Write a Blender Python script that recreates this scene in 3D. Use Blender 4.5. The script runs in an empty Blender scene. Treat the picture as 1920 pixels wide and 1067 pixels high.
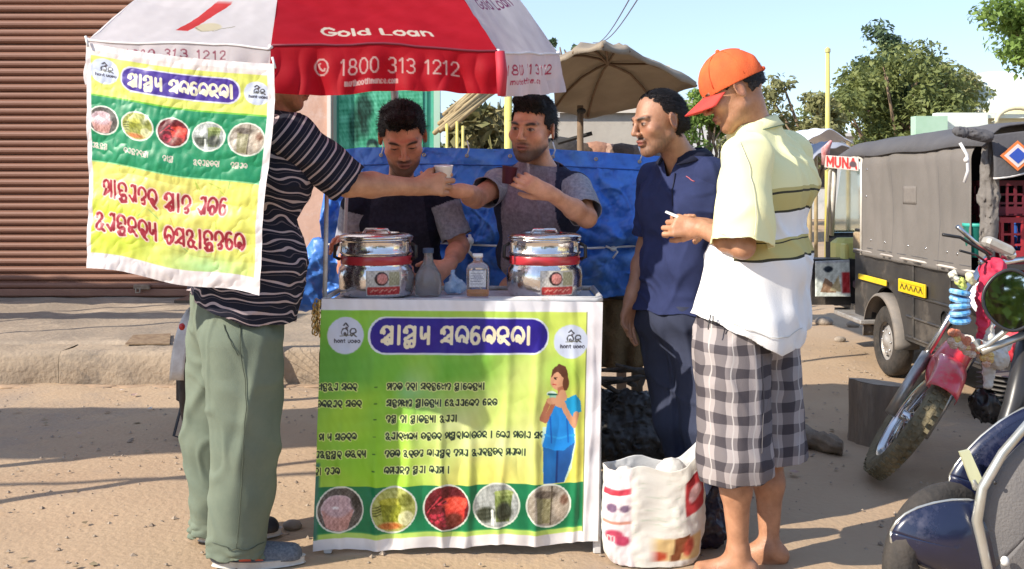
import bpy, math, random
import numpy as np
from mathutils import Vector, Matrix, Euler
random.seed(7); RNG = np.random.RandomState(7)
SC = bpy.context.scene
COL = SC.collection
# ------------------------------------------------------------------ camera, sky, sun, exposure
cam_d = bpy.data.cameras.new('camera'); cam = bpy.data.objects.new('camera', cam_d); COL.objects.link(cam)
cam.location = (0, 0, 1.32); cam.rotation_euler = (math.pi/2, 0, 0)
cam_d.sensor_width = 36; cam_d.lens = 35.625; cam_d.shift_y = -188.5/1920
cam_d.clip_start = .05; cam_d.clip_end = 900
SC.camera = cam
SUN_DIR = Vector((.80, .42, -.60)).normalized()      # direction the light travels
world = bpy.data.worlds.new('World'); SC.world = world; world.use_nodes = True
_n = world.node_tree.nodes; _l = world.node_tree.links
_bg = _n['Background']; _sky = _n.new('ShaderNodeTexSky'); _sky.sky_type = 'NISHITA'; _sky.sun_disc = False
_sky.sun_elevation = math.asin(-SUN_DIR.z)
_sky.sun_rotation = math.atan2(-SUN_DIR.x, -SUN_DIR.y)
_sky.air_density = 1.0; _sky.dust_density = .4; _sky.ozone_density = 2.5
_mx = _n.new('ShaderNodeMix'); _mx.data_type = 'RGBA'; _mx.inputs[0].default_value = .62; _mx.inputs[7].default_value = (1.66, 2.08, 3.0, 1)   # pale milky blue haze over the whole sky
_l.new(_sky.outputs[0], _mx.inputs[6]); _l.new(_mx.outputs[2], _bg.inputs[0]); _bg.inputs[1].default_value = .15
sun_d = bpy.data.lights.new('sun', 'SUN'); sun_d.energy = 3.4; sun_d.angle = math.radians(.6); sun_d.color = (1, .91, .78)
sun = bpy.data.objects.new('sun', sun_d); COL.objects.link(sun)
sun.rotation_euler = SUN_DIR.to_track_quat('-Z', 'Y').to_euler(); sun.location = (-8, -6, 9)
SC.view_settings.view_transform = 'Standard'; SC.view_settings.look = 'None'
SC.view_settings.gamma = 1; SC.view_settings.exposure = 1.1; SC.view_settings.use_curve_mapping = False

def W(px, py, Y):
    'a point of the place at depth Y seen at that pixel of the 1920 px photograph'
    return np.array([(px-960)*Y/1900., Y, 1.32+(345-py)*Y/1900.])
def V(*a): return np.array(a, float)
def nrm(v): v = np.asarray(v, float); return v/np.linalg.norm(v)

# ------------------------------------------------------------------ materials
MATS = {}
def mat(name, c=(.5,.5,.5), rough=.7, metal=0., c2=None, scale=6., bump=0., bscale=60., attr=None, spec=.5,
        trans=0., alpha=1., detail=6., sss=0., emit=None, coat=0., stretch=None, wear=None, wscale=3., twoside=0.):
    if name in MATS: return MATS[name]
    m = bpy.data.materials.new(name); m.use_nodes = True; MATS[name] = m
    N = m.node_tree.nodes; L = m.node_tree.links; p = N['Principled BSDF']
    p.inputs['Roughness'].default_value = rough; p.inputs['Metallic'].default_value = metal
    p.inputs['Specular IOR Level'].default_value = spec
    p.inputs['Transmission Weight'].default_value = trans; p.inputs['Alpha'].default_value = alpha
    p.inputs['Coat Weight'].default_value = coat
    if sss: p.inputs['Subsurface Weight'].default_value = sss; p.inputs['Subsurface Radius'].default_value = (.02,.008,.004); p.inputs['Subsurface Scale'].default_value = .5
    tc = N.new('ShaderNodeTexCoord'); src = tc.outputs['Object']
    if stretch:
        mp = N.new('ShaderNodeMapping'); mp.inputs['Scale'].default_value = stretch; L.new(src, mp.inputs[0]); src = mp.outputs[0]
    if attr:
        a = N.new('ShaderNodeAttribute'); a.attribute_name = attr; col = a.outputs['Color']
    else:
        r = N.new('ShaderNodeRGB'); r.outputs[0].default_value = (*c, 1); col = r.outputs[0]
    if c2 is not None:
        nz = N.new('ShaderNodeTexNoise'); nz.inputs['Scale'].default_value = scale; nz.inputs['Detail'].default_value = detail; nz.inputs['Roughness'].default_value = .65
        L.new(src, nz.inputs['Vector'])
        rp = N.new('ShaderNodeValToRGB'); rp.color_ramp.elements[0].position = .36; rp.color_ramp.elements[1].position = .66
        L.new(nz.outputs[0], rp.inputs[0])
        mx = N.new('ShaderNodeMix'); mx.data_type = 'RGBA'
        if attr: mx.blend_type = 'MULTIPLY'; mx.inputs[7].default_value = (*c2, 1); L.new(rp.outputs[0], mx.inputs[0]); L.new(col, mx.inputs[6])
        else: L.new(rp.outputs[0], mx.inputs[0]); L.new(col, mx.inputs[6]); mx.inputs[7].default_value = (*c2, 1)
        col = mx.outputs[2]
    if wear is not None:
        nz = N.new('ShaderNodeTexNoise'); nz.inputs['Scale'].default_value = wscale; nz.inputs['Detail'].default_value = 9; nz.inputs['Roughness'].default_value = .75
        L.new(src, nz.inputs['Vector'])
        rp = N.new('ShaderNodeValToRGB'); rp.color_ramp.elements[0].position = .52; rp.color_ramp.elements[1].position = .66
        L.new(nz.outputs[0], rp.inputs[0]); mx = N.new('ShaderNodeMix'); mx.data_type = 'RGBA'
        L.new(rp.outputs[0], mx.inputs[0]); L.new(col, mx.inputs[6]); mx.inputs[7].default_value = (*wear, 1); col = mx.outputs[2]
        rr = N.new('ShaderNodeMapRange'); rr.inputs[3].default_value = rough; rr.inputs[4].default_value = min(1, rough+.35)
        L.new(rp.outputs[0], rr.inputs[0]); L.new(rr.outputs[0], p.inputs['Roughness'])
    L.new(col, p.inputs['Base Color'])
    if emit: p.inputs['Emission Color'].default_value = (*emit, 1); p.inputs['Emission Strength'].default_value = 1
    if bump:
        nz = N.new('ShaderNodeTexNoise'); nz.inputs['Scale'].default_value = bscale; nz.inputs['Detail'].default_value = 5
        L.new(src, nz.inputs['Vector']); b = N.new('ShaderNodeBump'); b.inputs['Strength'].default_value = bump; b.inputs['Distance'].default_value = .01
        L.new(nz.outputs[0], b.inputs['Height']); L.new(b.outputs[0], p.inputs['Normal'])
    if twoside:
        tr = N.new('ShaderNodeBsdfTranslucent'); L.new(col, tr.inputs[0]); ms = N.new('ShaderNodeMixShader'); ms.inputs[0].default_value = twoside
        out = N['Material Output']; L.new(p.outputs[0], ms.inputs[1]); L.new(tr.outputs[0], ms.inputs[2]); L.new(ms.outputs[0], out.inputs[0])
    return m

# ------------------------------------------------------------------ objects
def raw_mesh(name, v, f, smooth=False):
    'v (n,3); f: list of tuples or an (m,k) array'
    me = bpy.data.meshes.new(name)
    v = np.asarray(v, np.float32)
    if isinstance(f, np.ndarray):
        n, k = f.shape; me.vertices.add(len(v)); me.vertices.foreach_set('co', v.ravel())
        me.loops.add(n*k); me.loops.foreach_set('vertex_index', f.astype(np.int32).ravel())
        me.polygons.add(n); me.polygons.foreach_set('loop_start', np.arange(0, n*k, k, dtype=np.int32))
        me.polygons.foreach_set('loop_total', np.full(n, k, np.int32)); me.update(calc_edges=True)
    else: me.from_pydata([tuple(x) for x in v.tolist()], [], f)
    if smooth: me.polygons.foreach_set('use_smooth', np.ones(len(me.polygons), bool))
    me.validate(); return me
def put(name, me, m, parent=None, loc=None):
    o = bpy.data.objects.new(name, me); COL.objects.link(o)
    if m is not None and not me.materials: me.materials.append(m)
    if parent is not None:
        o.parent = parent; o.matrix_parent_inverse = Matrix.Translation(root_loc(parent)).inverted() if parent.type == 'EMPTY' else Matrix.Identity(4)
    if loc is not None: o.location = loc
    return o
ROOTLOC = {}
def root_loc(o):
    while o.parent is not None: o = o.parent
    return Vector(ROOTLOC.get(o.name, (0, 0, 0)))
def tag(o, label=None, cat=None, group=None, kind=None):
    if label: o['label'] = label
    if cat: o['category'] = cat
    if group: o['group'] = group
    if kind: o['kind'] = kind
    return o
def thing(name, label, cat, loc=(0,0,0), group=None):
    o = bpy.data.objects.new(name, None); COL.objects.link(o); o.location = loc; ROOTLOC[o.name] = tuple(loc); o.empty_display_size = .1
    return tag(o, label, cat, group)
def sub(parent_part, o):
    'make o a sub-part of a part'
    o.parent = parent_part; o.matrix_parent_inverse = Matrix.Identity(4); return o
def copy_tree(o, parent=None):
    c = o.copy(); COL.objects.link(c)
    if parent is not None: c.parent = parent
    for ch in list(o.children): copy_tree(ch, c)
    return c
def attr_col(me, arr, name='Col'):
    a = me.color_attributes.new(name, 'FLOAT_COLOR', 'POINT'); arr = np.asarray(arr, np.float32)
    if arr.shape[1] == 3: arr = np.hstack([arr, np.ones((len(arr), 1), np.float32)])
    a.data.foreach_set('color', arr.ravel())
def attr_vec(me, arr, name='pat'):
    a = me.attributes.new(name, 'FLOAT_VECTOR', 'POINT'); a.data.foreach_set('vector', np.asarray(arr, np.float32).ravel())

class MB:
    def __init__(s): s.v = []; s.f = []
    def add(s, v, f):
        n = len(s.v); s.v += [tuple(map(float, x)) for x in v]; s.f += [tuple(i+n for i in q) for q in f]; return s
    def box(s, c, size, R=None, taper=None):
        hx, hy, hz = [q/2. for q in size]; pts = []
        for z in (-1, 1):
            t = 1 if (z < 0 or not taper) else taper
            for x, y in ((-1,-1),(1,-1),(1,1),(-1,1)): pts.append(V(x*hx*t, y*hy*t, z*hz))
        if R is not None: pts = [R @ q for q in pts]
        return s.add([q+np.asarray(c, float) for q in pts], [(3,2,1,0),(4,5,6,7),(0,1,5,4),(1,2,6,5),(2,3,7,6),(3,0,4,7)])
    def bbox(s, c, size, b=.01, R=None):
        'box with chamfered edges'
        hx, hy, hz = [q/2. for q in size]; b = min(b, hx*.9, hy*.9, hz*.9); pts = []; rings = []
        for z, ins in ((-hz, b), (-hz+b, 0), (hz-b, 0), (hz, b)):
            x, y = hx-ins, hy-ins
            rings.append([V(-x+b,-y,z),V(x-b,-y,z),V(x,-y+b,z),V(x,y-b,z),V(x-b,y,z),V(-x+b,y,z),V(-x,y-b,z),V(-x,-y+b,z)])
        for r in rings: pts += r
        if R is not None: pts = [R @ q for q in pts]
        f = [tuple(range(7,-1,-1)), tuple(range(24,32))]
        for k in range(3):
            for i in range(8): j = (i+1) % 8; f.append((k*8+i, k*8+j, k*8+8+j, k*8+8+i))
        return s.add([q+np.asarray(c, float) for q in pts], f)
    def tube(s, P, r, seg=8, caps=True, squash=None):
        P = [np.asarray(p, float) for p in P]; n = len(P)
        r = [r]*n if np.isscalar(r) else list(r); rings = []; prev = None
        for i in range(n):
            t = nrm(P[min(i+1, n-1)]-P[max(i-1, 0)])
            if prev is None: u = nrm(np.cross(t, V(0,0,1) if abs(t[2]) < .9 else V(1,0,0)))
            else:
                u = prev-t*np.dot(prev, t); u = nrm(u)
            prev = u; w = np.cross(t, u)
            rings.append([P[i]+r[i]*(math.cos(a)*u*(squash or 1)+math.sin(a)*w) for a in [2*math.pi*k/seg for k in range(seg)]])
        f = []
        for i in range(n-1):
            for k in range(seg): j = (k+1) % seg; f.append((i*seg+k, i*seg+j, i*seg+seg+j, i*seg+seg+k))
        if caps: f.append(tuple(range(seg-1, -1, -1))); f.append(tuple((n-1)*seg+k for k in range(seg)))
        return s.add([p for q in rings for p in q], f)
    def lathe(s, prof, seg=24, c=(0,0,0), R=None, a0=0, a1=2*math.pi):
        'prof [(r,z)]'
        full = abs(a1-a0-2*math.pi) < 1e-6; m = seg if full else seg+1; pts = []
        for r, z in prof:
            for k in range(m):
                a = a0+(a1-a0)*k/seg; q = V(r*math.cos(a), r*math.sin(a), z); pts.append((R @ q if R is not None else q)+np.asarray(c, float))
        f = []
        for i in range(len(prof)-1):
            for k in range(seg): j = (k+1) % m; f.append((i*m+k, i*m+j, i*m+m+j, i*m+m+k))
        return s.add(pts, f)
    def prism(s, poly, off, n=None):
        'poly: 3D points (planar), extruded by vector off'
        k = len(poly); poly = [np.asarray(p, float) for p in poly]; off = np.asarray(off, float)
        f = [tuple(range(k)), tuple(range(2*k-1, k-1, -1))]+[(i, (i+1) % k, k+(i+1) % k, k+i) for i in range(k)]
        f = [tuple(reversed(q)) for q in f]
        return s.add(poly+[p+off for p in poly], f)
    def ball(s, c, r, seg=10, R=None):
        r = (r, r, r) if np.isscalar(r) else r; pts = []; f = []; h = seg//2+1
        for i in range(h+1):
            th = math.pi*i/h
            for k in range(seg):
                a = 2*math.pi*k/seg; q = V(r[0]*math.sin(th)*math.cos(a), r[1]*math.sin(th)*math.sin(a), r[2]*math.cos(th)); pts.append((R @ q if R is not None else q)+np.asarray(c, float))
        for i in range(h):
            for k in range(seg): j = (k+1) % seg; f.append((i*seg+k, i*seg+seg+k, i*seg+seg+j, i*seg+j))
        return s.add(pts, f)
    def mesh(s, name, smooth=False): return raw_mesh(name, s.v, s.f, smooth)
    def build(s, name, m, parent=None, smooth=False, bevel=0, auto=None):
        me = s.mesh(name, smooth or auto is not None); o = put(name, me, m, parent)
        if bevel: b = o.modifiers.new('bevel', 'BEVEL'); b.width = bevel; b.segments = 2; b.limit_method = 'ANGLE'
        if auto is not None: me.set_sharp_from_angle(angle=math.radians(auto))
        return o
def struct(name, me, m): return tag(put(name, me, m), kind='structure')
def grid_mesh(name, P, smooth=True):
    'P (nu,nv,3)'
    nu, nv = P.shape[:2]; i = np.arange(nu*nv).reshape(nu, nv)
    f = np.stack([i[:-1,:-1], i[1:,:-1], i[1:,1:], i[:-1,1:]], -1).reshape(-1, 4)
    return raw_mesh(name, P.reshape(-1, 3), f, smooth)
def solid(o, t, off=-1.):
    m = o.modifiers.new('solidify', 'SOLIDIFY'); m.thickness = t; m.offset = off; return o
def rotm(ax, deg): return np.array(Matrix.Rotation(math.radians(deg), 3, ax))
def frame(fwd, up=(0,0,1)):
    'columns: x = to the person\'s right-hand axis, y = forward, z = up'
    f = nrm(fwd); x = nrm(np.cross(f, up)); u = np.cross(x, f); return np.stack([x, f, u], 1)

# ------------------------------------------------------------------ smooth numpy noise
_W = {}
def sn(P, scale, seed=0, n=7):
    key = (seed, n)
    if key not in _W:
        r = np.random.RandomState(seed+11); d = r.normal(size=(n, 3)); d /= np.linalg.norm(d, axis=1)[:, None]; _W[key] = (d*r.uniform(.6, 1.5, (n, 1)), r.uniform(0, 6.28, n))
    d, ph = _W[key]; sc = np.asarray(scale, float)
    return np.sin((P/sc) @ d.T*6.283+ph).sum(-1)/math.sqrt(n)
def fbm(P, scale, seed=0, o=3):
    s = 0; a = 1.
    for k in range(o): s = s+a*sn(P, np.asarray(scale)/(2.**k), seed+k*7); a *= .5
    return s

# ------------------------------------------------------------------ implicit surfaces
def cone_d(P, a, b, ra, rb):
    ab = b-a; t = np.clip(((P-a) @ ab)/max(ab @ ab, 1e-9), 0, 1); q = P-a-t[..., None]*ab
    return np.sqrt((q*q).sum(-1))-(ra+(rb-ra)*t)
def ell_d(P, c, r, R=None):
    q = P-c
    if R is not None: q = q @ R
    r = np.asarray(r, float); k0 = np.sqrt(((q/r)**2).sum(-1)); k1 = np.sqrt(((q/(r*r))**2).sum(-1))+1e-9
    return k0*(k0-1)/k1
def smin(a, b, k):
    if k <= 0: return np.minimum(a, b)
    h = np.maximum(k-np.abs(a-b), 0)/k; return np.minimum(a, b)-h*h*k*.25
class Field:
    def __init__(s, pts, pad=.15, h=.0045):
        pts = np.asarray(pts); s.o = pts.min(0)-pad; s.h = h; s.n = np.ceil((pts.max(0)+pad-s.o)/h).astype(int)+1
        s.D = np.full(s.n, .3, np.float32)
    def sl(s, c, r):
        lo = np.maximum(((c-r-s.o)/s.h).astype(int), 0); hi = np.minimum(((c+r-s.o)/s.h).astype(int)+2, s.n)
        if (hi <= lo).any(): return None, None
        S = tuple(slice(a, b) for a, b in zip(lo, hi))
        g = np.stack(np.meshgrid(*[s.o[i]+s.h*np.arange(lo[i], hi[i]) for i in range(3)], indexing='ij'), -1); return S, g
    def cone(s, a, b, ra, rb=None, k=.02, op=1):
        a = np.asarray(a, float); b = np.asarray(b, float); rb = ra if rb is None else rb; R = max(ra, rb)+k+3*s.h
        S, g = s.sl2(np.minimum(a, b)-R, np.maximum(a, b)+R)
        if S is None: return s
        s.mix(S, cone_d(g, a, b, ra, rb), k, op); return s
    def sl2(s, a, b): return s.sl((a+b)/2, (b-a)/2)
    def ell(s, c, r, R=None, k=.02, op=1):
        c = np.asarray(c, float); S, g = s.sl(c, max(r)+k+3*s.h)
        if S is None: return s
        s.mix(S, ell_d(g, c, r, R), k, op); return s
    def mix(s, S, d, k, op):
        if op > 0: s.D[S] = smin(s.D[S], d, k)
        else: s.D[S] = -smin(-s.D[S], d, k)
    def disp(s, fn, band=3):
        i = np.nonzero(np.abs(s.D) < band*s.h); P = s.o+s.h*np.stack(i, -1); s.D[i] += fn(P)
    def mesh(s):
        D = s.D; ins = D < 0; c = np.zeros(tuple(s.n-1), np.int8)
        for i in (0, 1):
            for j in (0, 1):
                for k in (0, 1): c += ins[i:s.n[0]-1+i, j:s.n[1]-1+j, k:s.n[2]-1+k]
        act = (c > 0) & (c < 8); I = np.stack(np.nonzero(act), -1); vid = np.full(act.shape, -1, np.int32); vid[act] = np.arange(len(I))
        acc = np.zeros((len(I), 3)); cnt = np.zeros(len(I))
        C = [(i, j, k) for i in (0,1) for j in (0,1) for k in (0,1)]
        for a in C:
            for ax in range(3):
                if a[ax]: continue
                b = list(a); b[ax] = 1
                da = D[I[:,0]+a[0], I[:,1]+a[1], I[:,2]+a[2]]; db = D[I[:,0]+b[0], I[:,1]+b[1], I[:,2]+b[2]]
                m = (da < 0) != (db < 0); t = da/np.where(m, da-db, 1)
                p = np.tile(np.array(a, float), (len(I), 1)); p[:, ax] = t; acc[m] += p[m]; cnt[m] += 1
        v = s.o+s.h*(I+acc/cnt[:, None]); F = []
        for ax in range(3):
            u, w = [(1,2),(2,0),(0,1)][ax]; sh = list(s.n)
            A = [slice(1, -1)]*3; B = [slice(1, -1)]*3; A[ax] = slice(0, -1); B[ax] = slice(1, None)
            a = ins[tuple(A)]; b = ins[tuple(B)]; m = a != b; idx = np.stack(np.nonzero(m), -1)
            off = np.ones(3, int); off[ax] = 0; base = idx+off
            def at(du, dw):
                q = base.copy(); q[:, u] += du; q[:, w] += dw; return vid[q[:,0], q[:,1], q[:,2]]
            q = np.stack([at(-1,-1), at(0,-1), at(0,0), at(-1,0)], -1); fl = ~a[m]; q[fl] = q[fl][:, ::-1]; F.append(q)
        F = np.concatenate(F); F = F[(F >= 0).all(1)]; return v, F
def relax(v, F, it=1, lam=.5):
    for _ in range(it):
        acc = np.zeros_like(v); cnt = np.zeros(len(v))
        for a, b in ((0,1),(1,2),(2,3),(3,0)):
            np.add.at(acc, F[:,a], v[F[:,b]]); np.add.at(acc, F[:,b], v[F[:,a]]); np.add.at(cnt, F[:,a], 1); np.add.at(cnt, F[:,b], 1)
        v = v*(1-lam)+lam*acc/np.maximum(cnt, 1)[:, None]
    return v
def clip(v, F, c):
    'cut the mesh along c = 0, keep c < 0'
    keep = c < 0; fk = keep[F]; F = F[fk.any(1)]; acc = np.zeros_like(v); cnt = np.zeros(len(v))
    for a, b in ((0,1),(1,2),(2,3),(3,0)):
        for x, y in ((F[:,a], F[:,b]), (F[:,b], F[:,a])):
            m = (~keep[x]) & keep[y]; x = x[m]; y = y[m]; t = c[y]/(c[y]-c[x]); p = v[y]+(v[x]-v[y])*np.clip(t, 0, 1)[:, None]
            np.add.at(acc, x, p); np.add.at(cnt, x, 1)
    v = v.copy(); m = cnt > 0; v[m] = acc[m]/cnt[m][:, None]
    bad = (~keep) & (cnt == 0); F = F[~bad[F].any(1)]
    used = np.zeros(len(v), bool); used[F.ravel()] = True; mp = np.cumsum(used)-1; return v[used], mp[F], used
# ================================================================== PEOPLE
def creases(P, scale, amp, seed):
    'soft drapery: broad swells with a few sharper ridges'
    Q = P+.035*np.stack([sn(P, scale*2.2, seed+5), sn(P, scale*2.2, seed+6), sn(P, scale*2.2, seed+8)], -1); n = sn(Q, scale, seed, 5)
    return np.clip(amp*(.3-1.05*np.exp(-(n/.38)**2))+amp*.5*sn(P, scale*1.6, seed+3, 5), -9, .0035)
def head_field(F, c, R, s=1., jaw=1., nose=1.):
    T = lambda x, y, z: c+R @ (V(x, y, z)*s)
    q = s
    F.ell(T(0,-.018,.032), V(.076,.096,.086)*q, R, .02)
    F.ell(T(0,.028,-.03), V(.062,.060,.082)*q, R, .03*q)
    F.cone(T(-.030*jaw,.045,-.078), T(.030*jaw,.045,-.078), .018*q, None, .025*q)
    F.ell(T(0,.070,-.100), V(.024,.018,.017)*q, R, .025*q)
    for e in (-1, 1):
        F.cone(T(e*.050*jaw,.0,-.055), T(e*.014,.060,-.098), .014*q, None, .025*q)
        F.ell(T(e*.045,.062,-.022), V(.020,.018,.018)*q, R, .025*q)
        F.cone(T(e*.012,.090,.024), T(e*.045,.076,.024), .0085*q, None, .012*q)
    for e in (-1, 1): F.ell(T(e*.031,.101,.004), V(.017,.016,.011)*q, R, .012*q, -1)
    for e in (-1, 1): F.ell(T(e*.031,.0765,.004), V(.0165,.0125,.0125)*q, R, .005*q)
    F.cone(T(0,.088,.018), T(0,.109*nose,-.026), .0075*q, .0105*q, .012*q)
    for e in (-1, 1): F.ell(T(e*.0125,.0985,-.031), V(.0085,.010,.0075)*q, R, .006*q)
    F.ell(T(0,.088,-.058), V(.026,.013,.0085)*q, R, .006*q); F.ell(T(0,.0865,-.070), V(.021,.012,.0085)*q, R, .006*q)
    F.ell(T(0,.106,-.0638), V(.024,.012,.0022)*q, R, .004*q, -1)
    for e in (-1, 1):
        Re = R @ rotm('Z', -e*22) @ rotm('X', -10)
        F.ell(T(e*.080,-.014,-.004), V(.007,.019,.032)*q, Re, .008*q); F.ell(T(e*.088,-.010,.0), V(.006,.010,.019)*q, Re, .005*q, -1)
def head_paint(v, c, R, s, skin, brow=(.03,.02,.015), stubble=.35, lip=(.30,.10,.08), moust=0., beard=0., lids=False):
    q = ((v-c) @ R)/s; x, y, z = q[:,0], q[:,1], q[:,2]; col = np.tile(np.array(skin, float), (len(v), 1))
    def mixc(w, cc): w = np.clip(w, 0, 1)[:, None]; col[:] = col*(1-w)+np.array(cc)*w
    near = (np.linalg.norm(q, axis=1) < .16)
    ax = np.abs(x); fr = (y > .03) & near
    jaw = np.clip((-z-.035)/.03, 0, 1)*np.clip((y+.03)/.03, 0, 1)*near*(np.clip((ax-.0)/.02, 0, 1)*.6+.4)
    mixc(stubble*jaw*(.7+.3*sn(v, .01, 3)), (.05,.035,.03))
    if beard: mixc(beard*np.clip((-z-.05-.25*(.06-ax))/.02, 0, 1)*np.clip((y+.02)/.03, 0, 1)*near, (.02,.014,.012))
    mixc(.35*np.exp(-((ax-.031)/.02)**2-((z+.012)/.013)**2)*fr, (.16,.07,.045))
    if moust: mixc(moust*1.25*np.exp(-(ax/.033)**4-((z+.0485+6*ax**2)/.0062)**2)*fr, (.02,.014,.012))
    mixc(1.3*np.exp(-(ax/.022)**4-((z+.063)/.0085)**4)*(y > .07)*near, lip)
    mixc(1.2*np.exp(-(ax/.021)**4-((z+.0638)/.0018)**2)*(y > .07)*near, (.08,.02,.02))
    mixc(1.5*np.exp(-((ax-.032)/.019)**4-((z-.0245-.10*(ax-.03)+6*(ax-.032)**2)/.0052)**2)*(y > .03)*near, brow)
    # eyes : white, iris, lid line
    ex = (ax-.031)/.0135; ez = (z-(.001 if lids else .004))
    op = .0022 if lids else .0052
    e = np.clip(1-np.abs(ez)/(op*np.sqrt(np.clip(1-ex**2, .01, 1)))*.75, 0, 1)*(np.abs(ex) < 1)*(y > .06)*near
    mixc(3*e, (.38,.34,.31)); mixc(3.5*e*(np.abs(ex+.1) < .48), (.012,.008,.007))
    mixc(1.1*np.exp(-((ez-op*1.05*np.sqrt(np.clip(1-ex**2,.01,1)))/.0018)**2)*(np.abs(ex) < 1.1)*(y > .06)*near, (.03,.016,.012))
    mixc(.5*np.exp(-(((ax-.0125)/.005)**2+((z+.0375)/.003)**2))*(y > .08)*near, (.05,.015,.01))
    mixc(.25*np.exp(-((ax-.045)/.02)**2-((z+.02)/.02)**2)*(y > .03)*near, (.62,.25,.17))
    mixc(.5*((ax > .078) & (np.abs(z) < .03) & (np.abs(y+.012) < .012) & near), (.25,.09,.06))
    return col
def hand(F, w, d, n, side, curl=(.5,.6,.7,.8), thumb=(.6,.5), s=1., spread=1., tcurl=.5):
    'w wrist, d direction, n palm normal (the way the palm faces), side +1/-1 = thumb side along d x n'
    w = np.asarray(w, float); d = nrm(d); n = nrm(n-d*np.dot(d, n)); a = np.cross(d, n)*side
    offs = (.030, .010, -.010, -.028); ln = (.044, .049, .045, .035); tips = []
    for i, o in enumerate(offs):
        k = w+d*(.086-.006*abs(i-1))*s+a*o*s*spread; F.cone(w+a*o*.45*s+d*.008*s, k, .0150*s, .0115*s, .014*s)
        dd = d.copy(); p = k; ang = 0
        fan = a*(.10*(1.5-i))*spread*(.3 if curl[i] > .6 else 1)
        for j, L in enumerate((ln[i], ln[i]*.62, ln[i]*.5)):
            ang += curl[i]*(.95, 1.15, .75)[j]
            dd = nrm(d*math.cos(ang)+n*math.sin(ang)+fan); q = p+dd*L*s
            F.cone(p, q, (.0098-.0011*j)*s, (.0090-.0012*j)*s, .0035*s); p = q
        tips.append(p)
    b = w+d*.020*s+a*.022*s; t1 = nrm(d*.62+a*thumb[0]+n*thumb[1]); m = b+t1*.042*s; F.cone(b, m, .0165*s, .0125*s, .012*s)
    t2 = nrm(t1+d*.3*(1-tcurl)+n*tcurl*.8-a*tcurl*.4); m2 = m+t2*.032*s; F.cone(m, m2, .0115*s, .010*s, .004*s)
    t3 = nrm(t2+n*tcurl*.5-a*tcurl*.5); F.cone(m2, m2+t3*.024*s, .0100*s, .0080*s, .004*s)
    F.cone(w-d*.03*s, w+d*.02*s, .0235*s, .022*s, .02*s); return tips, m2+t3*.024*s
def foot_bare(F, ank, f, s=1.):
    f = nrm(V(f[0], f[1], 0)); l = np.cross(V(0,0,1), f); a = np.asarray(ank, float); g = V(a[0], a[1], 0)
    F.ell(g-f*.035*s+V(0,0,.034), V(.034,.038,.034)*s, None, .02); F.cone(a-V(0,0,.01), g+f*.02+V(0,0,.045), .036*s, .032*s, .03)
    F.cone(g+f*.0+V(0,0,.045), g+f*.12*s+V(0,0,.026), .034*s, .024*s, .03)
    for e in (-1, 1): F.cone(g+l*.012*e, g+f*.125*s+l*.028*e*s+V(0,0,.020), .018, .019*s, .02)
    for i in range(5):
        o = (.036-.0175*i); L = (.165,.160,.152,.143,.132)[i]; r = (.0135,.0095,.009,.009,.0085)[i]
        F.cone(g+f*.12*s+l*o*s+V(0,0,.014), g+f*L*s+l*o*1.05*s+V(0,0,.010), r*s, r*.9*s, .005)

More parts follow.
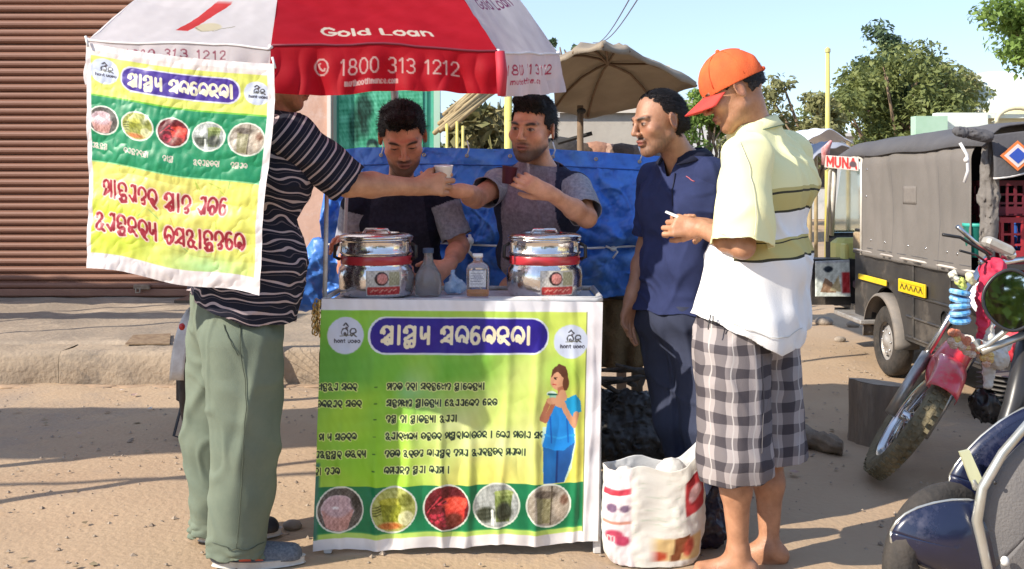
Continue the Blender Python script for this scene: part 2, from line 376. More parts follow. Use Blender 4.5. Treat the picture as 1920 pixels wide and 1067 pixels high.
class Person:
    def __init__(s, J, root, h=.0045):
        s.J = {k: np.asarray(v, float) for k, v in J.items()}; s.h = h; s.root = root; s.lat = nrm(s.J['shL']-s.J['shR'])
    def arms(s): return (('shL','elL','wrL'), ('shR','elR','wrR'))
    def skin(s, mt, hf, skin=(.36,.17,.095), hs=1., hands=None, arm_r=1., leg_r=1., bare=None, hup=(0,0,1), paint=None, legs=True, jaw=1., nose=1., chest_r=.088, neck_r=.054):
        J = s.J; pts = [v for k, v in J.items()]; pts.append(J['head']+V(0,0,.1)); F = Field(pts, .17, s.h); L = s.lat; R = frame(hf, hup); s.R = R; s.hs = hs
        F.cone(J['pelvis']-L*.06, J['pelvis']+L*.06, .078, None, .04); F.cone(J['waist']-L*.05, J['waist']+L*.05, .068, None, .05); F.cone(J['pelvis'], J['waist'], .08, .075, .04)
        F.cone(J['chest']-L*.07, J['chest']+L*.07, chest_r-.008, None, .05); F.cone(J['waist'], J['chest'], .072, .080, .04)
        up = nrm(J['neck']-J['chest'])
        [F.cone(J['neck']-up*.02, J[z]-up*.0, .045, .046, .05) for z in ('shL','shR')]; F.cone(J['chest'], J['neck'], .07, .05, .04)
        F.cone(J['neck']-up*.03, J['head']+R @ V(0,-.03,-.05)*hs, neck_r+.004, neck_r-.002, .025)
        for a, b, c in s.arms():
            F.cone(J[a], J[b], .050*arm_r, .038*arm_r, .03); m = J[b]*.66+J[c]*.34
            F.cone(J[b], m, .038*arm_r, .039*arm_r, .02); F.cone(m, J[c], .038*arm_r, .0245*arm_r, .02)
        if legs:
            for e, (a, b, c) in zip((1, -1), (('hipL','knL','anL'), ('hipR','knR','anR'))):
                F.cone(J[a], J[b], .070*leg_r, .048*leg_r, .03); m = J[b]*.68+J[c]*.32-R[:,1]*0
                F.cone(J[b], m, .047*leg_r, .050*leg_r, .03); F.cone(m, J[c], .050*leg_r, .032*leg_r, .03)
                if bare is not None: foot_bare(F, J[c], bare)
        for k in (hands or []): s.__dict__.setdefault('tips', []).append(hand(F, **k))
        head_field(F, J['head'], R, hs, jaw, nose)
        v, Q = F.mesh(); me = raw_mesh('body', v, Q, True)
        col = head_paint(v, J['head'], R, hs, skin, **(paint or {}))
        col *= (1+.06*fbm(v, .09, 5)[:, None])
        # knuckles and creases a little darker, finger tips paler
        attr_col(me, col); s.body = put('body', me, mt, s.root); return s
    def hair(s, mt, low=-.03, front=.062, side=.045, puff=.012, top=.012, rough=.004, fringe=None, name='hair', recede=0., scale=.02, bald=0., strands=2600, slen=.016, lift=.55):
        c = s.J['head']; R = s.R; q = s.hs; F = Field([c], .15*q+puff+.03, .0036); T = lambda x, y, z: c+R @ (V(x, y, z)*q)
        F.ell(T(0,-.018,.032), V(.080+puff*.4,.099+puff*.4,.089+top)*q, R, .01)
        F.ell(T(0,-.055,-.03), V(.066,.056,.05)*q, R, .03)
        if fringe:
            for (x, y, z, r) in fringe: F.ell(T(x, y, z), V(r, r, r*.8)*q, R, .03)
        F.disp(lambda P: rough*.5*np.clip(fbm(((P-c) @ R)*V(1.6,.6,1.), scale, 21, 2), -1.6, 1.6), 6)
        v, Q = F.mesh(); p = ((v-c) @ R)/q; x, y, z = p.T; ax = np.abs(x)
        wob = .0035*sn(v, .018, 31)
        hl = front+recede*np.exp(-((ax-.045)/.022)**2)*0-.12*(ax/.08)**3*.5     # forehead line height by side distance
        face = np.minimum(y-.018+bald-.25*np.clip(z-.02, 0, .1), hl-z)                # in front of the temples and below the hairline
        face = np.maximum(face, np.minimum(y-(.042-recede*1.2), front+recede-z))
        burn = np.minimum(y-.006, .018-z)*.9
        ear = .021-np.sqrt((y+.012)**2+(z+.004)**2)*.8
        lowc = (low-.25*np.clip(y+.06, -.1, .1))-z
        c_ = np.maximum.reduce([face, np.minimum(.034-np.sqrt((y+.012)**2+((z+.012)*.8)**2), ax-.055), lowc, np.minimum(y+.030, .006-z)])+wob
        v, Q, u = clip(v, Q, c_); me = raw_mesh(name, v, Q, True); o = put(name, me, mt, s.root); solid(o, .006)
        r = np.random.RandomState(len(v)); idx = r.choice(len(v), min(len(v), strands)); p = v[idx]; n = (p-c-R @ V(0,-.02,.02)*q); n /= np.linalg.norm(n, axis=1)[:, None]
        flow = np.tile(R @ V(0,-.75,-.35), (len(p), 1))+n*lift+r.normal(size=n.shape)*.24; flow /= np.linalg.norm(flow, axis=1)[:, None]; side = np.cross(flow, n); side /= np.linalg.norm(side, axis=1)[:, None]+1e-9
        ln = (slen*(.6+.8*r.rand(len(p))))[:, None]; w = .0011; p0 = p-flow*ln*.3+n*.001; p1 = p+flow*ln*.4+n*.002; p2 = p+flow*ln-n*.001+V(0,0,-.002)
        S = np.stack([p0-side*w, p0+side*w, p1+side*w*.8, p1-side*w*.8, p2+side*w*.2, p2-side*w*.2], 1).reshape(-1, 3); b0 = np.arange(len(p))[:, None]*6
        st = put('hair_strands', raw_mesh('hair_strands', S, np.concatenate([b0+np.array([[0,1,2,3]]), b0+np.array([[3,2,4,5]])])), mt, o); tag(st, kind='stuff'); return o
    def shirt(s, mt, name='shirt', sleeve=(.75,.75), loose=.02, hem=None, hemfn=None, srad=.066, send=.074, fold=.006, pat=None, neck_open=.03, neck_r=.066, belly=.0, chest_r=.105, ext=None, face=None, dip=0., foldfn=None):
        J = s.J; L = s.lat; pts = [J['shL'], J['shR'], J['elL'], J['elR'], J['neck'], J['waist'], J['pelvis']]+([ext[0]] if ext is not None else [])
        F = Field(pts, .24, s.h); tor = []; up = nrm(J['neck']-J['chest'])
        def c(a, b, ra, rb=None, k=.05): F.cone(a, b, ra, rb, k); tor.append((np.asarray(a, float), np.asarray(b, float), ra, ra if rb is None else rb))
        c(J['chest']-L*.075, J['chest']+L*.075, chest_r+loose, None, .06); c(J['waist']-L*.06, J['waist']+L*.06, chest_r-.005+loose+belly, None, .10)
        c(J['pelvis']-L*.07, J['pelvis']+L*.07, chest_r+.005+loose, None, .10)
        if ext is not None: c(ext[0]-L*ext[1], ext[0]+L*ext[1], ext[2], None, .10)
        c(J['neck']-up*.015, J['shL'], .058, .060, .05); c(J['neck']-up*.015, J['shR'], .058, .060, .05); c(J['chest'], J['neck']-up*.02, .10, .075, .06); c(J['neck']-up*.05, J['neck']+up*.06, neck_r+.006, neck_r-.004, .03)
        df = foldfn or (lambda P: creases(P*V(1,1,.55), .22, fold*.8, 41)+creases(P*V(.8,.8,1.4), .17, fold*.6, 47))
        F.disp(df, 6); VV = []; QQ = []; AR = []; AL = []; n0 = 0
        v, Q = F.mesh(); nk = ((v-J['neck']) @ up)-neck_open; rad = np.linalg.norm(v-J['neck']-np.outer((v-J['neck']) @ up, up), axis=1); nk = nk+(dip*np.clip(((v-J['neck']) @ nrm(face)-.01)/.07, 0, 1)*np.clip(1.3-np.abs((v-J['neck']) @ nrm(np.cross(face, V(0,0,1))))/.030, 0, 1) if dip else 0); cut = np.where(rad < .14, nk, -1)
        hz = hemfn(v) if hemfn is not None else hem
        v, Q, u = clip(v, Q, np.maximum(cut, hz-v[:,2]+.004*sn(v, .12, 3))); VV.append(v); QQ.append(Q); AR.append(np.zeros(len(v))); AL.append(np.zeros(len(v))); n0 = len(v)
        for i, ((a, b, w), t) in enumerate(zip(s.arms(), sleeve)):
            a = J[a]; b = J[b]; ab = b-a; ln = np.linalg.norm(ab); G = Field([a, b], .15, s.h); inn = a+nrm(J['neck']-V(0,0,.05)-a)*.03
            G.cone(inn, a, srad*.93, srad*.97, .02); G.cone(a, a+ab*(t+.25), srad, send, .03); G.disp(df, 6); v, Q = G.mesh(); tt = ((v-a) @ ab)/ln
            v, Q, u = clip(v, Q, tt-t*ln+.003*sn(v, .05, 9)); tt = tt[u]; VV.append(v); QQ.append(Q+n0); n0 += len(v); AR.append(np.full(len(v), i+1.)); AL.append(tt)
        v = np.concatenate(VV); Q = np.concatenate(QQ); arm = np.concatenate(AR); along = np.concatenate(AL); me = raw_mesh(name, v, Q, True)
        if pat is not None:
            r = pat(v, arm, along)
            if r.shape[1] == 4: attr_col(me, r)
            else: attr_vec(me, r)
        o = put(name, me, mt, s.root); solid(o, .003); return o
    def trousers(s, mt, name='trousers', end=1., waist_r=.12, thigh=.105, knee=.085, cuff=.085, top=.06, fold=.007, pat=None, cutz=None, k=.04, wid=.075, leglen=0., foldfn=None):
        J = s.J; hl = nrm(J['hipL']-J['hipR']); F = Field([J['pelvis']+V(0,0,.15), J['hipL'], J['hipR'], J['anL'], J['anR'], J['knL'], J['knR']], .19, s.h)
        F.cone(J['pelvis']-hl*wid, J['pelvis']+hl*wid, waist_r, None, .05); F.cone(J['pelvis']+V(0,0,.1)-hl*(wid-.01), J['pelvis']+V(0,0,.1)+hl*(wid-.01), waist_r-.008, None, .05)
        for a, b, c in (('hipL','knL','anL'), ('hipR','knR','anR')):
            F.cone(J[a], J[b], thigh, knee, k); e = J[b]+(J[c]-J[b])*end
            if end > 0: F.cone(J[b], e+nrm(e-J[b])*.06, knee, cuff, k)
        F.disp(foldfn or (lambda P: creases(P*V(1,1,.33), .2, fold, 51)+creases(P*V(.8,.8,1.2), .18, fold*.6, 57)), 6)
        v, Q = F.mesh(); cut = v[:,2]-(J['pelvis'][2]+top)
        zc = cutz if cutz is not None else min(J['anL'][2], J['anR'][2])+leglen
        if callable(zc): cut = np.maximum(cut, zc(v)-v[:,2])
        else: cut = np.maximum(cut, zc-v[:,2]+.004*sn(v, .1, 5))
        v, Q, u = clip(v, Q, cut); me = raw_mesh(name, v, Q, True)
        if pat is not None: attr_vec(me, pat(v))
        o = put(name, me, mt, s.root); solid(o, .003); return o
def shoe(parent, g, f, mu, ms, L=.28, w=.048, name='shoe', accent=None):
    'g heel-centre ground point, f direction'
    f = nrm(V(f[0], f[1], 0)); l = np.cross(V(0,0,1), f); g = np.asarray(g, float)
    F = Field([g, g+f*L], .09, .0042)
    F.cone(g+f*.035+V(0,0,.05), g+f*.06+V(0,0,.075), .044, .040, .02); F.cone(g+f*.05+V(0,0,.05), g+f*(L-.05)+V(0,0,.035), .046, .034, .03)
    for e in (-1, 1): F.cone(g+f*.12+l*.012*e+V(0,0,.03), g+f*(L-.045)+l*.012*e+V(0,0,.03), .034, .030, .02)
    v, Q = F.mesh(); v, Q, u = clip(v, Q, np.maximum(.022-v[:,2], v[:,2]-.105)); up = put(name, raw_mesh(name, v, Q, True), mu, parent); solid(up, .003)
    pr = []; n = 28
    for i in range(n):
        a = 2*math.pi*i/n; t = (1-math.cos(a))/2; ww = w*(.78+.28*math.sin(min(1, t)*math.pi*.9+.2)); pr.append(g+f*(L*(t-.0))+l*ww*math.sin(a)**1 if True else 0)
    mb = MB(); mb.prism([p+V(0,0,.004) for p in pr][::-1], V(0,0,.024)); so = mb.build('sole', ms, parent, bevel=.004); sub(up, so)
    if accent:
        for e in (-1, 1):
            mb = MB(); mb.prism([g+f*.10+l*e*.047+V(0,0,.03), g+f*.14+l*e*.047+V(0,0,.03), g+f*.11+l*e*.043+V(0,0,.078), g+f*.085+l*e*.043+V(0,0,.078)], l*e*.004); sub(up, mb.build('side_stripe', accent, parent))
            mb = MB(); mb.prism([g+f*.155+l*e*.047+V(0,0,.03), g+f*.18+l*e*.045+V(0,0,.03), g+f*.15+l*e*.042+V(0,0,.07), g+f*.13+l*e*.042+V(0,0,.07)], l*e*.004); sub(up, mb.build('side_stripe', accent, parent))
    return up
def collar(parent, s, mt, r0=.064, r1=.082, up0=.035, drop=.045, name='collar', gap=.5, face=None, edge=None, thick=.004):
    'folded polo collar: stand plus fall, open at the front'
    J = s.J; up = nrm(nrm(J['neck']-J['chest'])*.6+V(0,0,.4)); f = nrm(face-up*np.dot(face, up)); l = np.cross(up, f); c = J['neck']; n = 40; rows = []
    prof = [(r0, -.012), (r0-.001, up0*.6), (r0+.003, up0), (r0+.010, up0-.004), (r1, up0-drop*.5), (r1+.012, up0-drop)]
    for (r, z) in prof:
        row = []
        for i in range(n+1):
            a = gap+(2*math.pi-2*gap)*i/n; back = (1-math.cos(a))/2
            low = (1-back)*.022; tip = .018*max(0, math.cos(a))*(1 if r > r0+.02 else 0)
            row.append(c+(f*math.cos(a)*1.08+l*math.sin(a)*1.05)*(r+.006*back)+up*(z-low-tip))
        rows.append(row)
    P = np.array(rows).transpose(1, 0, 2); o = put(name, grid_mesh(name, P), mt, parent); solid(o, thick, 0)
    if edge is not None: e = MB().tube(list(P[:, -1]), .0022, 6).build('collar_edge', edge, parent, True); sub(o, e)
    return o
def ring(parent, s, mt, name='neckband', r=.066, z=.03, t=.0055, face=None, low=.02):
    J = s.J; up = nrm(nrm(J['neck']-J['chest'])); f = nrm(face-up*np.dot(face, up)); l = np.cross(up, f); P = []
    for i in range(41):
        a = 2*math.pi*i/40; P.append(J['neck']+(f*math.cos(a)*1.06+l*math.sin(a)*1.05)*r+up*(z-low*(1+math.cos(a))/2))
    o = MB().tube(P, t, 8, False).build(name, mt, parent, True); return o
# ================================================================== PRINTED SURFACES
def lin(c): c = np.asarray(c, float)/255.; return np.where(c <= .04045, c/12.92, ((c+.055)/1.055)**2.4)
def arc(cx, cy, rx, ry, a0, a1, n=9): a = np.radians(np.linspace(a0, a1, n)); return [(cx+rx*math.cos(t), cy+ry*math.sin(t)) for t in a]
LAT = {
 'G': (.95, [arc(.5,.5,.45,.5,45,330)+[(.93,.45),(.55,.45)]]), 'o': (.75, [arc(.38,.34,.33,.34,0,360,13)]), 'l': (.3, [[(.14,0),(.14,1)]]),
 'd': (.78, [arc(.38,.34,.33,.34,0,360,13), [(.70,0),(.70,1)]]), 'L': (.7, [[(.1,1),(.1,0),(.62,0)]]), 'a': (.78, [arc(.36,.32,.3,.32,0,360,12), [(.68,.66),(.68,0)]]),
 'n': (.75, [[(.1,0),(.1,.68)], arc(.38,.38,.28,.3,180,0)+[(.66,0)]]), '0': (.72, [arc(.36,.5,.3,.5,0,360,15)]), '1': (.5, [[(.08,.8),(.28,1),(.28,0)]]),
 '2': (.72, [arc(.35,.72,.28,.28,170,-30,9)+[(.08,0),(.66,0)]]), '3': (.72, [arc(.33,.74,.27,.26,150,-80,8), arc(.33,.26,.3,.27,85,-150,9)]),
 '8': (.72, [arc(.36,.75,.25,.25,0,360,12), arc(.36,.26,.3,.26,0,360,12)]), 'M': (.95, [[(.1,0),(.1,1),(.47,.3),(.85,1),(.85,0)]]), 'U': (.8, [[(.1,1),(.1,.35)]+arc(.4,.33,.3,.33,180,360)+[(.7,1)]]),
 'N': (.8, [[(.1,0),(.1,1),(.7,0),(.7,1)]]), 'A': (.85, [[(.03,0),(.42,1),(.82,0)], [(.18,.35),(.66,.35)]]), 'm': (1.05, [[(.1,0),(.1,.68)], arc(.3,.42,.2,.26,180,0)+[(.5,0)], arc(.7,.42,.2,.26,180,0)+[(.9,0)]]),
 'u': (.75, [[(.1,.68),(.1,.3)]+arc(.37,.28,.27,.28,180,360)+[(.64,.68)]]), 't': (.5, [[(.25,.95),(.25,.1),(.42,0)], [(.05,.66),(.45,.66)]]), 'h': (.75, [[(.1,0),(.1,1)], arc(.38,.38,.28,.3,180,0)+[(.66,0)]]),
 'f': (.5, [[(.2,0),(.2,.8)]+arc(.36,.8,.16,.2,180,60), [(.02,.64),(.42,.64)]]), 'i': (.3, [[(.14,0),(.14,.68)], [(.14,.9),(.14,.95)]]), 'c': (.68, [arc(.36,.34,.3,.34,50,310)]),
 'e': (.74, [[(.08,.36),(.66,.36)]+arc(.37,.34,.3,.34,5,310)]), '.': (.3, [[(.12,0),(.12,.05)]]), ' ': (.45, []), '@': (1.25, [arc(.5,.5,.5,.5,0,360,16), [(.28,.66),(.36,.42),(.55,.28),(.72,.3)], [(.28,.66),(.38,.72)], [(.72,.3),(.74,.42)]]),
 'O': (.95, [arc(.47,.5,.42,.5,0,360,16)]), 'D': (.85, [[(.1,0),(.1,1)]+arc(.35,.5,.42,.5,90,-90)+[(.1,0)]])}
A_ = lambda *a: arc(*a)
ODI = {
 's': (.98, [arc(.16,.66,.10,.12,-40,200,6), arc(.44,.58,.36,.38,165,8), [(.80,.95),(.80,.04)], [(.12,.14),(.34,.22),(.80,.10)], [(.12,.14),(.80,.60)]]),
 'S': (1.0, [arc(.16,.66,.10,.12,-40,200,6), arc(.44,.58,.36,.38,165,8), [(.80,.95),(.80,.04)], [(.12,.14),(.80,.60)], arc(.52,.12,.15,.14,0,360,9), [(.12,.14),(.36,.10)]]),
 '|': (.42, [[(.2,.98),(.2,.0)]]),
 'T': (1.08, [arc(.18,.70,.10,.10,-40,200,6), arc(.46,.64,.36,.34,165,8), [(.82,.95),(.82,.10)], [(.14,.26),(.82,.62)], arc(.30,-.02,.16,.18,30,330,9), arc(.64,.02,.17,.17,180,-140,9)]),
 'y': (.8, [[(.12,.92),(.12,.55)]+arc(.28,.52,.16,.2,180,350,6), [(.62,.95),(.62,.02)], [(.44,.55),(.62,.55)]]),
 'c': (.92, [arc(.46,.5,.40,.46,-45,215,16), arc(.46,.24,.18,.2,-20,200,9), [(.64,.20),(.80,.12)]]),
 'e': (.80, [arc(.44,.62,.30,.34,60,180,8), [(.14,.62),(.14,.35)], arc(.40,.30,.26,.27,0,360,13)]),
 't': (.92, [arc(.46,.5,.40,.46,-60,215,16), arc(.48,.32,.13,.15,0,360,9), [(.58,.22),(.66,.10)]]),
 'n': (.94, [arc(.44,.62,.36,.34,-20,200,13), arc(.28,.26,.14,.16,0,360,9), [(.38,.36),(.86,.0)], [(.42,.40),(.70,.48)]]),
 'm': (.92, [arc(.34,.70,.26,.26,-40,210,9), [(.30,.45),(.16,.10),(.78,.50)], [(.80,.96),(.80,.04)]]),
 'N': (.96, [arc(.46,.66,.36,.30,-30,210,11), arc(.40,.34,.24,.16,90,300,8), arc(.56,.10,.22,.20,120,-200,10), [(.2,.0),(.4,-.16),(.8,-.1)]]),
 'E': (.85, [[(.10,.30),(.44,.02),(.62,.40)]+arc(.48,.66,.22,.30,-20,130,8), [(.70,.95),(.70,.05)]]),
 'b': (.92, [arc(.46,.5,.40,.46,-45,215,16), arc(.46,.26,.20,.24,0,360,11)]),
 'd': (.88, [arc(.44,.62,.34,.34,-30,200,12), [(.70,.45),(.36,.20)], arc(.50,.14,.16,.14,140,-120,8)]),
 'r': (.88, [arc(.44,.58,.36,.38,-60,215,14), [(.62,.24),(.50,.06),(.74,-.08)], arc(.40,.30,.12,.14,0,360,8)]),
 'k': (1.0, [arc(.34,.74,.24,.2,-20,200,9), [(.58,.66),(.34,.44),(.72,.30)], arc(.40,.20,.24,.2,0,360,10), [(.6,.1),(.9,-.06)]]),
 'x': (.9, [[(.1,.9),(.30,.62)], arc(.3,.4,.2,.26,60,330,10), [(.48,.6),(.8,.9),(.8,.05)]]), ' ': (.5, []), '-': (.5, [[(.05,.45),(.40,.45)]])}
class Canvas:
    def __init__(s, w, h, c=(255,255,255), ss=1.): s.w, s.h, s.ss = w, h, ss; s.nx, s.ny = int(w*ss)+1, int(h*ss)+1; s.a = np.tile(np.array(c, float), (s.ny, s.nx, 1)); s.Y, s.X = np.mgrid[0:s.ny, 0:s.nx]/ss
    def blend(s, al, c, S=None):
        v = s.a if S is None else s.a[S]; c = np.asarray(c, float); v[:] = v*(1-al[..., None])+c*al[..., None]
    def box_(s, x0, y0, x1, y1):
        q = lambda t, n: int(np.clip(t*s.ss, 0, n)); return (slice(q(y0, s.ny), q(y1, s.ny)+2), slice(q(x0, s.nx), q(x1, s.nx)+2))
    def rect(s, x0, y0, x1, y1, c, r=0, soft=1.):
        cx, cy, hx, hy = (x0+x1)/2, (y0+y1)/2, (x1-x0)/2-r, (y1-y0)/2-r; S = s.box_(x0-3, y0-3, x1+3, y1+3)
        dx = np.abs(s.X[S]-cx)-hx; dy = np.abs(s.Y[S]-cy)-hy; d = np.hypot(np.maximum(dx, 0), np.maximum(dy, 0))+np.minimum(np.maximum(dx, dy), 0)-r; s.blend(np.clip(.5-d/soft, 0, 1), c, S)
    def ell(s, cx, cy, rx, ry, c, soft=1., alpha=1.):
        S = s.box_(cx-rx-4-soft, cy-ry-4-soft, cx+rx+4+soft, cy+ry+4+soft); d = (np.hypot((s.X[S]-cx)/rx, (s.Y[S]-cy)/ry)-1)*min(rx, ry); s.blend(np.clip(.5-d/soft, 0, 1)*alpha, c, S)
    def poly(s, P, c, alpha=1.):
        P = np.asarray(P, float); S = s.box_(P[:,0].min()-1, P[:,1].min()-1, P[:,0].max()+1, P[:,1].max()+1); X, Y = s.X[S], s.Y[S]; acc = np.zeros(X.shape)
        for ox, oy in ((-.25,-.25),(.25,-.25),(-.25,.25),(.25,.25)):
            x, y = X+ox/s.ss, Y+oy/s.ss; ins = np.zeros(X.shape, bool)
            for (x0, y0), (x1, y1) in zip(P, np.roll(P, -1, 0)):
                m = (y0 > y) != (y1 > y); ins ^= m & (x < (x1-x0)*(y-y0)/((y1-y0) or 1e-9)+x0)
            acc += ins
        s.blend(acc/4*alpha, c, S)
    def stroke(s, P, w, c, alpha=1.):
        P = np.asarray(P, float); pad = w+2; S = s.box_(P[:,0].min()-pad, P[:,1].min()-pad, P[:,0].max()+pad, P[:,1].max()+pad); X, Y = s.X[S], s.Y[S]
        if X.size == 0: return
        d = np.full(X.shape, 1e9)
        for a, b in zip(P[:-1], P[1:]):
            ab = b-a; t = np.clip(((X-a[0])*ab[0]+(Y-a[1])*ab[1])/max(ab @ ab, 1e-9), 0, 1); d = np.minimum(d, np.hypot(X-a[0]-t*ab[0], Y-a[1]-t*ab[1]))
        s.blend(np.clip(.5-(d-w/2)*s.ss, 0, 1)*alpha, c, S)
    def text(s, t, x, y, size, w, c, font=None, wid=1., sp=.12, halo=None, hw=0, slope=0., fn=None):
        font = font or LAT; runs = []
        for ch in t:
            adv, st = font.get(ch, font[' '])
            for q in st: runs.append([(x+px*size*wid, y-py*size+slope*(px*size*wid)) for px, py in q])
            x += (adv+sp)*size*wid; y += slope*(adv+sp)*size*wid
        for ps in ((halo, w+hw) if halo is not None else None, (c, w)):
            if ps is None: continue
            for r in runs: s.stroke(r if fn is None else [fn(*p) for p in r], ps[1], ps[0])
        return x
    def mottle(s, S, amp, scale, seed=0, col=None):
        P = np.stack([s.X[S], s.Y[S], np.zeros_like(s.X[S])], -1); s.a[S] += amp*fbm(P, scale, seed)[..., None]*(np.array([1,1,1.]) if col is None else np.array(col))
    def sample(s, x, y):
        return np.clip(s.a[np.clip((y*s.ss).round().astype(int), 0, s.ny-1), np.clip((x*s.ss).round().astype(int), 0, s.nx-1)], 0, 255)
def drink(c, x, y, r, kind):
    ring_ = (225,230,215); bg = [(95,90,85),(175,180,95),(110,25,35),(165,170,165),(165,155,140)][kind]; gl = [(200,170,175),(150,155,40),(225,60,50),(115,130,70),(150,145,115)][kind]
    c.ell(x, y, r+2, r+2, ring_); c.ell(x, y, r-1, r-1, bg)
    t = Canvas(2*r+4, 2*r+4, bg, c.ss); m = r+2; k = r/42.
    if kind == 0: t.ell(m-4*k, m-2*k, 31*k, 26*k, (215,195,200)); t.poly([(m-34*k,m),(m+26*k,m),(m+14*k,m+40*k),(m-22*k,m+40*k)], (200,150,140)); t.ell(m-4*k, m-6*k, 27*k, 20*k, gl, 6); t.ell(m+30*k, m-16*k, 10*k, 16*k, (60,55,50), 5); t.ell(m-8*k, m-4*k, 6*k, 2.4*k, (245,240,240), 3)
    if kind == 1: t.poly([(m-26*k,m-14*k),(m+16*k,m-14*k),(m+10*k,m+22*k),(m-18*k,m+22*k)], (140,145,35)); t.ell(m-5*k, m-15*k, 21*k, 7*k, (185,185,60)); t.ell(m+24*k, m+16*k, 15*k, 14*k, (225,225,170), 3); t.ell(m-6*k, m+30*k, 22*k, 7*k, (190,110,50), 4); t.ell(m+22*k, m-18*k, 14*k, 12*k, (120,125,50), 5); [t.stroke([(m-40*k,m-4*k+5*i),(m-24*k,m-8*k+5*i)], 2, (90,95,40)) for i in range(4)]
    if kind == 2:
        t.poly([(m-6*k,m-18*k),(m+38*k,m-18*k),(m+30*k,m+34*k),(m+2*k,m+34*k)], (215,60,50)); t.ell(m+15*k, m-8*k, 23*k, 13*k, (238,85,65), 4); t.ell(m+14*k, m+24*k, 18*k, 14*k, (120,45,35), 6)
        for i in range(6): t.stroke([(m-40*k+5*i,m+14*k-4*i),(m-14*k+3*i,m-24*k+3*i)], 3*k, (200,60,75) if i % 2 else (80,15,25))
        for i in range(14): t.ell(m-30*k+RNG.rand()*28*k, m+8*k+RNG.rand()*26*k, 3.5*k, 3*k, (190,50,70), 2)
    if kind == 3:
        t.poly([(m-4*k,m-26*k),(m+30*k,m-26*k),(m+24*k,m+30*k),(m,m+30*k)], (110,125,65)); t.ell(m+13*k, m-24*k, 18*k, 6*k, (150,165,95)); t.ell(m+14*k, m+12*k, 15*k, 18*k, (45,50,35), 6); t.ell(m-20*k, m+16*k, 18*k, 14*k, (60,65,50), 6); t.stroke([(m-8*k,m+10*k),(m-6*k,m+40*k)], 5*k, (225,230,220)); t.ell(m-22*k, m-16*k, 14*k, 16*k, (190,195,190), 6)
    if kind == 4:
        t.poly([(m-24*k,m-18*k),(m+8*k,m-18*k),(m+4*k,m+36*k),(m-20*k,m+36*k)], (140,135,100)); t.ell(m-6*k, m-22*k, 22*k, 8*k, (100,90,80), 3); t.stroke([(m+6*k,m-40*k),(m+4*k,m+40*k)], 3*k, (90,80,65)); t.ell(m+24*k, m+4*k, 14*k, 26*k, (200,185,165), 8); t.ell(m+30*k, m-10*k, 8*k, 10*k, (140,105,85), 5)
    t.mottle((slice(None), slice(None)), 12, 9*k, kind); t.mottle((slice(None), slice(None)), 9, 3.2, kind+9)
    X, Y = c.X, c.Y; S = c.box_(x-r-1, y-r-1, x+r+1, y+r+1); d = np.hypot(c.X[S]-x, c.Y[S]-y)-(r-2); al = np.clip(.5-d, 0, 1)
    q = t.sample(c.X[S]-x+m, c.Y[S]-y+m); c.a[S] = c.a[S]*(1-al[..., None])+q*al[..., None]
def woman(c, x, y, s=1.):
    'printed figure of a woman in a blue top sipping from a glass'
    T = lambda P: [(x+(50+(a-50)*.86)*s, y+b*s) for a, b in P]; sk = (214,158,122); sk2 = (178,112,84)
    c.poly(T([(20,168),(12,150),(14,120),(48,118),(84,120),(86,150),(78,200),(64,226),(50,226),(48,180),(44,226),(22,226),(16,200)]), (205,240,225), .9)
    c.poly(T([(16,150),(48,160),(46,226),(18,226)]), (20,100,170)); c.poly(T([(46,160),(84,150),(76,190),(62,226),(46,226)]), (28,92,165)); c.stroke(T([(47,165),(46,224)]), 3*s, (10,55,120))
    c.poly(T([(26,92),(40,78),(62,70),(84,60),(94,80),(86,100),(80,112),(84,150),(60,166),(40,164),(14,156),(22,126)]), (25,140,225)); c.poly(T([(64,66),(84,58),(95,72),(97,92),(74,98),(60,84)]), (20,160,215))
    c.stroke(T([(20,134),(50,142),(82,136)]), 4*s, (40,160,235)); c.stroke(T([(30,100),(34,150)]), 2.5*s, (12,100,190)); c.stroke(T([(66,100),(70,150)]), 2.5*s, (12,105,195))
    c.stroke(T([(86,96),(82,118),(62,88),(50,62)]), 10*s, sk); c.stroke(T([(26,70),(12,104),(20,108),(36,76)]), 9*s, sk2)
    c.poly(T([(40,58),(56,50),(66,62),(52,84),(40,80)]), sk); c.ell(x+46*s, y+30*s, 15*s, 19*s, sk); c.poly(T([(44,44),(60,40),(62,58),(46,60)]), sk2)
    c.poly(T([(30,26),(32,10),(46,0),(60,4),(66,18),(66,40),(58,48),(56,26),(44,14),(36,18)]), (92,52,34)); c.ell(x+60*s, y+36*s, 6*s, 14*s, (105,60,38)); c.stroke(T([(36,26),(42,25)]), 2*s, (60,30,25)); c.stroke(T([(34,38),(40,39)]), 2.4*s, (190,60,60)); c.stroke(T([(38,27),(40,28)]), 2*s, (30,20,20))
    c.ell(x+34*s, y+56*s, 9*s, 5*s, (215,235,225)); c.poly(T([(26,56),(42,56),(40,70),(28,70)]), (150,200,175)); c.stroke(T([(25,57),(43,58)]), 3*s, (20,90,80)); c.ell(x+36*s, y+70*s, 10*s, 7*s, sk); c.ell(x+54*s, y+58*s, 7*s, 10*s, sk)
def logo(c, x, y, r):
    c.ell(x, y, r, r, (205,215,235), 2); c.stroke([(x-4,y-r*.55),(x,y-r*.68),(x+5,y-r*.5)], 2.5, (60,60,70)); c.ell(x+2, y-r*.42, 2.5, 2, (90,80,90))
    c.text('tn', x-r*.25, y+r*.05, r*.45, 2.2, (70,70,75), ODI); c.stroke([(x-r*.3,y+r*.02),(x+r*.5,y-r*.05)], 1.2, (110,110,90)); c.text('hont uoeo', x-r*.62, y+r*.38, r*.2, 1.6, (60,60,75), LAT)
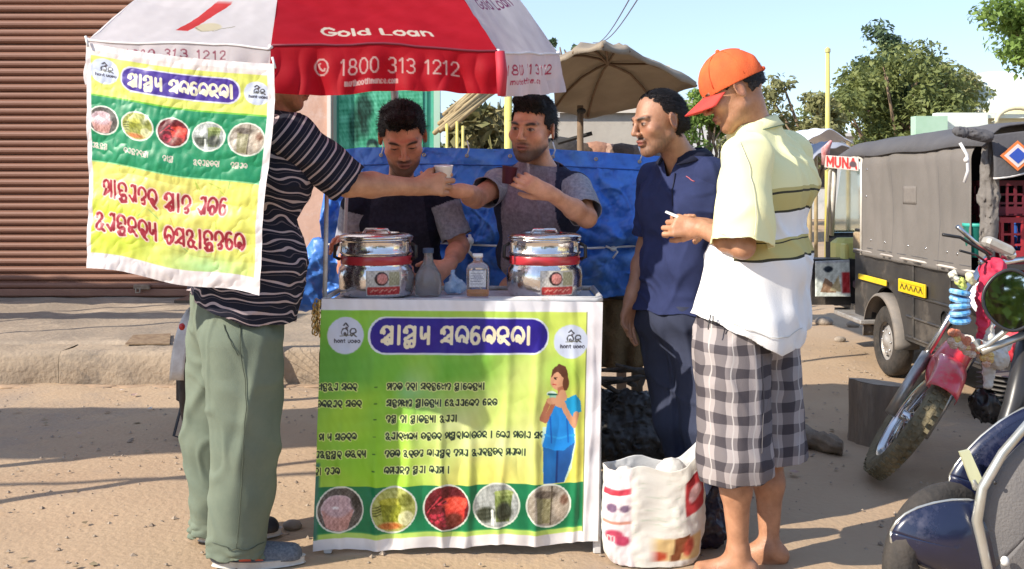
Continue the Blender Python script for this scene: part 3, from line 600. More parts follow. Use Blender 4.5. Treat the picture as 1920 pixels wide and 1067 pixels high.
def front_print():
    c = Canvas(526, 462, (150,205,60), 1.15); X, Y = c.X/526., c.Y/462.
    g1 = np.array((135,200,62.)); g2 = np.array((224,232,112.)); t = np.clip(.15+1.0*X-.25*np.sin(Y*3+1)+.25*(Y > 0)*Y, 0, 1); c.a = g1*(1-t[..., None])+g2*t[..., None]
    c.ell(210, 130, 150, 60, (105,185,60), 90, .9); c.ell(20, 120, 70, 60, (90,165,60), 60, .8); c.ell(120, 290, 90, 90, (150,215,40), 90, .8); c.ell(300, 260, 120, 80, (232,236,165), 90, .85); c.ell(230, 225, 50, 40, (225,232,180), 50, .6); c.ell(390, 160, 60, 70, (215,225,130), 60, .8); c.ell(180, 165, 26, 30, (150,205,170), 40, .7); c.ell(470, 280, 40, 90, (235,215,90), 60, .7)
    c.ell(310, 330, 60, 40, (240,225,110), 50, .7); c.ell(60, 210, 60, 40, (170,215,60), 50, .7)
    for k in range(14): q = RNG.rand(4); c.ell(q[0]*500, 110+q[1]*230, 20+40*q[2], 15+30*q[3], (200,230,100) if k % 2 else (130,195,60), 30, .35)
    c.rect(0, 345, 500, 432, (18,125,78)); c.rect(0, 432, 500, 441, (190,225,110), 0, 6)
    c.rect(-5, -5, 530, 20, (232,232,238)); c.rect(497, -5, 530, 470, (236,232,236)); c.rect(-5, 441, 530, 470, (238,234,232)); c.stroke([(497,20),(497,441)], 1.5, (120,130,90)); c.rect(-3, 300, 7, 441, (60,120,100), 2, 5)
    c.rect(89, 31, 427, 101, (225,232,240), 33); c.rect(93, 34, 424, 98, (38,22,140), 31); 
    c.text('S|Ty scetnt|', 112, 81, 33, 6.2, (245,235,200), ODI, wid=.80, sp=.09)
    logo(c, 47, 66, 34); logo(c, 468, 76, 32)
    rows = [(160, 'xNkE scr', 'mdb dr| srNexd T|etNy|'), (191, 'btnEr sbr', 'sNmxd T|bNy| ekEEetd enb'), (220, '', 'dT d| T|bNy| kEE|'), (252, 'm y sbrt', 'kE|rxty bNbr mTr|t|bbn | etE mb|E srE| |'), (284, 'EkNTr bkry', 'dbt krbd t|ETr dmE kErNbr mEt||'), (315, 'd| dEt', 'tmEnd TE| tEm |')]
    for y, a, b in rows:
        if a: c.text(a, -3 if y != 252 else 4, y+6, 12.5, 2.3, (25,45,40), ODI, wid=.82, sp=.05, halo=(215,235,130), hw=3.5)
        c.text('-', 104, y+6, 12, 2, (60,110,40), ODI)
        c.text(b, 127, y+6, 12.5, 2.3, (25,45,40), ODI, wid=.80, sp=.05, halo=(222,236,150), hw=3.5)
    woman(c, 400, 118, 1.0)
    for k, x in enumerate((47, 147, 245, 337, 433)): drink(c, x, 388-k*.6, 42 if k < 4 else 40, k)
    c.mottle((slice(None), slice(None)), 2.5, 26, 3); return c
def left_print():
    c = Canvas(346, 470, (228,230,120), 1.25); c.ell(60, 380, 110, 60, (205,225,60), 60, .8); c.ell(240, 400, 110, 60, (215,225,130), 60, .8); c.ell(180, 300, 120, 40, (220,205,110), 50, .8); c.ell(300, 330, 60, 90, (235,235,110), 50, .7)
    for k in range(26): q = RNG.rand(5); c.stroke([(q[0]*300+20, 255+q[1]*190), (q[0]*300+20+50*(q[2]-.5), 255+q[1]*190-30*q[3])], 2.5, ((150,185,60), (200,160,70), (120,180,110))[k % 3], .45)
    c.ell(240, 430, 60, 20, (130,200,150), 30, .5)
    c.rect(0, 0, 346, 24, (226,215,210)); c.rect(0, 24, 346, 108, (218,225,110)); c.rect(0, 106, 346, 246, (22,140,92)); c.stroke([(0,107),(346,107)], 3, (110,190,60)); c.stroke([(0,246),(346,246)], 3, (150,215,150))
    logo(c, 34, 54, 27); logo(c, 314, 62, 24)
    c.rect(64, 34, 284, 88, (215,215,235), 24); c.rect(67, 37, 281, 85, (72,50,150), 22); c.text('S|Ty scetnt|', 78, 76, 27, 5.2, (240,236,205), ODI, wid=.70, sp=.05)
    for k, x in enumerate((32, 98, 164, 230, 300)): drink(c, x, 158, 29 if k < 4 else 33, (0, 1, 2, 3, 4)[k]); c.text(('EkNT', 'bENdrN|', 'd|T', 'krENbr|', 'dTEt')[k], x-24+(k == 2)*10, 218, 11, 2.0, (215,200,185), ODI, wid=.75, sp=.02)
    red = (165,45,60); ha = (240,210,190)
    c.text('m|NEdr S|d Ebe', 30, 318, 36, 5.2, red, ODI, wid=.60, sp=.05, halo=ha, hw=5)
    c.text('kENnry bsk|Ndet', 16, 388, 37, 5.4, red, ODI, wid=.60, sp=.04, halo=ha, hw=5)
    for (x0, y0, x1, y1) in ((0,0,346,10),(0,0,6,470),(336,0,346,470),(0,440,346,470)): c.rect(x0-3, y0-3, x1+3, y1+3, (235,228,228))
    c.mottle((slice(None), slice(None)), 4, 18, 6); return c
# ================================================================== THE PLACE
m_ground = mat('sandy_ground', (.435,.32,.21), rough=.95, c2=(.385,.27,.175), scale=.8, bump=.55, bscale=38, detail=12, wear=(.30,.235,.18), wscale=.42, spec=.2)
xs = np.unique(np.concatenate([np.linspace(-9, 9, 150), -np.geomspace(9, 300, 26), np.geomspace(9, 300, 26)])); ys = np.unique(np.concatenate([np.linspace(.5, 14, 150), np.geomspace(14, 420, 26), -np.geomspace(.6, 160, 20)]))
gx, gy = np.meshgrid(xs, ys, indexing='ij'); gp = np.stack([gx, gy, 0*gx], -1); nr = np.exp(-((gx/9)**2+((gy-6)/8)**2)**2); gp[..., 2] = .006*nr*fbm(gp, 1.1, 90)+.003*nr*sn(gp, .28, 92)-.012*(1-nr)
struct('ground', grid_mesh('ground', gp), m_ground)
# loose gravel and litter of the street
mb = MB(); Rg = np.random.RandomState(3)
for i in range(3200):
    x, y = Rg.uniform(-5, 4.5), Rg.uniform(2.9, 8.5)
    if y > 6.6 and x < -.7: continue
    r = Rg.uniform(.003, .011)*(1+.6*(Rg.rand() > .95)); a = Rg.rand(3)*6; pts = [V(math.cos(a[0]+k*1.57)*r*Rg.uniform(.7, 1.3)+x, math.sin(a[0]+k*1.57)*r*Rg.uniform(.7, 1.3)+y, .004) for k in range(4)]
    mb.add(pts+[V(x, y, .004+r*.8)], [(0,1,4),(1,2,4),(2,3,4),(3,0,4)])
tag(mb.build('gravel', mat('gravel_grit', (.22,.17,.13), rough=.95, c2=(.40,.32,.24), scale=9)), kind='stuff')
mb = MB()
for i in range(200):
    x, y = Rg.uniform(-5, 4.5), Rg.uniform(2.9, 8.5); r = Rg.uniform(.008, .022); a = Rg.rand()*6; n = 5
    if y > 6.6 and x < -.7: continue
    mb.add([V(x+math.cos(a+k*6.283/n)*r*Rg.uniform(.5, 1.2), y+math.sin(a+k*6.283/n)*r*Rg.uniform(.5, 1.2), .010+Rg.rand()*.006) for k in range(n)], [tuple(range(n))])
tag(mb.build('leaf_litter', mat('dry_leaf', (.16,.11,.06), rough=.9, c2=(.30,.24,.14), scale=5)), kind='stuff')

# pavement with kerb stones
m_conc = mat('old_concrete', (.34,.27,.20), rough=.95, c2=(.25,.205,.16), scale=1.6, bump=.9, bscale=26, detail=10, wear=(.43,.34,.25), wscale=2.4, spec=.2)
def rough_slab(x0, x1, y0, y1, z0, z1, jit=.012, seed=0, n=None):
    nx = n or max(4, int((x1-x0)/.09)); ny = max(3, int((y1-y0)/.09)); r = np.random.RandomState(seed); P = []
    rows = [(y0, z0), (y0-.01, (z0+z1)/2), (y0, z1-.03), (y0+.03, z1)]+[(y0+.03+(y1-y0-.03)*k/ny, z1) for k in range(1, ny+1)]
    for i in range(nx+1):
        x = x0+(x1-x0)*i/nx; P.append([V(x, y, z) for y, z in rows])
    P = np.array(P); P[1:-1, :, 1] += jit*1.3*sn(P[1:-1], .35, seed)[..., ]*(np.arange(P.shape[1]) < 4); P[..., 2] += jit*.5*fbm(P, .5, seed+5)*(P[..., 2] > z0+.01); P[1:-1, :4, 1] += jit*.5*r.normal(size=(P.shape[0]-2, 4)); return P
pv = put('pavement', grid_mesh('pavement', rough_slab(-14, -.85, 6.95, 9.9, -.02, .228, .010, 4)), m_conc); tag(pv, kind='structure')
x = -9.0; k = 0
while x < -.95:
    w = .86+.16*math.sin(k*2.1); x1 = min(x+w, -.88); P = rough_slab(x+.006, x1-.006, 6.66+.012*math.sin(k*3.3), 6.97, -.02, .224+.012*math.sin(k*1.7), .010, 20+k)
    o = put('kerb_stone', grid_mesh('kerb_stone', P), mat('kerb_concrete', (.40,.31,.22), rough=.95, c2=(.29,.23,.17), scale=2.2, bump=1., bscale=30, detail=10, wear=(.20,.165,.13), wscale=3.1, spec=.2), pv); x = x1; k += 1
MB().prism([W(235,655,6.9)*V(1,1,0)+V(0,0,.226), W(318,655,6.9)*V(1,1,0)+V(0,0,.226), W(320,640,7.3)*V(1,1,0)+V(0,.0,.236), W(250,642,7.3)*V(1,1,0)+V(0,0,.226)], V(0,0,.008)).build('drain_cover', mat('rusty_iron', (.16,.10,.06), rough=.9, c2=(.28,.20,.12), scale=18), pv)
# damp gutter line and sand spread at the foot of the kerb
mb = MB()
for k in range(240):
    x = -9+8.2*Rg.rand(); r = .02+.05*Rg.rand(); mb.ball(V(x, 6.62-.04*Rg.rand(), 0), (r*1.9, r*.8, .005+.009*Rg.rand()), 6)
tag(mb.build('gutter_sand', mat('gutter_silt', (.40,.27,.17), rough=1, c2=(.30,.21,.14), scale=12), None, True), kind='stuff')

# ---------------- shop with roller shutter
b = thing('shop_building', 'shop front closed by a brown corrugated roller shutter above the raised pavement', 'building', (-5, 9.6, .23))
m_shut = mat('shutter_brown_paint', (.25,.115,.072), rough=.6, c2=(.19,.085,.055), scale=2.5, bump=.15, bscale=18, wear=(.30,.155,.10), wscale=1.8, stretch=(.35,1,1))
sh = MB().box((-4.35, 9.80, 1.7), (4.5, .02, 3.2)).build('roller_shutter', m_shut, b)
pr = [(0,0),(.020,.008),(.032,.022),(.034,.040),(.026,.056),(.008,.066),(0,.0735)]
me = None
for k in range(40):
    if me is None:
        mb = MB(); mb.add([V(x, 9.775-y, z) for x in (-6.55, -2.16) for y, z in pr], [(i, i+1, len(pr)+i+1, len(pr)+i) for i in range(len(pr)-1)]+[(0, len(pr), 2*len(pr)-1, len(pr)-1)]); me = mb.mesh('slat')
    o = put('slat', me, m_shut, sh); o.location = (0, 0.003*math.sin(k*1.9)-.006*(k in (7, 8, 19, 31)), .31+k*.0762+.002*math.sin(k*2.7)); o.rotation_euler = (0, 0, .0008*math.sin(k*3.1))
MB().bbox((-3.55, 9.72, .33), (.16, .03, .05), .008).build('lock_hasp', mat('rusty_iron2', (.18,.11,.07), rough=.8, c2=(.3,.22,.15), scale=20), b); MB().tube([V(-3.60,9.70,.32), V(-3.60,9.69,.28), V(-3.56,9.69,.28), V(-3.56,9.70,.32)], .006, 6).build('padlock', m_conc, b, True)
MB().bbox((-4.36, 9.765, .275), (4.42, .05, .07), .008).build('bottom_bar', m_shut, b)
for x in (-6.62, -2.09): MB().bbox((x, 9.76, 1.75), (.09, .09, 3.05), .01).build('guide_rail', mat('rail_brown', (.10,.05,.04), rough=.6, c2=(.15,.08,.06), scale=5), b)
MB().box((-4.4, 9.90, 3.62), (4.8, .3, .62)).build('lintel', mat('dark_lintel', (.085,.045,.038), rough=.9, c2=(.12,.07,.05), scale=3), b)
m_pink = mat('pink_plaster', (.56,.36,.28), rough=.92, c2=(.50,.30,.22), scale=1.4, bump=.4, bscale=22, wear=(.58,.44,.38), wscale=2.)
MB().box((-1.90, 9.80, 1.85), (.30, .34, 3.3)).build('wall', m_pink, b); MB().box((-8.2, 9.95, 2.1), (3.1, .4, 3.8)).build('wall', m_pink, b); MB().box((-4.6, 9.98, 4.6), (9.0, .5, 1.4)).build('wall', m_pink, b)
MB().box((-1.735, 9.62, 1.85), (.035, .05, 3.3)).build('lit_edge', mat('lit_edge_white', (.68,.62,.55), rough=.9), b)  # white strip paints the sunlit edge of the pillar
# ---------------- green door with poster
b2 = thing('green_door', 'green painted double door with a peeling poster, behind the blue tarpaulin', 'door', (-1.2, 10.3, 0))
m_gd = mat('green_door_paint', (.075,.40,.28), rough=.6, c2=(.05,.32,.21), scale=4, bump=.2, bscale=20, wear=(.12,.42,.30), wscale=5)
for k, x in enumerate((-1.46, -.98)):
    o = MB().bbox((x, 9.76, 1.35), (.47, .05, 2.7), .01).build('door_leaf', m_gd, b2)
    for z in (.55, 1.35, 2.15): sub(o, MB().bbox((x, 9.725, z), (.34, .02, .6), .01).build('panel', m_gd, b2))
MB().box((-.72, 9.75, 1.4), (.06, .09, 2.9)).build('door_frame', mat('pale_green_frame', (.40,.58,.46), rough=.7), b2); MB().box((-1.70, 9.78, 1.4), (.03, .09, 2.9)).build('door_frame', MATS['pale_green_frame'], b2)
c = Canvas(150, 100, (75,165,130), 1); c.ell(45, 40, 16, 34, (18,60,48), 8); c.ell(28, 60, 10, 30, (25,80,62), 8); c.ell(70, 55, 16, 20, (60,150,115), 12); c.ell(110, 30, 26, 22, (70,160,120), 14); c.ell(60, 88, 11, 10, (20,55,50), 3); c.ell(60, 92, 7, 6, (90,140,110), 3); c.ell(90, 70, 20, 10, (35,105,80), 10); c.mottle((slice(None), slice(None)), 14, 8, 3); c.mottle((slice(None), slice(None)), 10, 20, 5)
def print_sheet(name, c, P, m, parent=None, t=.001):
    nu, nv = P.shape[:2]; o = put(name, grid_mesh(name, P), m, parent); u, v = np.meshgrid(np.linspace(0, c.w, nu), np.linspace(0, c.h, nv), indexing='ij'); attr_col(o.data, lin(c.sample(u, v)).reshape(-1, 3)*.88); 
    if t: solid(o, t, 0)
    return o
def flat_grid(p00, p10, p11, p01, nu, nv):
    u = np.linspace(0, 1, nu)[:, None, None]; v = np.linspace(0, 1, nv)[None, :, None]; return (1-u)*(1-v)*p00+u*(1-v)*p10+u*v*p11+(1-u)*v*p01
m_print = mat('printed_paper', attr='Col', rough=.7, spec=.3)
print_sheet('poster', c, flat_grid(V(-1.66,9.705,2.22), V(-.85,9.705,2.22), V(-.85,9.705,1.62), V(-1.66,9.705,1.62), 100, 70), m_print, b2)
# dark strip wall and doorway right of the door
b3 = thing('plaster_wall', 'low grey plastered yard wall behind the brown canopy pole', 'wall', (1.0, 14, 0))
m_pl = mat('grey_plaster', (.50,.46,.40), rough=.95, c2=(.42,.38,.33), scale=1.2, bump=.4, bscale=12, wear=(.33,.29,.25), wscale=1.3)
MB().box((1.25, 14.0, 1.15), (1.5, .22, 2.3)).build('wall', m_pl, b3); MB().box((1.25, 13.98, 2.33), (1.6, .34, .08)).build('coping', mat('pale_coping', (.66,.60,.52), rough=.9), b3)
b4 = thing('white_house', 'whitewashed low house with two small dark windows beyond the tarpaulin', 'house', (3, 22, 0))
m_ww = mat('whitewash', (.62,.62,.60), rough=.9, c2=(.52,.54,.54), scale=.8, bump=.3, bscale=10, wear=(.42,.45,.46), wscale=1.)
def holed_wall(x0, x1, z0, z1, y, t, holes):
    mb = MB(); X = sorted({x0, x1, *[h[0] for h in holes], *[h[1] for h in holes]}); Z = sorted({z0, z1, *[h[2] for h in holes], *[h[3] for h in holes]})
    for a, c_ in zip(X[:-1], X[1:]):
        for d, e in zip(Z[:-1], Z[1:]):
            mx, mz = (a+c_)/2, (d+e)/2
            if any(h[0] < mx < h[1] and h[2] < mz < h[3] for h in holes): continue
            mb.box((mx, y, mz), (c_-a, t, e-d))
    return mb
hs_ = [(W(q-5,0,22)[0], W(q+6,0,22)[0], W(0,246,22)[2], W(0,231,22)[2]) for q in (1148, 1178, 1214)]
holed_wall(1.75, 4.4, 0, 2.85, 22, .25, hs_).build('wall', m_ww, b4)
for h in hs_:
    w = MB().box(((h[0]+h[1])/2, 22.13, (h[2]+h[3])/2), (h[1]-h[0], .05, h[3]-h[2])).build('window', mat('dark_interior', (.02,.018,.02), rough=.6), b4)
    sub(w, MB().box(((h[0]+h[1])/2, 21.85, h[2]-.03), (h[1]-h[0]+.1, .12, .05)).build('sill', m_ww, b4))
MB().box((3.1, 23.2, 3.05), (2.9, 3.0, .16)).build('roof', mat('weathered_sheet', (.50,.50,.50), rough=.8, c2=(.62,.60,.57), scale=4), b4); MB().box((1.8, 23.2, 1.4), (.2, 2.4, 2.8)).build('wall', m_ww, b4)
MB().prism([W(1150,232,21.7), W(1200,214,21.7), W(1206,222,21.7), W(1156,240,21.7)], V(0,.5,.1)).build('eave', MATS['weathered_sheet'], b4)
MB().box((2.6, 24.5, 3.6), (2.2, 1.5, 1.0)).build('upper_room', mat('cream_wall', (.62,.58,.48), rough=.9, c2=(.5,.48,.42), scale=1), b4)

# ---------------- domed building, yellow pole, sheets
b5 = thing('domed_building', 'pale cream building with a large white dome beyond the three-wheeler', 'building', (17, 30, 0))
m_dome = mat('dome_lime', (.72,.78,.72), rough=.7, c2=(.64,.73,.68), scale=.6); m_cream = mat('cream_paint', (.72,.66,.42), rough=.8, c2=(.66,.62,.45), scale=1)
yb = 30.; ctr = W(1912,205,yb); rr_ = 100*yb/1900.
MB().lathe([(rr_*math.cos(a), rr_*.82*math.sin(a)) for a in np.linspace(0, math.pi/2-.02, 14)], 40, (ctr[0], ctr[1]+rr_, ctr[2])).build('dome', m_dome, b5, True)
MB().lathe([(rr_*1.03,-.25),(rr_*1.06,-.22),(rr_*1.06,-.02),(rr_*1.0,.03)], 40, (ctr[0], ctr[1]+rr_, ctr[2])).build('drum', m_cream, b5, True)
MB().box((15.3, yb+1.5, (ctr[2]-.2)/2), (6.6, 3.2, ctr[2]-.2)).build('wall', m_cream, b5); MB().box((15.3, yb-.15, ctr[2]-.22), (6.8, .3, .12)).build('cornice', m_dome, b5)
for q in (1895,): MB().tube([W(q-35,232,yb-.4)]+[V(W(q,0,yb)[0]+.62*math.cos(a), yb-.4, W(0,224,yb)[2]-.1+.42*math.sin(a)) for a in np.linspace(math.pi, 0, 12)], .07, 8).build('arch_moulding', m_cream, b5, True)
MB().box((W(1742,0,24)[0], 24, 1.46), (.75, .3, 2.92)).build('green_parapet', mat('sea_green_paint', (.33,.52,.38), rough=.8, c2=(.4,.58,.46), scale=2), b5)
MB().box((W(1800,0,24.3)[0], 24.3, 1.5), (1.2, .3, 3.04)).build('wall', m_dome, b5)
yp = thing('street_pole', 'tall thin yellow pole rising in front of the trees', 'pole', (W(1552,0,18)[0], 18, 0))
MB().tube([V(W(1552,0,18)[0], 18, 0), V(W(1552,0,18)[0], 18, W(0,98,18)[2])], [.06, .035], 10).build('shaft', mat('yellow_pole_paint', (.62,.55,.10), rough=.6, c2=(.5,.45,.2), scale=3), yp, True); MB().lathe([(0,.10),(.05,.06),(.05,0)], 10, (W(1552,0,18)[0], 18, W(0,98,18)[2])).build('cap', MATS['yellow_pole_paint'], yp)
def sheet_tent(name, label, cat, px0, px1, py0, py1, Y, m, depth=1.6, seed=0, drop=.9, group=None, wall=True):
    a, b_ = W(px0, py1, Y), W(px1, py0, Y); t = thing(name, label, cat, (a[0], Y, 0), group); nu, nv = 26, 16; U, Vv = np.meshgrid(np.linspace(0, 1, nu), np.linspace(0, 1, nv), indexing='ij')
    P = np.stack([a[0]+(b_[0]-a[0])*U, Y+depth*Vv, b_[2]-(b_[2]-a[2])*(2*np.abs(U-.5))**1.6+.0*Vv-.25*(Vv-.5)**2], -1); P[..., 2] += .03*fbm(P, .7, seed); o = put('roof_sheet', grid_mesh('roof_sheet', P), m, t); solid(o, .01)
    for x in (a[0]+.05, b_[0]-.05):
        for y in (Y+.05, Y+depth-.05): MB().tube([V(x, y, 0), V(x, y, a[2])], .03, 8).build('pole', mat('bamboo_pole', (.30,.22,.11), rough=.8, c2=(.42,.33,.18), scale=6), t, True)
    return t
sheet_tent('market_tent', 'white and blue plastic sheet stall roof left of the yellow pole', 'tent', 1500, 1600, 236, 262, 14, mat('white_plastic_sheet', (.66,.68,.74), rough=.5, c2=(.40,.45,.60), scale=1.6), seed=3)
sheet_tent('market_tent', 'grey green sheet shelter just behind the three-wheeler\'s front', 'tent', 1512, 1650, 262, 300, 11.5, mat('dull_sheet', (.20,.22,.28), rough=.7, c2=(.32,.33,.38), scale=1.6), seed=9)

# ---------------- trees
m_bark = mat('bark', (.16,.11,.07), rough=.95, c2=(.24,.17,.11), scale=9, bump=.8, bscale=30, stretch=(1,1,.25))
def leaf_mat(n, c, c2): return mat(n, c, rough=.6, c2=c2, scale=2.2, twoside=.35, spec=.3)
def tree(name, label, x, y, h, crown, leafm, n=5200, leaf=.13, seed=0, gap=.55, trunk_h=None, group=None, blobs=26):
    r = np.random.RandomState(seed); t = thing(name, label, 'tree', (x, y, 0), group); th = trunk_h or h*.42; mb = MB(); top = V(x+.2*r.normal(), y, th); mb.tube([V(x, y, -.1), V(x+.08, y, th*.5), top], [.05*h*.75, .034*h, .026*h], 10)
    cz = (crown[2]+crown[3])/2; C_ = []
    for k in range(blobs):
        while True:
            q = r.uniform(-1, 1, 3)
            if (q**2).sum() < 1: break
        C_.append(V(x+q[0]*crown[0], y+q[1]*crown[1], cz+q[2]*(crown[3]-crown[2])/2*(1-.35*abs(q[0]))))
    for c_ in C_[::2]:
        m = (top+c_)/2+r.normal(size=3)*.12; mb.tube([top-V(0,0,.2), m, c_], [.018*h, .010*h, .004*h], 6)
    mb.build('trunk', m_bark, t, True)
    C_ = np.array(C_); idx = r.randint(0, blobs, n); rad = (.20+.16*r.rand(blobs))*min(crown[0], (crown[3]-crown[2])/2)*1.15; d = r.normal(size=(n, 3)); d /= np.linalg.norm(d, axis=1)[:, None]; rr = rad[idx]*(r.rand(n)**.45)
    p = C_[idx]+d*rr[:, None]*V(1.15, 1.15, .85); keep = fbm(p, 1.3, seed+3, 2) > -gap*1.1; p = p[keep]; d = d[keep]; n = len(p)
    nrmv = d*.6+r.normal(size=(n, 3))*.6+V(0,0,.5); nrmv /= np.linalg.norm(nrmv, axis=1)[:, None]; u = np.cross(nrmv, r.normal(size=(n, 3))); u /= np.linalg.norm(u, axis=1)[:, None]; w = np.cross(nrmv, u); s = leaf*(.6+.8*r.rand(n))[:, None]
    vv = np.stack([p-u*s, p+w*s*.45+nrmv*s*.1, p+u*s, p-w*s*.45+nrmv*s*.1], 1).reshape(-1, 3); put('crown', raw_mesh('crown', vv, np.arange(4*n).reshape(-1, 4)), leafm, t); return t
g1 = leaf_mat('leaf_olive', (.25,.28,.09), (.13,.165,.06)); g2 = leaf_mat('leaf_yellowish', (.33,.32,.14), (.20,.21,.09)); g3 = leaf_mat('leaf_dark', (.13,.19,.10), (.08,.125,.06)); g4 = leaf_mat('leaf_bright', (.24,.35,.08), (.13,.21,.05))
Yt = 27.
def crown_px(px0, px1, py0, py1, Y): return W((px0+px1)/2, 0, Y)[0], ((px1-px0)/2*Y/1900., (px1-px0)/2.4*Y/1900., W(0,py1,Y)[2], W(0,py0,Y)[2])
x, c_ = crown_px(1530, 1830, 90, 340, Yt); tree('broadleaf_tree', 'broad olive green tree filling the gap right of the yellow pole', x, Yt, 5, c_, g1, 16000, .085, 1, trunk_h=1.2, blobs=44)
x, c_ = crown_px(1590, 1755, 40, 280, Yt+2); tree('broadleaf_tree', 'taller dark blue-green crown peaking above the olive tree', x, Yt+2, 6, c_, g3, 10000, .085, 2, trunk_h=2.4, blobs=40, gap=1.2)
x, c_ = crown_px(1420, 1580, 115, 340, Yt-2); tree('broadleaf_tree', 'thin yellowish tree behind the cap wearer\'s neck', x, Yt-2, 4.4, c_, g2, 7000, .08, 3, gap=.4, trunk_h=1.4, blobs=26)
x, c_ = crown_px(1700, 1860, 110, 300, Yt+4); tree('broadleaf_tree', 'sparse grey green tree beside the domed building', x, Yt+4, 5, c_, g2, 7000, .085, 4, gap=.4, trunk_h=1.8, blobs=26)
x, c_ = crown_px(1845, 2090, -60, 165, 20); tree('broadleaf_tree', 'tree crown entering at the upper right corner above the dome', x, 20, 5.5, c_, g4, 9000, .07, 5, gap=.5, trunk_h=3, blobs=34)
x, c_ = crown_px(1255, 1375, 175, 310, 13); tree('shrub', 'bright green leafy shrub between the polo shirt man and the cap wearer', x, 13, 2.2, c_, g4, 7000, .038, 6, trunk_h=.8, gap=.9, blobs=34)
x, c_ = crown_px(1025, 1075, 72, 105, 30); tree('broadleaf_tree', 'small distant tree top peeping over the brown canopy', x, 30, 5, c_, g3, 500, .10, 7, trunk_h=4.6, blobs=8)

# ---------------- bamboo stack, yellow posts and weeds behind the tarpaulin
bs = thing('bamboo_bundle', 'slanting bundle of pale bamboo canes propped behind the two vendors', 'bamboo', (-.4, 8.2, 0))
for k in range(11):
    a = W(828+8*(k % 4)+2*k, 238-4*(k//4)-3*k, 8.2+.03*k); e = W(905+10*(k % 4), 172-3*k+6*(k % 3), 8.6+.05*k); e = a+(e-a)*1.7
    o = MB().tube([a-(e-a)*.1, (a+e)/2+V(0,0,.01*(k % 3)), e], [.020, .018, .015], 7).build('cane', MATS['bamboo_pole'], bs, True)
m_yel = mat('yellow_post_paint', (.72,.62,.12), rough=.6, c2=(.60,.52,.2), scale=6)
o = thing('yellow_post', 'thick yellow post beside the second vendor\'s forehead', 'post', (W(952,0,6.4)[0], 6.4, 0)); MB().tube([V(W(952,0,6.4)[0], 6.4, 0), V(W(953,0,6.4)[0], 6.4, 2.05)], .024, 12).build('shaft', m_yel, o, True); MB().lathe([(0,.03),(.026,.02),(.028,0)], 12, (W(953,0,6.4)[0], 6.4, 2.05)).build('cap', m_yel, o)
for px, top in ((857, 228), (868, 236), (838, 232)):
    t = thing('railing_post', {857:'slim pale yellow railing post, middle of three under the bamboo', 868:'slim pale yellow railing post nearest the weeds', 838:'slim pale post nearest the green door'}[px], 'post', (W(px,0,8)[0], 8, 0)); MB().tube([V(W(px,0,8)[0], 8, 0), V(W(px,0,8)[0], 8, W(0,top,8)[2])], .011, 8).build('shaft', m_yel, t, True)
mb = MB(); r = np.random.RandomState(5)
for k in range(900):
    p = W(r.uniform(845, 950), r.uniform(200, 300), 9.2+r.rand()*.8); d = r.normal(size=3)*.05; w = r.normal(size=3)*.022; mb.add([p-d, p+w, p+d, p-w], [(0,1,2,3)])
for k in range(14): x = W(r.uniform(850, 950), 0, 9.6)[0]; mb.tube([V(x, 9.6, 0), V(x+.05*r.normal(), 9.6, 1.9+.2*r.rand())], .007, 5)
tag(mb.build('weeds', mat('dry_weed', (.10,.11,.035), rough=.8, c2=(.22,.18,.08), scale=5)), kind='stuff')
t = thing('brown_shed', 'brown timber shed half hidden behind the weeds and bamboo', 'shed', (-.2, 11, 0)); MB().box((-.15, 11.2, 1.0), (1.05, .6, 2.0)).build('wall', mat('dark_timber', (.07,.045,.03), rough=.9, c2=(.16,.09,.05), scale=6, stretch=(4,1,.5)), t)
MB().box((-.15, 11.1, 2.04), (1.3, 1.0, .05)).build('roof', MATS['weathered_sheet'], t)
for k in range(5): MB().box((-.55+.2*k, 10.88, 1.0), (.05, .04, 2.0)).build('batten', mat('orange_timber', (.32,.14,.06), rough=.85, c2=(.2,.1,.05), scale=5), t)

# ---------------- brown canopy on its pole
t = thing('canopy', 'sun-browned wide canvas canopy on a wooden pole behind the polo shirt man', 'canopy', (W(1088,0,8)[0], 8, 0))
m_can = mat('brown_canvas', (.37,.31,.235), rough=.9, c2=(.30,.25,.19), scale=3, bump=.35, bscale=30, twoside=.25)
rimc = [W(1034,112,6.9), W(1075,88,6.5), W(1130,79,6.3), W(1180,88,6.6), W(1306,151,8.0), W(1225,184,8.7), W(1102,213,9.0), W(1040,196,8.5)]
cc = W(1140,140,7.5)+V(0,0,.10); n = 64; rr = []
for i in range(n+1):
    s_ = i/n*8; k = int(s_) % 8; f_ = s_-int(s_); p = rimc[k]*(1-f_)+rimc[(k+1) % 8]*f_; p = p+(cc-p)*.012*math.sin(f_*math.pi); rr.append([p-V(0,0,.05)]+[p+(cc-p)*t_+V(0,0,.07*math.sin(t_*math.pi)-.025*math.sin(f_*math.pi)*(1-t_)) for t_ in np.linspace(0, 1, 12)])
P = np.array(rr); P[..., 2] += .008*fbm(P, .4, 3); o = put('canvas', grid_mesh('canvas', P), m_can, t); solid(o, .006)
for k in range(8): MB().tube([q-V(0,0,.03) for q in P[k*8, 1::3]]+[cc-V(0,0,.02)], .010, 6).build('spar', mat('spar_wood', (.13,.085,.05), rough=.85, c2=(.2,.13,.08), scale=8), t, True)
pt = V(W(1088,0,8.3)[0], 8.3, 0); MB().tube([pt, pt+V(0,0,W(0,198,8.3)[2])], [.030, .026], 8).build('pole', MATS['spar_wood'], t, True)
MB().ball(W(1090,208,8.27), (.04,.04,.026), 8).build('pole_lashing', mat('dark_rope', (.03,.025,.02), rough=.9), t, True)
t = thing('goods_heap', 'dark heap of bundles and sheets between the canopy pole and the white house', 'heap', (W(1100,0,9)[0], 9, 0))
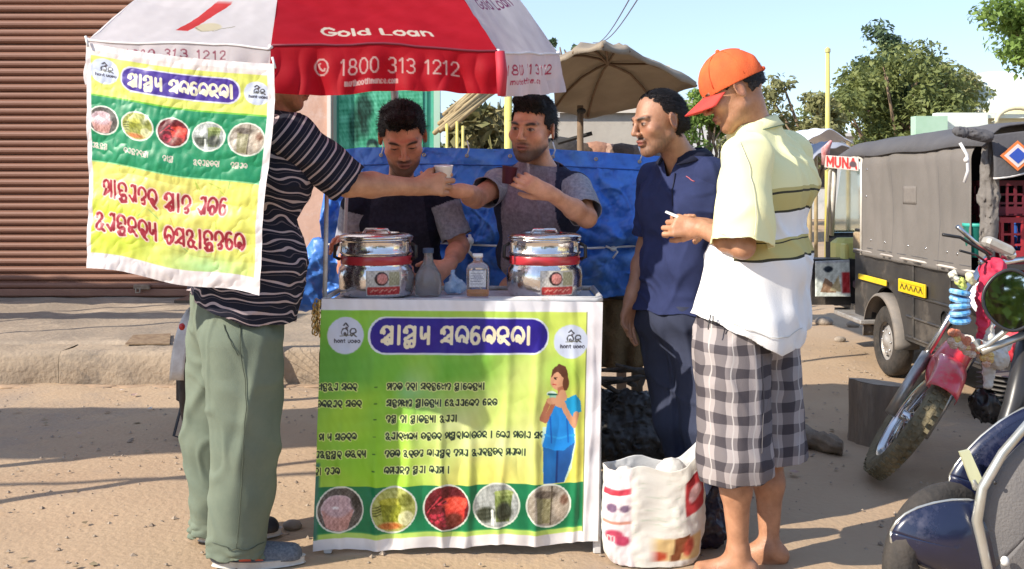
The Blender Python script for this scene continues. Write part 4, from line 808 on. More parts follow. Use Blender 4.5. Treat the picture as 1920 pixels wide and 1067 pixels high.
for k, (a, b_, r0, c) in enumerate(((1050,272,.20,(.05,.045,.045)),(1085,278,.18,(.10,.07,.05)),(1118,268,.14,(.42,.22,.15)),(1140,272,.14,(.50,.32,.24)),(1165,280,.18,(.12,.08,.06)),(1200,282,.18,(.20,.15,.12)))):
    MB().ball(W(a,b_+26,9), (r0*1.4, r0, r0), 12).build('bundle', mat('bundle_%s' % 'abcdef'[k], c, rough=.9, c2=tuple(q*.6 for q in c), scale=12, bump=1, bscale=30), t, True)
MB().box((W(1130,0,9)[0], 9.1, .6), (1.0, .5, 1.2)).build('table', MATS['dark_timber'], t)
MB().tube([W(1046,268,8.7), W(1110,250,8.7)], .02, 6).build('pipe', mat('black_pipe', (.02,.02,.02), rough=.6), t)
# overhead cables
for k, (a, b_) in enumerate(((W(1200,-8,16), W(1112,80,30)), (W(1186,-12,16), W(1106,84,31)))):
    o = MB().tube([a+(a-b_)*1.5]+[a+(b_-a)*q-V(0,0,.25*math.sin(q*math.pi)) for q in np.linspace(0, 1, 12)], .012, 5).build('power_cable', mat('cable_grey', (.12,.12,.13), rough=.6), None, True); tag(o, ('black overhead cable, the right one of the pair above the brown canopy', 'black overhead cable, the left one of the pair above the brown canopy')[k], 'cable')

# the far side of the square
for k, (x0, y0, w, h, m_, lb) in enumerate(((9.5, 38, 7, 3.1, m_ww, 'long whitewashed block closing the far side of the square'), (-9, 44, 8, 3.6, m_pl, 'grey plastered block far behind the shops'), (27, 46, 9, 3.3, m_ww, 'low white block far behind the domed building'))):
    t = thing('far_house', lb, 'house', (x0, y0, 0)); MB().box((x0, y0+1.5, h/2), (w, 3, h)).build('wall', m_, t); MB().box((x0, y0+1.4, h+.06), (w+.4, 3.4, .12)).build('roof', MATS['weathered_sheet'], t)
    for q in range(3): MB().box((x0-w*.3+w*.3*q, y0-.02, 1.7), (.9, .06, 1.0)).build('window', MATS['dark_interior'], t)
for k, (x0, y0, r0) in enumerate(((4.6, 34, 2.4), (8.4, 33, 2.2), (22, 40, 3.2), (-4, 40, 3.0))):
    tree('broadleaf_tree', ('round tree in front of the far white block, left of two', 'round tree in front of the far white block, right of two', 'distant tree right of the domed building', 'distant tree behind the shop roof')[k], x0, y0, 4.2, (r0, r0*.8, .9, 3.3+.2*k), (g1, g2, g3, g1)[k], 3600, .12, 40+k, gap=.8, trunk_h=1.2, blobs=24)
# ------------------------------------------------------------------ the five people
m_skinA = mat('skin_brown', attr='Col', rough=.46, sss=.05, c2=(.76,.70,.66), scale=22, bump=.22, bscale=260, detail=9)
m_hair = mat('hair_black', (.006,.005,.005), rough=.6, spec=.3, c2=(.014,.010,.009), scale=60, bump=.25, bscale=260, stretch=(1,1,.4))
def cloth(name, c, c2=None, scale=9, bump=.25, bs=420, **k): return mat(name, c, rough=k.pop('rough', .88), c2=c2, scale=scale, bump=bump, bscale=bs, spec=.25, **k)

def pat_mat(name, fn, rough=.88):
    'material driven by the pat attribute: fn(nodes, links, x, y, z) -> colour socket'
    m = mat(name, (.5,.5,.5), rough=rough, spec=.25, bump=.2, bscale=420); N = m.node_tree.nodes; L = m.node_tree.links
    a = N.new('ShaderNodeAttribute'); a.attribute_name = 'pat'; sp = N.new('ShaderNodeSeparateXYZ'); L.new(a.outputs['Vector'], sp.inputs[0])
    c = fn(N, L, *sp.outputs[:3]); L.new(c, N['Principled BSDF'].inputs['Base Color']); return m
def _math(N, L, op, a, b=None, c=None):
    n = N.new('ShaderNodeMath'); n.operation = op
    for i, q in enumerate((a, b, c)):
        if q is None: continue
        if isinstance(q, (int, float)): n.inputs[i].default_value = q
        else: L.new(q, n.inputs[i])
    return n.outputs[0]
def _mix(N, L, f, a, b, mode='MIX'):
    n = N.new('ShaderNodeMix'); n.data_type = 'RGBA'; n.blend_type = mode
    if isinstance(f, (int, float)): n.inputs[0].default_value = f
    else: L.new(f, n.inputs[0])
    for i, q in ((6, a), (7, b)):
        if isinstance(q, tuple): n.inputs[i].default_value = (*q, 1)
        else: L.new(q, n.inputs[i])
    return n.outputs[2]
def _ramp(N, L, x, stops, interp='CONSTANT'):
    r = N.new('ShaderNodeValToRGB'); r.color_ramp.interpolation = interp; e = r.color_ramp.elements
    while len(e) < len(stops): e.new(.5)
    for q, (p, c) in zip(e, stops): q.position = p; q.color = (*c, 1)
    L.new(x, r.inputs[0]); return r.outputs[0]

# ---- A: big man in the striped t-shirt, seen from his right side
def stripes_fn(N, L, x, y, z):
    f = _math(N, L, 'FRACT', _math(N, L, 'DIVIDE', x, .035)); dk = (.010,.011,.022)
    return _ramp(N, L, f, [(0, dk), (.28, (.09,.075,.09)), (.34, dk), (.60, (.40,.32,.33)), (.80, dk)])
m_stripe = pat_mat('striped_jersey', stripes_fn)
rA = thing('person', 'heavy man in striped navy t-shirt and green trousers reaching over the cart', 'person', tuple(W(440,1050,3.5)*V(1,1,0)))
J = dict(pelvis=W(441,600,3.58), waist=W(478,480,3.57), chest=W(505,330,3.56), neck=W(519,222,3.55), head=W(535,135,3.53),
         shR=W(545,258,3.42), shL=W(500,258,3.76), elR=W(652,345,3.52), wrR=W(782,350,3.66), elL=W(440,400,3.86), wrL=W(500,470,3.98),
         hipR=W(450,640,3.48), hipL=W(425,640,3.70), knR=W(458,830,3.48), knL=W(408,820,3.72), anR=W(447,1012,3.50), anL=W(412,975,3.76))
A = Person(J, rA)
A.skin(m_skinA, V(.93,.25,-.25), skin=(.50,.26,.15), hands=[dict(w=J['wrR'], d=V(.93,.12,.10), n=V(.30,.95,-.05), side=1, curl=(.66,.74,.80,.86), thumb=(.55,.35), s=1.08, tcurl=.8), dict(w=J['wrL'], d=V(.9,.1,-.2), n=V(0,-.4,-.9), side=1, curl=(.4,.5,.5,.6))],
       arm_r=1.15, chest_r=.12, paint=dict(stubble=.3), legs=True)
A.hair(m_hair, front=.05)
A.shirt(m_stripe, 't_shirt', sleeve=(.92,.98), loose=.030, belly=.030, chest_r=.112, srad=.076, send=.080, fold=.008, ext=(W(455,560,3.58), .10, .150),
        hemfn=lambda v: W(0,598,3.56)[2]+np.clip((W(500,0,3.5)[0]-v[:,0])*.35, 0, .09),
        pat=lambda v, a, s: np.stack([np.where(a > 0, s+.01*0, v[:,2]+.16*v[:,0]+.010*sn(v, .09, 77)), v[:,0], a], 1))
ring(rA, A, cloth('navy_rib', (.012,.013,.028)), face=V(.9,.3,0), z=.03)
m_green = cloth('green_twill', (.165,.195,.145), (.125,.155,.118), scale=5)
def foldA(P):
    f = creases(P*V(1,1,.26), .24, .010, 61)+creases(P*V(.9,.9,1.2), .26, .006, 67); return f-.010*np.exp(-((P[:,2]-.03)/.05)**2)*np.abs(sn(P*V(.3,.3,1), .035, 5))
A.trousers(m_green, waist_r=.150, thigh=.140, knee=.112, cuff=.100, wid=.055, top=.10, leglen=.01, fold=.012, k=.03, foldfn=foldA, cutz=lambda v: np.where(v[:,1] > 3.62, .035, .045)+.01*sn(v, .15, 3))
# seams and pocket
for e, (a, b) in enumerate((('hipR','knR'),)):
    pass
m_shoeA = mat('running_shoe_mesh', (.07,.085,.11), rough=.8, c2=(.16,.18,.21), scale=120, bump=.4, bscale=300); m_sole = mat('pale_rubber', (.62,.60,.56), rough=.6, c2=(.45,.42,.38), scale=14)
m_orange = mat('orange_trim', (.65,.10,.05), rough=.5)
shoe(rA, W(398,1056,3.50)*V(1,1,0), V(1,.10,0), m_shoeA, m_sole, L=.315, w=.052, accent=m_orange)
shoe(rA, W(372,1010,3.74)*V(1,1,0), V(1,.26,0), mat('black_shoe', (.02,.018,.02), rough=.6), m_sole, L=.30, w=.05)

# ---- B: young vendor looking down
def raglan(main, side, J, fwd):
    f = nrm(fwd); 
    def fn(v, a, s):
        L = nrm(J['shL']-J['shR']); c = J['chest']; q = v-c; x = q @ L; z = q[:,2]; y = q @ f
        col = np.tile(np.array(main, float), (len(v), 1)); m = (a > 0) | (np.abs(x) > .165); col[m] = side[0]
        st = (np.abs(np.abs(x)-(.148-.10*z)) < .030) & (a == 0) | ((a > 0) & (s < -.0)); col[st] = side[1]
        col *= (1+side[2]*sn(v, .011, 4)*1.)[:, None]*(1+side[2]*.7*sn(v, .03, 8))[:, None]; return np.hstack([np.clip(col, .003, 1), np.ones((len(v), 1))])
    return fn
m_tee = mat('melange_jersey', attr='Col', rough=.9, spec=.2, bump=.25, bscale=380, c2=(.66,.64,.68), scale=70, detail=3)
rB = thing('person', 'young man in dark navy t-shirt behind the left steel urn, bending his head down', 'person', (W(750,0,4.35)[0], 4.35, 0))
J = dict(pelvis=W(752,600,4.40), waist=W(752,500,4.34), chest=W(752,415,4.27), neck=W(750,352,4.20), head=W(755,258,4.06),
         shL=W(832,385,4.22), shR=W(672,388,4.22), elL=W(862,462,4.20), wrL=W(838,500,3.98), elR=W(650,505,4.33), wrR=W(655,452,4.06),
         hipL=V(-.36,4.4,.86), hipR=V(-.55,4.4,.86), knL=V(-.35,4.36,.47), knR=V(-.56,4.36,.47), anL=V(-.34,4.42,.08), anR=V(-.57,4.42,.08))
B = Person(J, rB)
B.skin(m_skinA, V(.13,-.86,-.52), skin=(.68,.31,.19), hs=1.12, hup=(-.06,0,1), bare=None, neck_r=.050,
       hands=[dict(w=J['wrL'], d=V(-.45,-.55,-.35), n=V(-.75,.2,-.3), side=-1, curl=(.5,.55,.6,.65), s=1.0), dict(w=J['wrR'], d=V(-.05,-.7,.15), n=V(0,0,-1), side=-1, curl=(.4,.4,.5,.5), s=.95)],
       paint=dict(stubble=.30, moust=.70, beard=.75, lids=True, brow=(.02,.012,.01)), arm_r=.98)
B.hair(m_hair, slen=.022, lift=.22, strands=4600, front=.068, puff=.002, top=.010, rough=.003, low=.0, recede=.0, scale=.034, fringe=[(-.03,.055,.100,.028),(.03,.06,.102,.030),(.045,.0,.10,.028),(-.04,.0,.10,.028)])
B.shirt(m_tee, 't_shirt', sleeve=(.78,.72), loose=.014, hem=.80, fold=.006, srad=.066, send=.070,
        pat=raglan((.030,.030,.052), ((.30,.32,.38), (.012,.014,.030), .03), J, V(0,-1,0)))
ring(rB, B, cloth('navy_neckband', (.010,.010,.028)), face=V(.1,-1,0), r=.064)
m_dark = cloth('dark_denim', (.020,.024,.042), (.035,.04,.06), scale=7)
B.trousers(m_dark, waist_r=.115, thigh=.09, knee=.075, cuff=.07, leglen=-.02)
m_sandal = mat('black_rubber', (.018,.017,.018), rough=.7)
for x in (-.35,-.57): shoe(rB, V(x,4.46,0), V(0,-1,0), m_sandal, m_sandal)

# ---- C: second vendor with the cup
rC = thing('person', 'bearded young man in grey melange raglan t-shirt, hand raised to his chin', 'person', (W(1005,0,4.3)[0], 4.3, 0))
J = dict(pelvis=W(1004,600,4.34), waist=W(1005,480,4.28), chest=W(1010,385,4.22), neck=W(1016,318,4.19), head=W(998,242,4.10),
         shL=W(1080,352,4.12), shR=W(938,345,4.26), elL=W(1100,408,3.96), wrL=W(1030,362,3.84), elR=W(892,372,4.06), wrR=W(866,358,3.84),
         hipL=V(.19,4.33,.86), hipR=V(.01,4.36,.86), knL=V(.2,4.3,.47), knR=V(.0,4.33,.47), anL=V(.2,4.38,.08), anR=V(0,4.38,.08))
C = Person(J, rC)
C.skin(m_skinA, V(-.42,-.90,-.10), skin=(.68,.34,.21), hs=1.08, hup=(.10,0,1), neck_r=.052,
       hands=[dict(w=J['wrL'], d=V(-.80,-.25,.38), n=V(-.30,.9,.2), side=1, curl=(.50,.58,.62,.68), s=1.0, thumb=(.45,.5), tcurl=.35, spread=.8), dict(w=J['wrR'], d=V(-.75,-.55,.05), n=V(-.1,.35,.92), side=1, curl=(.42,.45,.5,.5), s=1.02)],
       paint=dict(stubble=.35, moust=.55, beard=.8, brow=(.012,.008,.008)))
C.hair(m_hair, slen=.018, lift=.16, strands=4200, front=.062, puff=.004, top=.016, rough=.002, low=-.03, recede=.004, scale=.03, fringe=[(-.03,.05,.105,.03),(.03,.05,.105,.03)])
C.shirt(m_tee, 't_shirt', sleeve=(.85,.60), loose=.016, hem=.78, fold=.007, srad=.064, send=.068,
        pat=raglan((.27,.225,.27), ((.36,.37,.42), (.030,.034,.065), .04), J, V(0,-1,0)))
ring(rC, C, cloth('dark_neckband', (.035,.03,.055)), face=V(-.3,-1,0), r=.062)
C.trousers(m_dark, waist_r=.115, thigh=.09, knee=.075, cuff=.07, leglen=-.02)
for x in (.0,.2): shoe(rC, V(x,4.44,0), V(0,-1,0), m_sandal, m_sandal)

# ---- D: balding man in the navy polo
rD = thing('person', 'balding man in navy polo shirt standing between cart and capped man', 'person', (W(1300,0,3.85)[0], 3.85, 0))
J = dict(pelvis=W(1268,595,3.90), waist=W(1275,490,3.87), chest=W(1283,390,3.85), neck=W(1283,300,3.85), head=W(1234,228,3.77),
         shR=W(1232,338,3.98), shL=W(1332,332,3.76), elR=W(1212,465,4.04), wrR=W(1184,560,3.96), elL=W(1362,450,3.80), wrL=W(1362,560,3.74),
         hipR=W(1247,650,3.96), hipL=W(1298,650,3.84), knR=W(1266,790,3.94), knL=W(1318,800,3.82), anR=W(1303,960,3.98), anL=W(1338,965,3.84))
D = Person(J, rD)
D.skin(m_skinA, V(-.90,-.40,-.20), skin=(.40,.21,.13), hs=1.01, nose=1.02, neck_r=.056,
       hands=[dict(w=J['wrR'], d=V(-.22,-.25,-.93), n=V(.6,-.7,.0), side=-1, curl=(.22,.3,.35,.4), s=1.02), dict(w=J['wrL'], d=V(-.1,-.2,-1), n=V(-.5,0,0), side=1)],
       paint=dict(stubble=.42, moust=.8, beard=.25))
D.hair(m_hair, slen=.014, lift=.08, strands=4200, bald=.010, front=.096, puff=-.006, top=-.002, rough=.0008, low=-.055, recede=-.022, scale=.012)
D.shirt(cloth('navy_pique', (.026,.036,.105), (.020,.028,.085), scale=14, bump=.35), 'polo_shirt', sleeve=(.86,.8), loose=.018, hem=W(0,585,3.85)[2], fold=.007, srad=.066, send=.072, neck_open=.012, neck_r=.07, face=V(-.75,-.66,0), dip=.075)
collar(rD, D, cloth('black_collar', (.010,.012,.030)), face=V(-.75,-.66,0), gap=.42, r0=.064, up0=.048, drop=.030, r1=.088)
D.trousers(cloth('slate_trousers', (.040,.048,.085), (.03,.036,.065), scale=6), waist_r=.112, thigh=.090, knee=.078, cuff=.068, leglen=-.01, top=.06, fold=.007)
shoe(rD, W(1345,985,3.86)*V(1,1,0), V(-.75,-.66,0), m_sandal, m_sandal, L=.26)
shoe(rD, W(1315,975,3.98)*V(1,1,0), V(-.75,-.66,0), m_sandal, m_sandal, L=.26)

# ---- E: man in the orange cap, from behind
rE = thing('person', 'barefoot man in orange cap, yellow and white polo shirt and checked shorts', 'person', (W(1420,0,3.46)[0], 3.46, 0))
J = dict(pelvis=W(1400,615,3.46), waist=W(1425,490,3.46), chest=W(1438,350,3.46), neck=W(1412,238,3.46), head=W(1374,172,3.42),
         shL=W(1403,300,3.28), shR=W(1472,292,3.64), elL=W(1392,462,3.22), wrL=W(1312,428,3.40), elR=W(1440,450,3.78), wrR=W(1325,425,3.62),
         hipL=W(1372,650,3.38), hipR=W(1432,650,3.56), knL=W(1378,860,3.36), knR=W(1442,850,3.55), anL=W(1384,1030,3.39), anR=W(1442,1022,3.52))
Ep = Person(J, rE)
Ep.skin(m_skinA, V(-.88,.10,-.42), skin=(.47,.24,.14), hs=1.02, bare=V(-.9,.15,0), neck_r=.056, leg_r=.98,
       hands=[dict(w=J['wrL'], d=V(-.92,.12,.12), n=V(.12,.9,-.15), side=1, curl=(.75,.9,1.0,1.05), s=1.0, thumb=(.35,.55), tcurl=.3), dict(w=J['wrR'], d=V(-.9,-.25,.05), n=V(.1,-.9,.1), side=-1, curl=(.6,.7,.8,.9))],
       paint=dict(stubble=.22))
Ep.hair(m_hair, slen=.006, strands=900, lift=.2, front=.05, puff=.000, top=.0, rough=.001, low=-.025, scale=.012)
def poloE(N, L, x, y, z):
    ye = (.80,.78,.44); ol = (.52,.46,.19); dk = (.05,.05,.035); wh = (.80,.80,.80)
    body = _ramp(N, L, y, [(0, wh), (.300, dk), (.306, ol), (.352, dk), (.358, ol), (.366, wh), (.452, dk), (.458, ol), (.515, dk), (.522, ol), (.534, ye)])
    return _mix(N, L, _math(N, L, 'GREATER_THAN', z, .5), body, (.80,.78,.44))
def patE(v, a, s):
    z = v[:,2]; y = (z-.85)/(1.65-.85)*1.0
    # heights of the two stripes follow the photograph: 1.20-1.27 and 1.06-1.13 m, lower towards the front
    zz = z+.10*np.clip(W(1490,0,3.45)[0]-v[:,0], 0, .16)+.004*sn(v, .12, 6)
    y = np.interp(zz, [.70,1.083,1.152,1.235,1.315,1.7], [.0,.300,.366,.452,.534,1.]); px = 960+1900*v[:,0]/v[:,1]; py = 345+1900*(1.32-v[:,2])/v[:,1]; y = np.where(v[:,0] < W(1356,0,3.42)[0], np.where(z > W(0,428,3.4)[2], .7, .1), y); return np.stack([v[:,0], y, (a == 1)*1.], 1)
def foldE(P):
    g = np.clip((1.30-P[:,2])/.4, 0, 1)
    return creases(P*V(1,1,.42), .24, .009, 71)+creases(P*V(.9,.9,1.), .18, .006, 77)+.006*g*np.clip(sn(P*V(1,1,.22), .11, 79), -1.5, .6)
def hemE(v):
    x = (v[:,0]/3.46*1900+960); return np.interp(x, [1290,1320,1380,1440,1480,1515,1560], W(0,np.array([585,592,620,650,648,625,610]),3.42)[2] if False else [1.32+(345-q)*3.42/1900 for q in (585,592,622,652,648,622,605)])
Ep.shirt(pat_mat('yellow_white_pique', poloE), 'polo_shirt', sleeve=(.97,.8), loose=.038, belly=.022, chest_r=.112, srad=.080, send=.092, fold=.008, neck_open=.015, neck_r=.072,
         ext=(W(1420,600,3.46), .085, .138), hemfn=hemE, pat=patE, foldfn=foldE)
collar(rE, Ep, cloth('yellow_collar', (.80,.78,.46)), face=V(-.9,.1,0), gap=.35, r0=.062, r1=.076, up0=.030, drop=.036, edge=mat('green_piping', (.12,.20,.13)))
def plaid(N, L, x, y, z):
    lt = (.36,.32,.315); md = (.17,.15,.155); dk = (.060,.052,.060)
    a = _math(N, L, 'LESS_THAN', _math(N, L, 'FRACT', _math(N, L, 'DIVIDE', x, .078)), .5); b = _math(N, L, 'LESS_THAN', _math(N, L, 'FRACT', _math(N, L, 'DIVIDE', y, .074)), .45)
    s = _math(N, L, 'ADD', a, b); c = _ramp(N, L, _math(N, L, 'MULTIPLY', s, .5), [(0, lt), (.25, md), (.75, dk)])
    fx = _math(N, L, 'FRACT', _math(N, L, 'DIVIDE', _math(N, L, 'ADD', x, .02), .078)); th = _math(N, L, 'LESS_THAN', fx, .06); return _mix(N, L, th, c, (.42,.39,.38))
def patS(v):
    hl = nrm(J['hipL']-J['hipR']); c = J['pelvis']; q = v-c; f = nrm(np.cross(V(0,0,1), hl)); 
    L_ = (q @ hl) > 0; ang = np.where(L_, np.arctan2((v-J['hipL']) @ f, (v-J['hipL']) @ hl+.001), np.arctan2((v-J['hipR']) @ f, (v-J['hipR']) @ hl))
    return np.stack([ang*.118+.004*sn(v, .1, 1)+.02, v[:,2]+.003*sn(v, .1, 2), q[:,0]], 1)
JE = J
def patS(v):
    # the cloth is cut flat: across the leg, measured round it
    X = v[:,0]; Y = v[:,1]; u = np.where(np.abs(X) >= 0, (X*.78-Y*.62), 0); w = (X*.62+Y*.78)
    return np.stack([u+w*.45+.03+.004*sn(v, .1, 1), v[:,2]+.02*u+.003*sn(v, .1, 2), X], 1)
Ep.trousers(pat_mat('checked_cotton', plaid), 'shorts', end=0.06, waist_r=.138, thigh=.128, knee=.122, cuff=.122, wid=.055, top=.10, cutz=lambda v: .355+.012*np.clip((v[:,0]-.8)/.1, -1, 1)+.004*sn(v, .1, 5), fold=.006, k=.03, pat=patS)
# drawstring at the waist
MB().tube([W(1333,590,3.26), W(1328,612,3.245), W(1328,618,3.245)], .0022, 6).tube([W(1337,592,3.26), W(1337,600,3.25), W(1336,608,3.25)], .0022, 6).build('drawstring', mat('black_cord', (.02,.02,.02)), rE, True)
# cap: own top-level thing, worn
R = Ep.R; hc = J['head']; hs = 1.02
rCap = thing('baseball_cap', 'orange baseball cap with red brim on the tallest man\'s head', 'cap', tuple(hc+R @ V(0,0,.03)))
m_cap = mat('orange_twill', (.78,.15,.045), rough=.8, c2=(.70,.11,.04), scale=12, bump=.3, bscale=400, spec=.2); m_brim = mat('red_brim', (.55,.035,.03), rough=.75, c2=(.62,.06,.04), scale=12, bump=.3, bscale=400)
F = Field([hc], .19, .004); Tc = lambda x, y, z: hc+R @ V(x, y, z)*hs
F.ell(Tc(0,-.012,.034), V(.088,.108,.104), R, .02); F.disp(lambda P: .0012*sn(P, .05, 3))
v, Q = F.mesh(); q = (v-hc) @ R/hs
op = .032-np.sqrt((q[:,0])**2+(q[:,2]-.052)**2*1.2); op = np.where(q[:,1] < -.05, np.minimum(op, q[:,2]-.030), -1)
v, Q, u = clip(v, Q, np.maximum(.018+.10*(q[:,1]*0)-q[:,2]+.06*np.clip(q[:,1], -.1, .1)*-1*.35, op)); o = put('crown', raw_mesh('crown', v, Q, True), m_cap, rCap); solid(o, .003, 1)
rows = []
for i in range(25):
    a = -1.15+2.3*i/24; row = []
    for j in range(8):
        t = j/7; r = 1+t*.0; ext = .082*t*(math.cos(a)**.6)
        x = .086*math.sin(a)*(1+.02*t); y = -.012+.106*math.cos(a)+ext; z = .022-.05*t*.55-.95*(x*x)*2.6-.0*t; row.append(Tc(x, y, z))
    rows.append(row)
o = put('brim', grid_mesh('brim', np.array(rows)), m_brim, rCap); solid(o, .0035, 0)
for k in range(6):
    a = k*math.pi/3+.2; P = [Tc(.0895*math.sin(a)*math.cos(b), -.012+.1095*math.cos(a)*math.cos(b), .034+.1055*math.sin(b)) for b in np.linspace(.0 if k not in (3,) else .9, math.pi/2, 12)]
    MB().tube(P, .0016, 5).build('seam', m_brim if False else m_cap, rCap, True)
MB().ball(Tc(0,-.012,.141), .008, 10).build('button', m_cap, rCap, True)
P = [Tc(.0885*math.sin(a), -.012+.109*math.cos(a), .026) for a in np.linspace(math.pi-.38, math.pi+.38, 9)]
MB().tube(P, .008, 6).build('strap', m_cap, rCap, True)
# what they hold
rS = thing('paper_slip', 'small white paper slip pinched in the capped man\'s fingertips', 'slip', tuple(W(1262,408,3.42)))
MB().prism([W(1247,399,3.41), W(1249,396,3.41), W(1282,409,3.40), W(1279,413,3.40)], V(.001,.006,.002)).build('paper', mat('white_paper', (.8,.8,.8), rough=.8), rS)
# ================================================================== THE STALL
m_tarp = mat('blue_tarpaulin', (.035,.17,.66), rough=.42, c2=(.06,.23,.70), scale=2.2, bump=.35, bscale=14, spec=.6, wear=(.12,.30,.68), wscale=3.2, twoside=.12)
def crumple(P, amp, sc, seed):
    n1 = np.abs(sn(P, sc, seed)); n2 = np.abs(sn(P, sc*.45, seed+1)); return amp*(n1*.6+n2*.3)+amp*.3*np.abs(sn(P, sc*.2, seed+2))
tp = thing('tarpaulin', 'bright blue tarpaulin draped over the bench behind the two vendors', 'tarpaulin', (-.1, 4.8, 0))
nu, nv = 300, 170; U, Vv = np.meshgrid(np.linspace(0, 1, nu), np.linspace(0, 1, nv), indexing='ij')
Yt = 4.78; X0, X1 = W(612,0,Yt)[0], W(1240,0,Yt)[0]; ztop = np.interp(U, [0,.1,.3,.5,.62,.8,1], [W(0,q,Yt)[2] for q in (285,276,276,279,277,284,293)]); zbot = np.interp(U, [0,.05,.2,.8,.9,1], [W(0,q,Yt)[2] for q in (575,590,560,560,552,545)])
fr = np.clip(Vv/.70, 0, 1); bk = np.clip((Vv-.70)/.30, 0, 1)     # from the lower hem up to the top edge, then back over the top
P = np.stack([X0+(X1-X0)*U, Yt+.0*U+.9*bk-.05*np.sin(fr*math.pi), zbot+(ztop-zbot)*fr-.10*bk**2], -1)
Q = P*V(1, .3, 1); P[..., 1] -= (crumple(Q, .060, .62, 31)+crumple(Q, .012, .14, 37)+.035*np.exp(-(sn(Q, .75, 38)/.16)**2)+.022*np.exp(-(sn(Q, .42, 39)/.14)**2)+.012*np.exp(-(sn(Q, .20, 36)/.16)**2)+.03*np.sin(P[..., 0]*9+3*np.sin(P[..., 2]*4))*(1-fr))*(.35+.65*np.sin(np.clip(fr, .05, .95)*math.pi)); P[..., 2] -= (bk > 0)*crumple(Q+P*V(0,1,0), .03, .5, 35)
P[..., 1] += .05*np.exp(-((P[..., 2]-W(0,463,Yt)[2])/.03)**2)*(Vv < .7)
o = put('sheet', grid_mesh('sheet', P), m_tarp, tp); solid(o, .002)
for k in range(8):
    i = 12+k*38; p = P[i, int(170*.66)]; MB().lathe([(.004,-.0015),(.009,-.0015),(.009,.0015),(.004,.0015),(.004,-.0015)], 12, tuple(p+V(0,-.012,0)), rotm('X', 90)).build('eyelet', mat('brass_eyelet', (.5,.4,.2), rough=.4, metal=.8), tp, True)
    if k % 2: MB().tube([p+V(0,-.014,0), p+V(.01,-.02,.03), p+V(.0,.02,.07)], .0035, 6).build('tie', mat('white_tie', (.6,.6,.58), rough=.8), tp, True)
MB().tube([q+V(0,-.003,0) for q in P[::6, int(170*.62)]], .003, 5).build('hem_seam', mat('tarp_seam', (.03,.10,.36), rough=.5), tp, True)
# bunched blue end hanging at the left
F = Field([W(575,520,4.5)], .32, .008); 
for a, b_, r in (((600,458),(562,505),.035),((598,480),(560,540),.055),((600,520),(568,560),.05),((560,548),(590,566),.04)): F.cone(W(*a,4.35), W(*b_,4.35), r*.9, r, .04)
F.disp(lambda q: .5*crumple(q, .030, .16, 51)-.012, 5); v, Qf = F.mesh(); put('bunched_end', raw_mesh('bunched_end', v, Qf, True), m_tarp, tp)
rp = thing('rope', 'thin white cord tied round the blue tarpaulin with a knot at the right', 'rope', tuple(W(1148,465,4.68)))
m_rope = mat('white_cord', (.70,.70,.68), rough=.8)
MB().tube([W(q, 459+5*math.sin((q-890)/90)+(3 if q > 1100 else 0), 4.665) for q in range(600, 1235, 12)], .0055, 6).build('cord', m_rope, rp, True)
MB().ball(W(1150,466,4.65), (.016,.014,.013), 8).tube([W(1150,466,4.65), W(1158,472,4.645), W(1149,484,4.65)], .005, 6).tube([W(1147,466,4.65), W(1136,462,4.645)], .006, 6).build('knot', m_rope, rp, True)
MB().tube([W(880,440,4.66), W(884,452,4.65), W(878,470,4.65), W(892,486,4.66)], .008, 6).ball(W(881,452,4.65), .02, 8).build('knot', m_rope, rp, True)
bn = thing('bench', 'wooden bench under the tarpaulin with tan sacking hung below', 'bench', (-.1, 5.1, 0))
m_sack = mat('jute_sacking', (.20,.13,.055), rough=.95, c2=(.14,.09,.04), scale=4, bump=.8, bscale=120)
for x in (X0+.14, -.1, X1-.1):
    for y in (4.90, 5.6): MB().box((x, y, .65), (.05, .05, 1.3)).build('leg', MATS['spar_wood'], bn)
MB().box(((X0+X1)/2, 5.25, .78), (X1-X0-.1, .8, .04)).build('shelf_board', MATS['spar_wood'], bn); MB().box(((X0+X1)/2, 5.25, 1.32), (X1-X0-.1, .75, .03)).build('top_board', MATS['spar_wood'], bn)
U2, V2 = np.meshgrid(np.linspace(0, 1, 50), np.linspace(0, 1, 22), indexing='ij'); P = np.stack([.28+.46*U2, 4.865-.02*np.sin(U2*30)*V2-.02*crumple(np.stack([U2,V2,U2*0], -1), 1, .5, 3), .86-.42*V2+.01*np.sin(U2*9)], -1); o = put('sacking', grid_mesh('sacking', P), m_sack, bn); solid(o, .004)
MB().tube([V(.26,4.83,.80), V(.52,4.82,.775), V(.76,4.83,.74)], .008, 6).build('lashing', MATS['dark_rope'], bn, True)
sk_ = thing('black_sack', 'lumpy black plastic sack on the ground beneath the bench', 'sack', (.48, 4.75, 0))
F = Field([V(.25,4.7,.1), V(.75,4.75,.4)], .2, .008); F.cone(V(.32,4.80,.12), V(.66,4.78,.12), .13, .13, .06).cone(V(.34,4.82,.27), V(.62,4.80,.25), .08, .09, .06)
F.disp(lambda q: crumple(q, .030, .15, 61)-.016, 5); v, Qf = F.mesh(); v[:, 2] = np.maximum(v[:, 2], .003); put('sack', raw_mesh('sack', v, Qf, True), mat('black_plastic', (.018,.017,.018), rough=.5, c2=(.05,.045,.04), scale=9, bump=.5, bscale=40), sk_)
fw = thing('firewood', 'charred branches and rubbish heaped on the black sack', 'firewood heap', (.5, 4.7, .4))
for k in range(12):
    a = V(.25+.45*random.random(), 4.62+.2*random.random(), .36+.10*random.random()); d = V(random.uniform(-.22,.22), random.uniform(-.08,.08), random.uniform(-.05,.08)); MB().tube([a-d*.6, a, a+d*.6], [.010, .014, .008], 6).build('branch', mat('charred_wood', (.035,.03,.028), rough=.9, c2=(.13,.11,.09), scale=14), fw, True)

